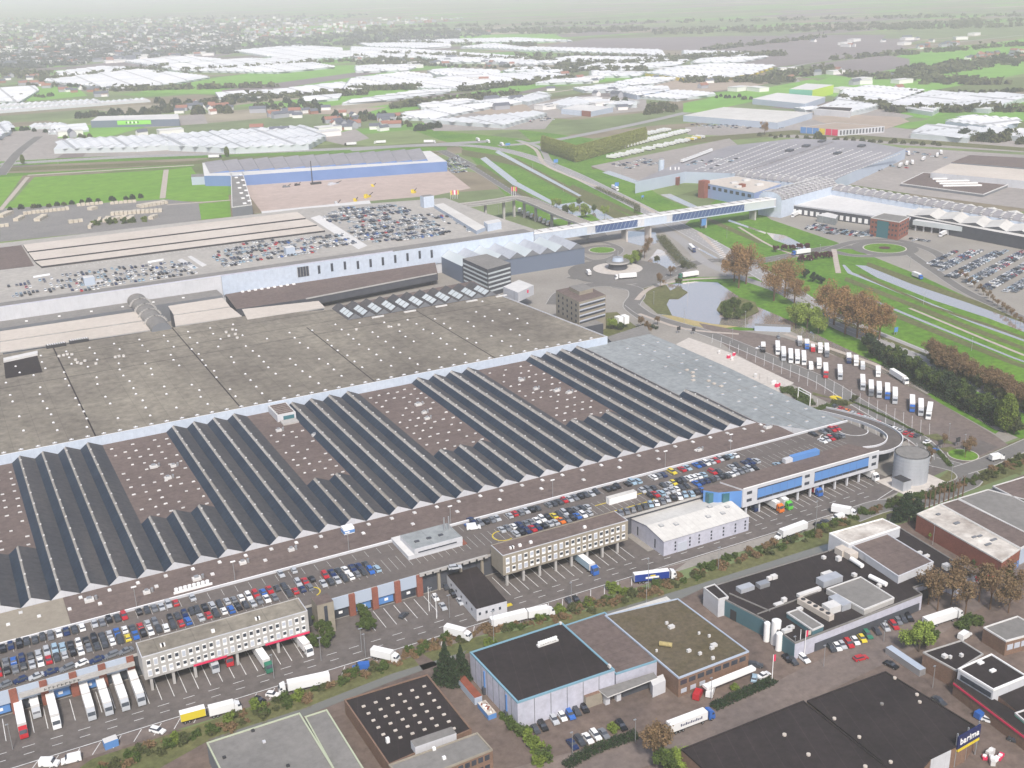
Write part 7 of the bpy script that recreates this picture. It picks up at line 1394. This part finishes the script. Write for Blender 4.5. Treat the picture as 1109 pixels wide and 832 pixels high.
# poplar screen
k = 0
for (p0, p1, n) in (((588,164),(624,176),22), ((624,176),(700,154),44)):
    a, c_ = at(*p0), at(*p1)
    for i in range(n): k += 1; m_ = a.lerp(c_, i/n); plant_tree('poplar', 0, 0, 1.0, 'slim yellow-green poplar, %s from the left of the clipped tree screen' % ordn(k), 'poplars of the tree screen', 'poplar', world=(m_.x, m_.y, 0), sz=1.0)
for i, (px, py) in enumerate(((840,273),(849,272),(858,272),(866,271),(874,270),(867,284),(877,283),(885,281),(892,280),(898,280))): plant_tree('purple', px, py, .85, 'round purple-leaved tree, %s of the ten around the highway crossing' % ordn(i+1), 'purple trees at the crossing', 'purple_tree')
for i, (px, py, kk, s) in enumerate(((603,226,'spring',.7),(612,232,'green',.8),(620,232,'spring',.7),(627,222,'green',.7),(634,236,'spring',.8),(643,230,'green',.7),(655,234,'spring',.6),(690,282,'mixed',.9),(698,280,'bare',1.1),(702,272,'bare',1.0),(688,286,'spring',.6),(680,287,'spring',.5),(712,284,'mixed',.6),(740,290,'mixed',.6),(726,300,'bare',.8),(715,312,'bare',.9),(735,308,'mixed',.6),(664,357,'spring',.5),(662,352,'mixed',.6),(672,358,'green',.5),(694,356,'bare',.7),(702,362,'bare',.7),(712,352,'bare',.6),(880,338-60,'mixed',.5),(880,305,'dark',.7),(890,308,'dark',.6),(872,302,'dark',.6),(925,405+30,'mixed',.5),(942,421,'shrublime',1),(1008,500,'bare',.6),(1045,496,'bare',.8),(1050,490,'bare',.7),(1023,482,'bare',.5))): plant_tree(kk, px, py, s, 'small %s tree, %s counted around the junctions' % ({'spring':'fresh green','green':'green','mixed':'olive','bare':'bare','dark':'dark','shrublime':'yellow-green'}[kk], ordn(i+1)), 'small trees around the junctions', 'street_tree')
for i in range(16): plant_tree('bare', 1040+i*5, 300+i*4.0, .5, 'thin bare tree, %s from the left along the right canal' % ordn(i+1), 'thin trees along the right canal', 'bare_tree')
for i in range(9): a = at(1003+i*5.2, 560-i*2.2); b = MB(); b.tube((a.x,a.y,0),(a.x,a.y,10.5),.28,'bark_brown',6,.2); b.tube((a.x,a.y,5),(a.x+.8,a.y,9),.12,'bark_brown',5); tag(b.build('pollard_trunk', None, (a.x,a.y,0)), 'bare clipped trunk, %s from the left in the row by the tank' % ordn(i+1), 'tree', 'bare clipped trunks by the tank') if 0 else None
for i in range(9): a = at(1003-1.5+i*5.2-1, 557-i*2.2); b = MB(); b.tube((a.x,a.y,0),(a.x,a.y,9.5),.32,'bark_brown',6,.22); [b.tube((a.x,a.y,9.3),(a.x+math.cos(q)*.8,a.y+math.sin(q)*.8,10.3),.12,'bark_brown',4) for q in (0,2,4)]; tag(b.build('clipped_tree', None, (a.x,a.y,0)), 'bare clipped trunk, %s from the left in the row by the tank' % ordn(i+1), 'tree', 'bare clipped trunks by the tank')
# mid distance trees: individuals
nt = 0
def scatter(l0, l1, n, keys, s0, s1, label, group):
    global nt
    for i in range(n):
        u = (i+.5)/n+random.uniform(-.4,.4)/n; v = random.random(); px = l0[0]*(1-u)+l1[0]*u; py = l0[1]*(1-u)+l1[1]*u+(v-.5)*(l0[2]*(1-u)+l1[2]*u)
        plant_tree(random.choice(keys), px, py, random.uniform(s0, s1), '%s, %s from the left' % (label, ordn(i+1)), group, 'distant_tree'); nt += 1
FT = ('fartree','fardark')
for a in (((85,128,3),(165,126,8),22,FT,.6,1.1,'hazy tree behind the lime sign hall','trees behind the sign hall'), ((165,118,14),(250,118,12),46,FT,.7,1.3,'dark hazy tree of the wood left of the village','wood left of the village'), ((250,112,8),(350,118,14),34,FT,.6,1.1,'village tree above the white hall','village trees above the white hall'), ((350,128,10),(445,134,14),30,FT,.5,1.0,'garden tree of the village by the highway','garden trees by the highway'), ((450,142,3),(478,140,4),8,('fardark',),.7,.9,'dark round tree at the highway junction','dark trees at the junction'), ((0,108,4),(60,104,5),12,FT,.5,.8,'tree at the far left edge','trees at the far left edge'), ((30,92,6),(130,98,4),26,FT,.5,.9,'tree among small farms at the left','trees among the farms at left'), ((470,72,2),(700,78,4),50,FT,.5,.9,'tree of the belt between central glasshouses','tree belt between central glasshouses'), ((700,122,6),(730,118,6),14,('fartree',),.9,1.3,'full tree left of the wave roofed hall','trees left of the wave hall'), ((760,104,3),(815,108,3),12,FT,.4,.7,'small tree before the grey hall','trees before the grey hall'), ((805,88,4),(850,90,4),14,('fartree',),.7,1.0,'roadside tree at the bend','roadside trees at the bend'), ((1040,152,8),(1109,154,8),14,('fartree','fartree','fardark'),.8,1.3,'tree at the right edge behind the yards','trees at the right edge'), ((985,103,2),(1109,100,2),22,FT,.5,.8,'tree behind the right glasshouses','trees behind the right glasshouses'), ((980,75,4),(1109,68,8),30,FT,.6,1.1,'tree of the upper right village','trees of the upper right village'), ((820,148,2),(1020,158,2),26,('fartree',),.35,.6,'bush in the hedge along the business park','hedge along the business park'), ((95,244,2),(160,240,2),7,('shrublime','shrub'),1.6,2.2,'bush by the storage yard','bushes by the storage yard'), ((10,228,1),(160,214,1),16,('fardark','fartree'),.35,.5,'tree lining the lower edge of the meadow','trees lining the meadow'), ((70,150,3),(100,148,3),5,('fartree',),.4,.6,'tree by the tent roofed hall','trees by the tent hall'), ((0,140,2),(70,144,2),8,('fardark',),.5,.7,'dark tree near the side road','dark trees near the side road')): scatter(*a)
plant_tree('fartree', 666, 113, 1.4, 'single light green tree in front of the dark walled hall'); plant_tree('fardark', 677, 113, 1.0, 'single dark tree right of the light green one')
plant_tree('fartree', 886, 150, .9, 'bushy tree left of the coloured facade'); plant_tree('brown', 828, 146, .7, 'bare brown tree in front of the wave roofed hall')
plant_tree('yellowtall', 246, 170, .7, 'yellow-green tree on the highway verge'); plant_tree('yellowtall', 25, 178, .6, 'yellow-green tree beside the side road')
# far woods and town greenery: beyond counting
def wood(name, label, areas, k, leaf, h, seed):
    rnd = random.Random(seed); v = []; f = []
    for (l, n) in areas:
        Pq = pts(l)
        for i in range(n):
            w_ = [rnd.random() for _ in Pq]; s_ = sum(w_); a, e = rnd.randrange(len(Pq)), None
            u, t_ = rnd.random(), rnd.random(); p = [l[0][0]*(1-u)+l[1][0]*u, l[0][1]*(1-u)+l[1][1]*u]; q = [l[3][0]*(1-u)+l[2][0]*u, l[3][1]*(1-u)+l[2][1]*u]; px, py = p[0]*(1-t_)+q[0]*t_, p[1]*(1-t_)+q[1]*t_
            c_ = at(px, py); R_ = rnd.uniform(5, 12); hh = h*rnd.uniform(.6, 1.2)
            for j in range(16):
                x, y, z = c_.x+rnd.gauss(0, R_*.5), c_.y+rnd.gauss(0, R_*.5), abs(rnd.gauss(.5,.3))*hh; s = leaf*rnd.uniform(.6,1.4); uu = Vector((rnd.gauss(0,1), rnd.gauss(0,1), rnd.gauss(0,1))).normalized(); w = uu.orthogonal()*s; w2 = uu.cross(w)
                i0 = len(v); v += [(x+w.x,y+w.y,z+w.z),(x-w.x*.5+w2.x,y-w.y*.5+w2.y,z+w2.z),(x-w.x*.5-w2.x,y-w.y*.5-w2.y,z-w2.z)]; f.append((i0,i0+1,i0+2))
    me = bpy.data.meshes.new(name); me.from_pydata(v, [], f); me.materials.append(M[k]); o = bpy.data.objects.new(name, me); COL.objects.link(o); tag(o, label, 'wood', kind='stuff')
wood('town_greenery', 'hazy mass of town trees at the upper left', [([(0,30),(260,30),(260,58),(0,72)], 1500), ([(0,58),(130,54),(90,70),(0,78)], 500), ([(250,38),(560,34),(470,46),(255,56)], 500), ([(0,20),(400,16),(300,32),(0,32)], 500)], 'crown_town', 3.4, 9, 3)
wood('far_wood', 'hazy tree lines between fields and glasshouses', [([(380,34),(700,30),(700,34),(380,38)], 260), ([(700,34),(1109,26),(1109,30),(700,38)], 200), ([(410,58),(600,66),(600,69),(410,60)], 120), ([(600,70),(740,66),(740,70),(600,74)], 120), ([(740,62),(850,58),(850,61),(740,65)], 80), ([(950,28),(1010,26),(1010,31),(950,33)], 60), ([(1030,24),(1060,22),(1060,30),(1030,31)], 60), ([(970,78),(1109,60),(1109,68),(990,86)], 160), ([(0,76),(60,80),(40,86),(0,84)], 60), ([(380,62),(470,68),(470,72),(380,70)], 90), ([(830,82),(900,74),(905,80),(850,86)], 50), ([(905,82),(1000,92),(1109,92),(1000,84)], 90), ([(380,98),(460,96),(460,97),(380,99)], 40), ([(425,116),(560,103),(560,104),(425,118)], 70), ([(495,99),(620,86),(620,87),(495,100)], 60), ([(560,78),(700,76),(700,78),(560,79)], 50), ([(740,88),(860,88),(860,89),(740,90)], 50), ([(560,60),(760,64),(760,65),(560,61)], 60), ([(380,47),(580,49),(580,50),(380,48)], 60), ([(120,98),(300,94),(300,95),(120,99)], 60), ([(45,88),(180,73),(180,74),(45,90)], 70), ([(230,108),(400,102),(400,103),(230,110)], 60), ([(170,80),(380,66),(380,67),(170,82)], 60), ([(900,64),(1109,48),(1109,50),(900,66)], 70), ([(760,54),(900,40),(900,41),(760,56)], 60), ([(905,108),(960,118),(960,119),(905,110)], 30), ([(960,120),(1109,120),(1109,122),(960,122)], 50), ([(560,36),(1109,22),(1109,24),(560,38)], 160), ([(380,30),(1109,16),(1109,18),(380,32)], 200)], 'crown_mixed', 4, 9, 4)
# roadside hedge rows (near the canal and highway)
hedge('long brown-green hedge along the highway by the left canal', [(715,258),(735,282),(750,292)], 8, 4, 'crown_mixed', 20)
hedge('brown hedge on the bank left of the crossing', [(646,205),(690,225),(690,232)], 6, 4, 'crown_mixed', 16)
# ---- lamp posts
def lamp(px, py, h, label, dbl=False):
    a = at(px, py); t = thing('street_lamp', label, 'street lamp', (a.x, a.y, 0), 'street lamps'); q = MB(); q.tube((a.x,a.y,0),(a.x,a.y,h),.13,'metal',8,.08); q.build('pole', t); q = MB(); q.box(a.x-.7,a.x+.2 if not dbl else a.x+.7,a.y-.2,a.y+.2,h,h+.2,'metal'); q.build('lamp_head', t)
for i, (px, py) in enumerate(((14,812),(348,716),(297,735),(535,701),(619,655),(700,655),(702,618+24),(778,616),(883,577),(392,706),(396,712),(467,661),(474,668),(487,669),(1010,680-90))):
    lamp(px, py, 14 if i in (6,8,3) else 9, 'grey street lamp, %s from the left along the service road' % ordn(i+1), i % 2)
for i, (px, py) in enumerate(((807,352),(793,372),(741,350),(708,330),(787,258),(745,318),(843,377),(868,370),(1027,478),(1044,490),(1030,610-90),(620,818),(688,804),(770,758),(957,695),(892,722),(860,712),(1010,745),(890,245),(888,276),(1000,330),(1052,380),(985,290),(577,185),(540,232),(610,208),(672,190),(50,176),(63,178),(225,170))): lamp(px, py, 9 if i < 10 else 8, 'thin street lamp, %s counted outwards from the pond' % ordn(i+1))
for i, (px, py) in enumerate(((865.5,710),(871,711),(836,738),(465,662),(473,670))): 
    a = at(px, py); t = thing('flag_pole', ('white flag pole left at the teal office','white flag pole with a red flag at the teal office','white pole with a red banner at the hedge end','left white flag pole in the middle yard','right white flag pole in the middle yard')[i], 'flag pole', (a.x, a.y, 0)); q = MB(); q.tube((a.x,a.y,0),(a.x,a.y,10),.16,'white_paint',8,.1); q.build('pole', t)
    if i in (1, 2): q = MB(); q.box(a.x+.1,a.x+1.0,a.y-.03,a.y+.03,7.4,9.8,'trim_red'); q.build('flag', t)
def signbd(px, py, w, h, z, k, label, ang=0.0):
    a = at(px, py); t = thing('road_sign', label, 'road sign', (a.x,a.y,0)); q = MB(); q.obox(a.x, a.y, ang, w, .2, z, z+h, k); q.build('panel', t); q = MB(); [q.obox(a.x+math.cos(ang)*s*w*.35, a.y+math.sin(ang)*s*w*.35+.25, ang, .25, .25, 0, z+h*.8, 'metal') for s in (-1,1)]; q.build('post', t)
for px, py, w, h, z, lab_ in ((668,206,5,4,4,'blue direction sign beside the highway bend'),(602,179,6,4,3,'blue direction sign at the slip road'),(696,216,3,2,2,'small blue sign right of the highway'),(550,160,7,3,3,'blue gantry sign on the slip road'),(762,248,5,6,3,'blue sign under the bridge end'),(970,363,3,3,2,'small blue sign beside the road at right')): signbd(px, py, w, h, z, 'blue_panel', lab_)
for px, py, lab_ in ((1037,483,'dark square sign board in the lorry park'),(735,361,'small dark sign by the pond road'),(751,362,'second dark sign by the pond road'),(934,577,'dark sign left on the service road'),(962,562+5,'dark sign right on the service road'),(1018,486,'dark sign at the traffic island')): signbd(px, py, 2.6, 2.4, 2, 'steel_dark', lab_)
a, c_ = at(864,433), at(877,440); t = thing('gantry', 'white steel gantry frame over the entrance road', 'gantry', (a.x,a.y,0)); q = MB(); [q.tube((p.x,p.y,0),(p.x,p.y,7),.25,'white_paint') for p in (a,c_)]; [q.tube((a.x,a.y,z),(c_.x,c_.y,z),.22,'white_paint') for z in (5.6,7)]; q.build('frame', t)
for i in range(8):
    a = at(488+i*1.9, 216-.1*i) if i < 5 else at(554+(i-5)*2.2, 212); b = MB(); b.tube((a.x,a.y,0),(a.x,a.y,9),.15,'white_paint'); b.box(a.x,a.x+1.6,a.y-.05,a.y+.05,4.5,9,('line_yellow','trim_red','white_paint','orange_','line_yellow','trim_red','line_yellow','trim_red')[i] if i != 3 else 'trim_red'); tag(b.build('banner_flag', None, (a.x,a.y,0)), 'coloured banner flag, %s in the rows near the viaduct' % ordn(i+1), 'flag', 'banner flags near the viaduct')
print('objects', len(bpy.data.objects))
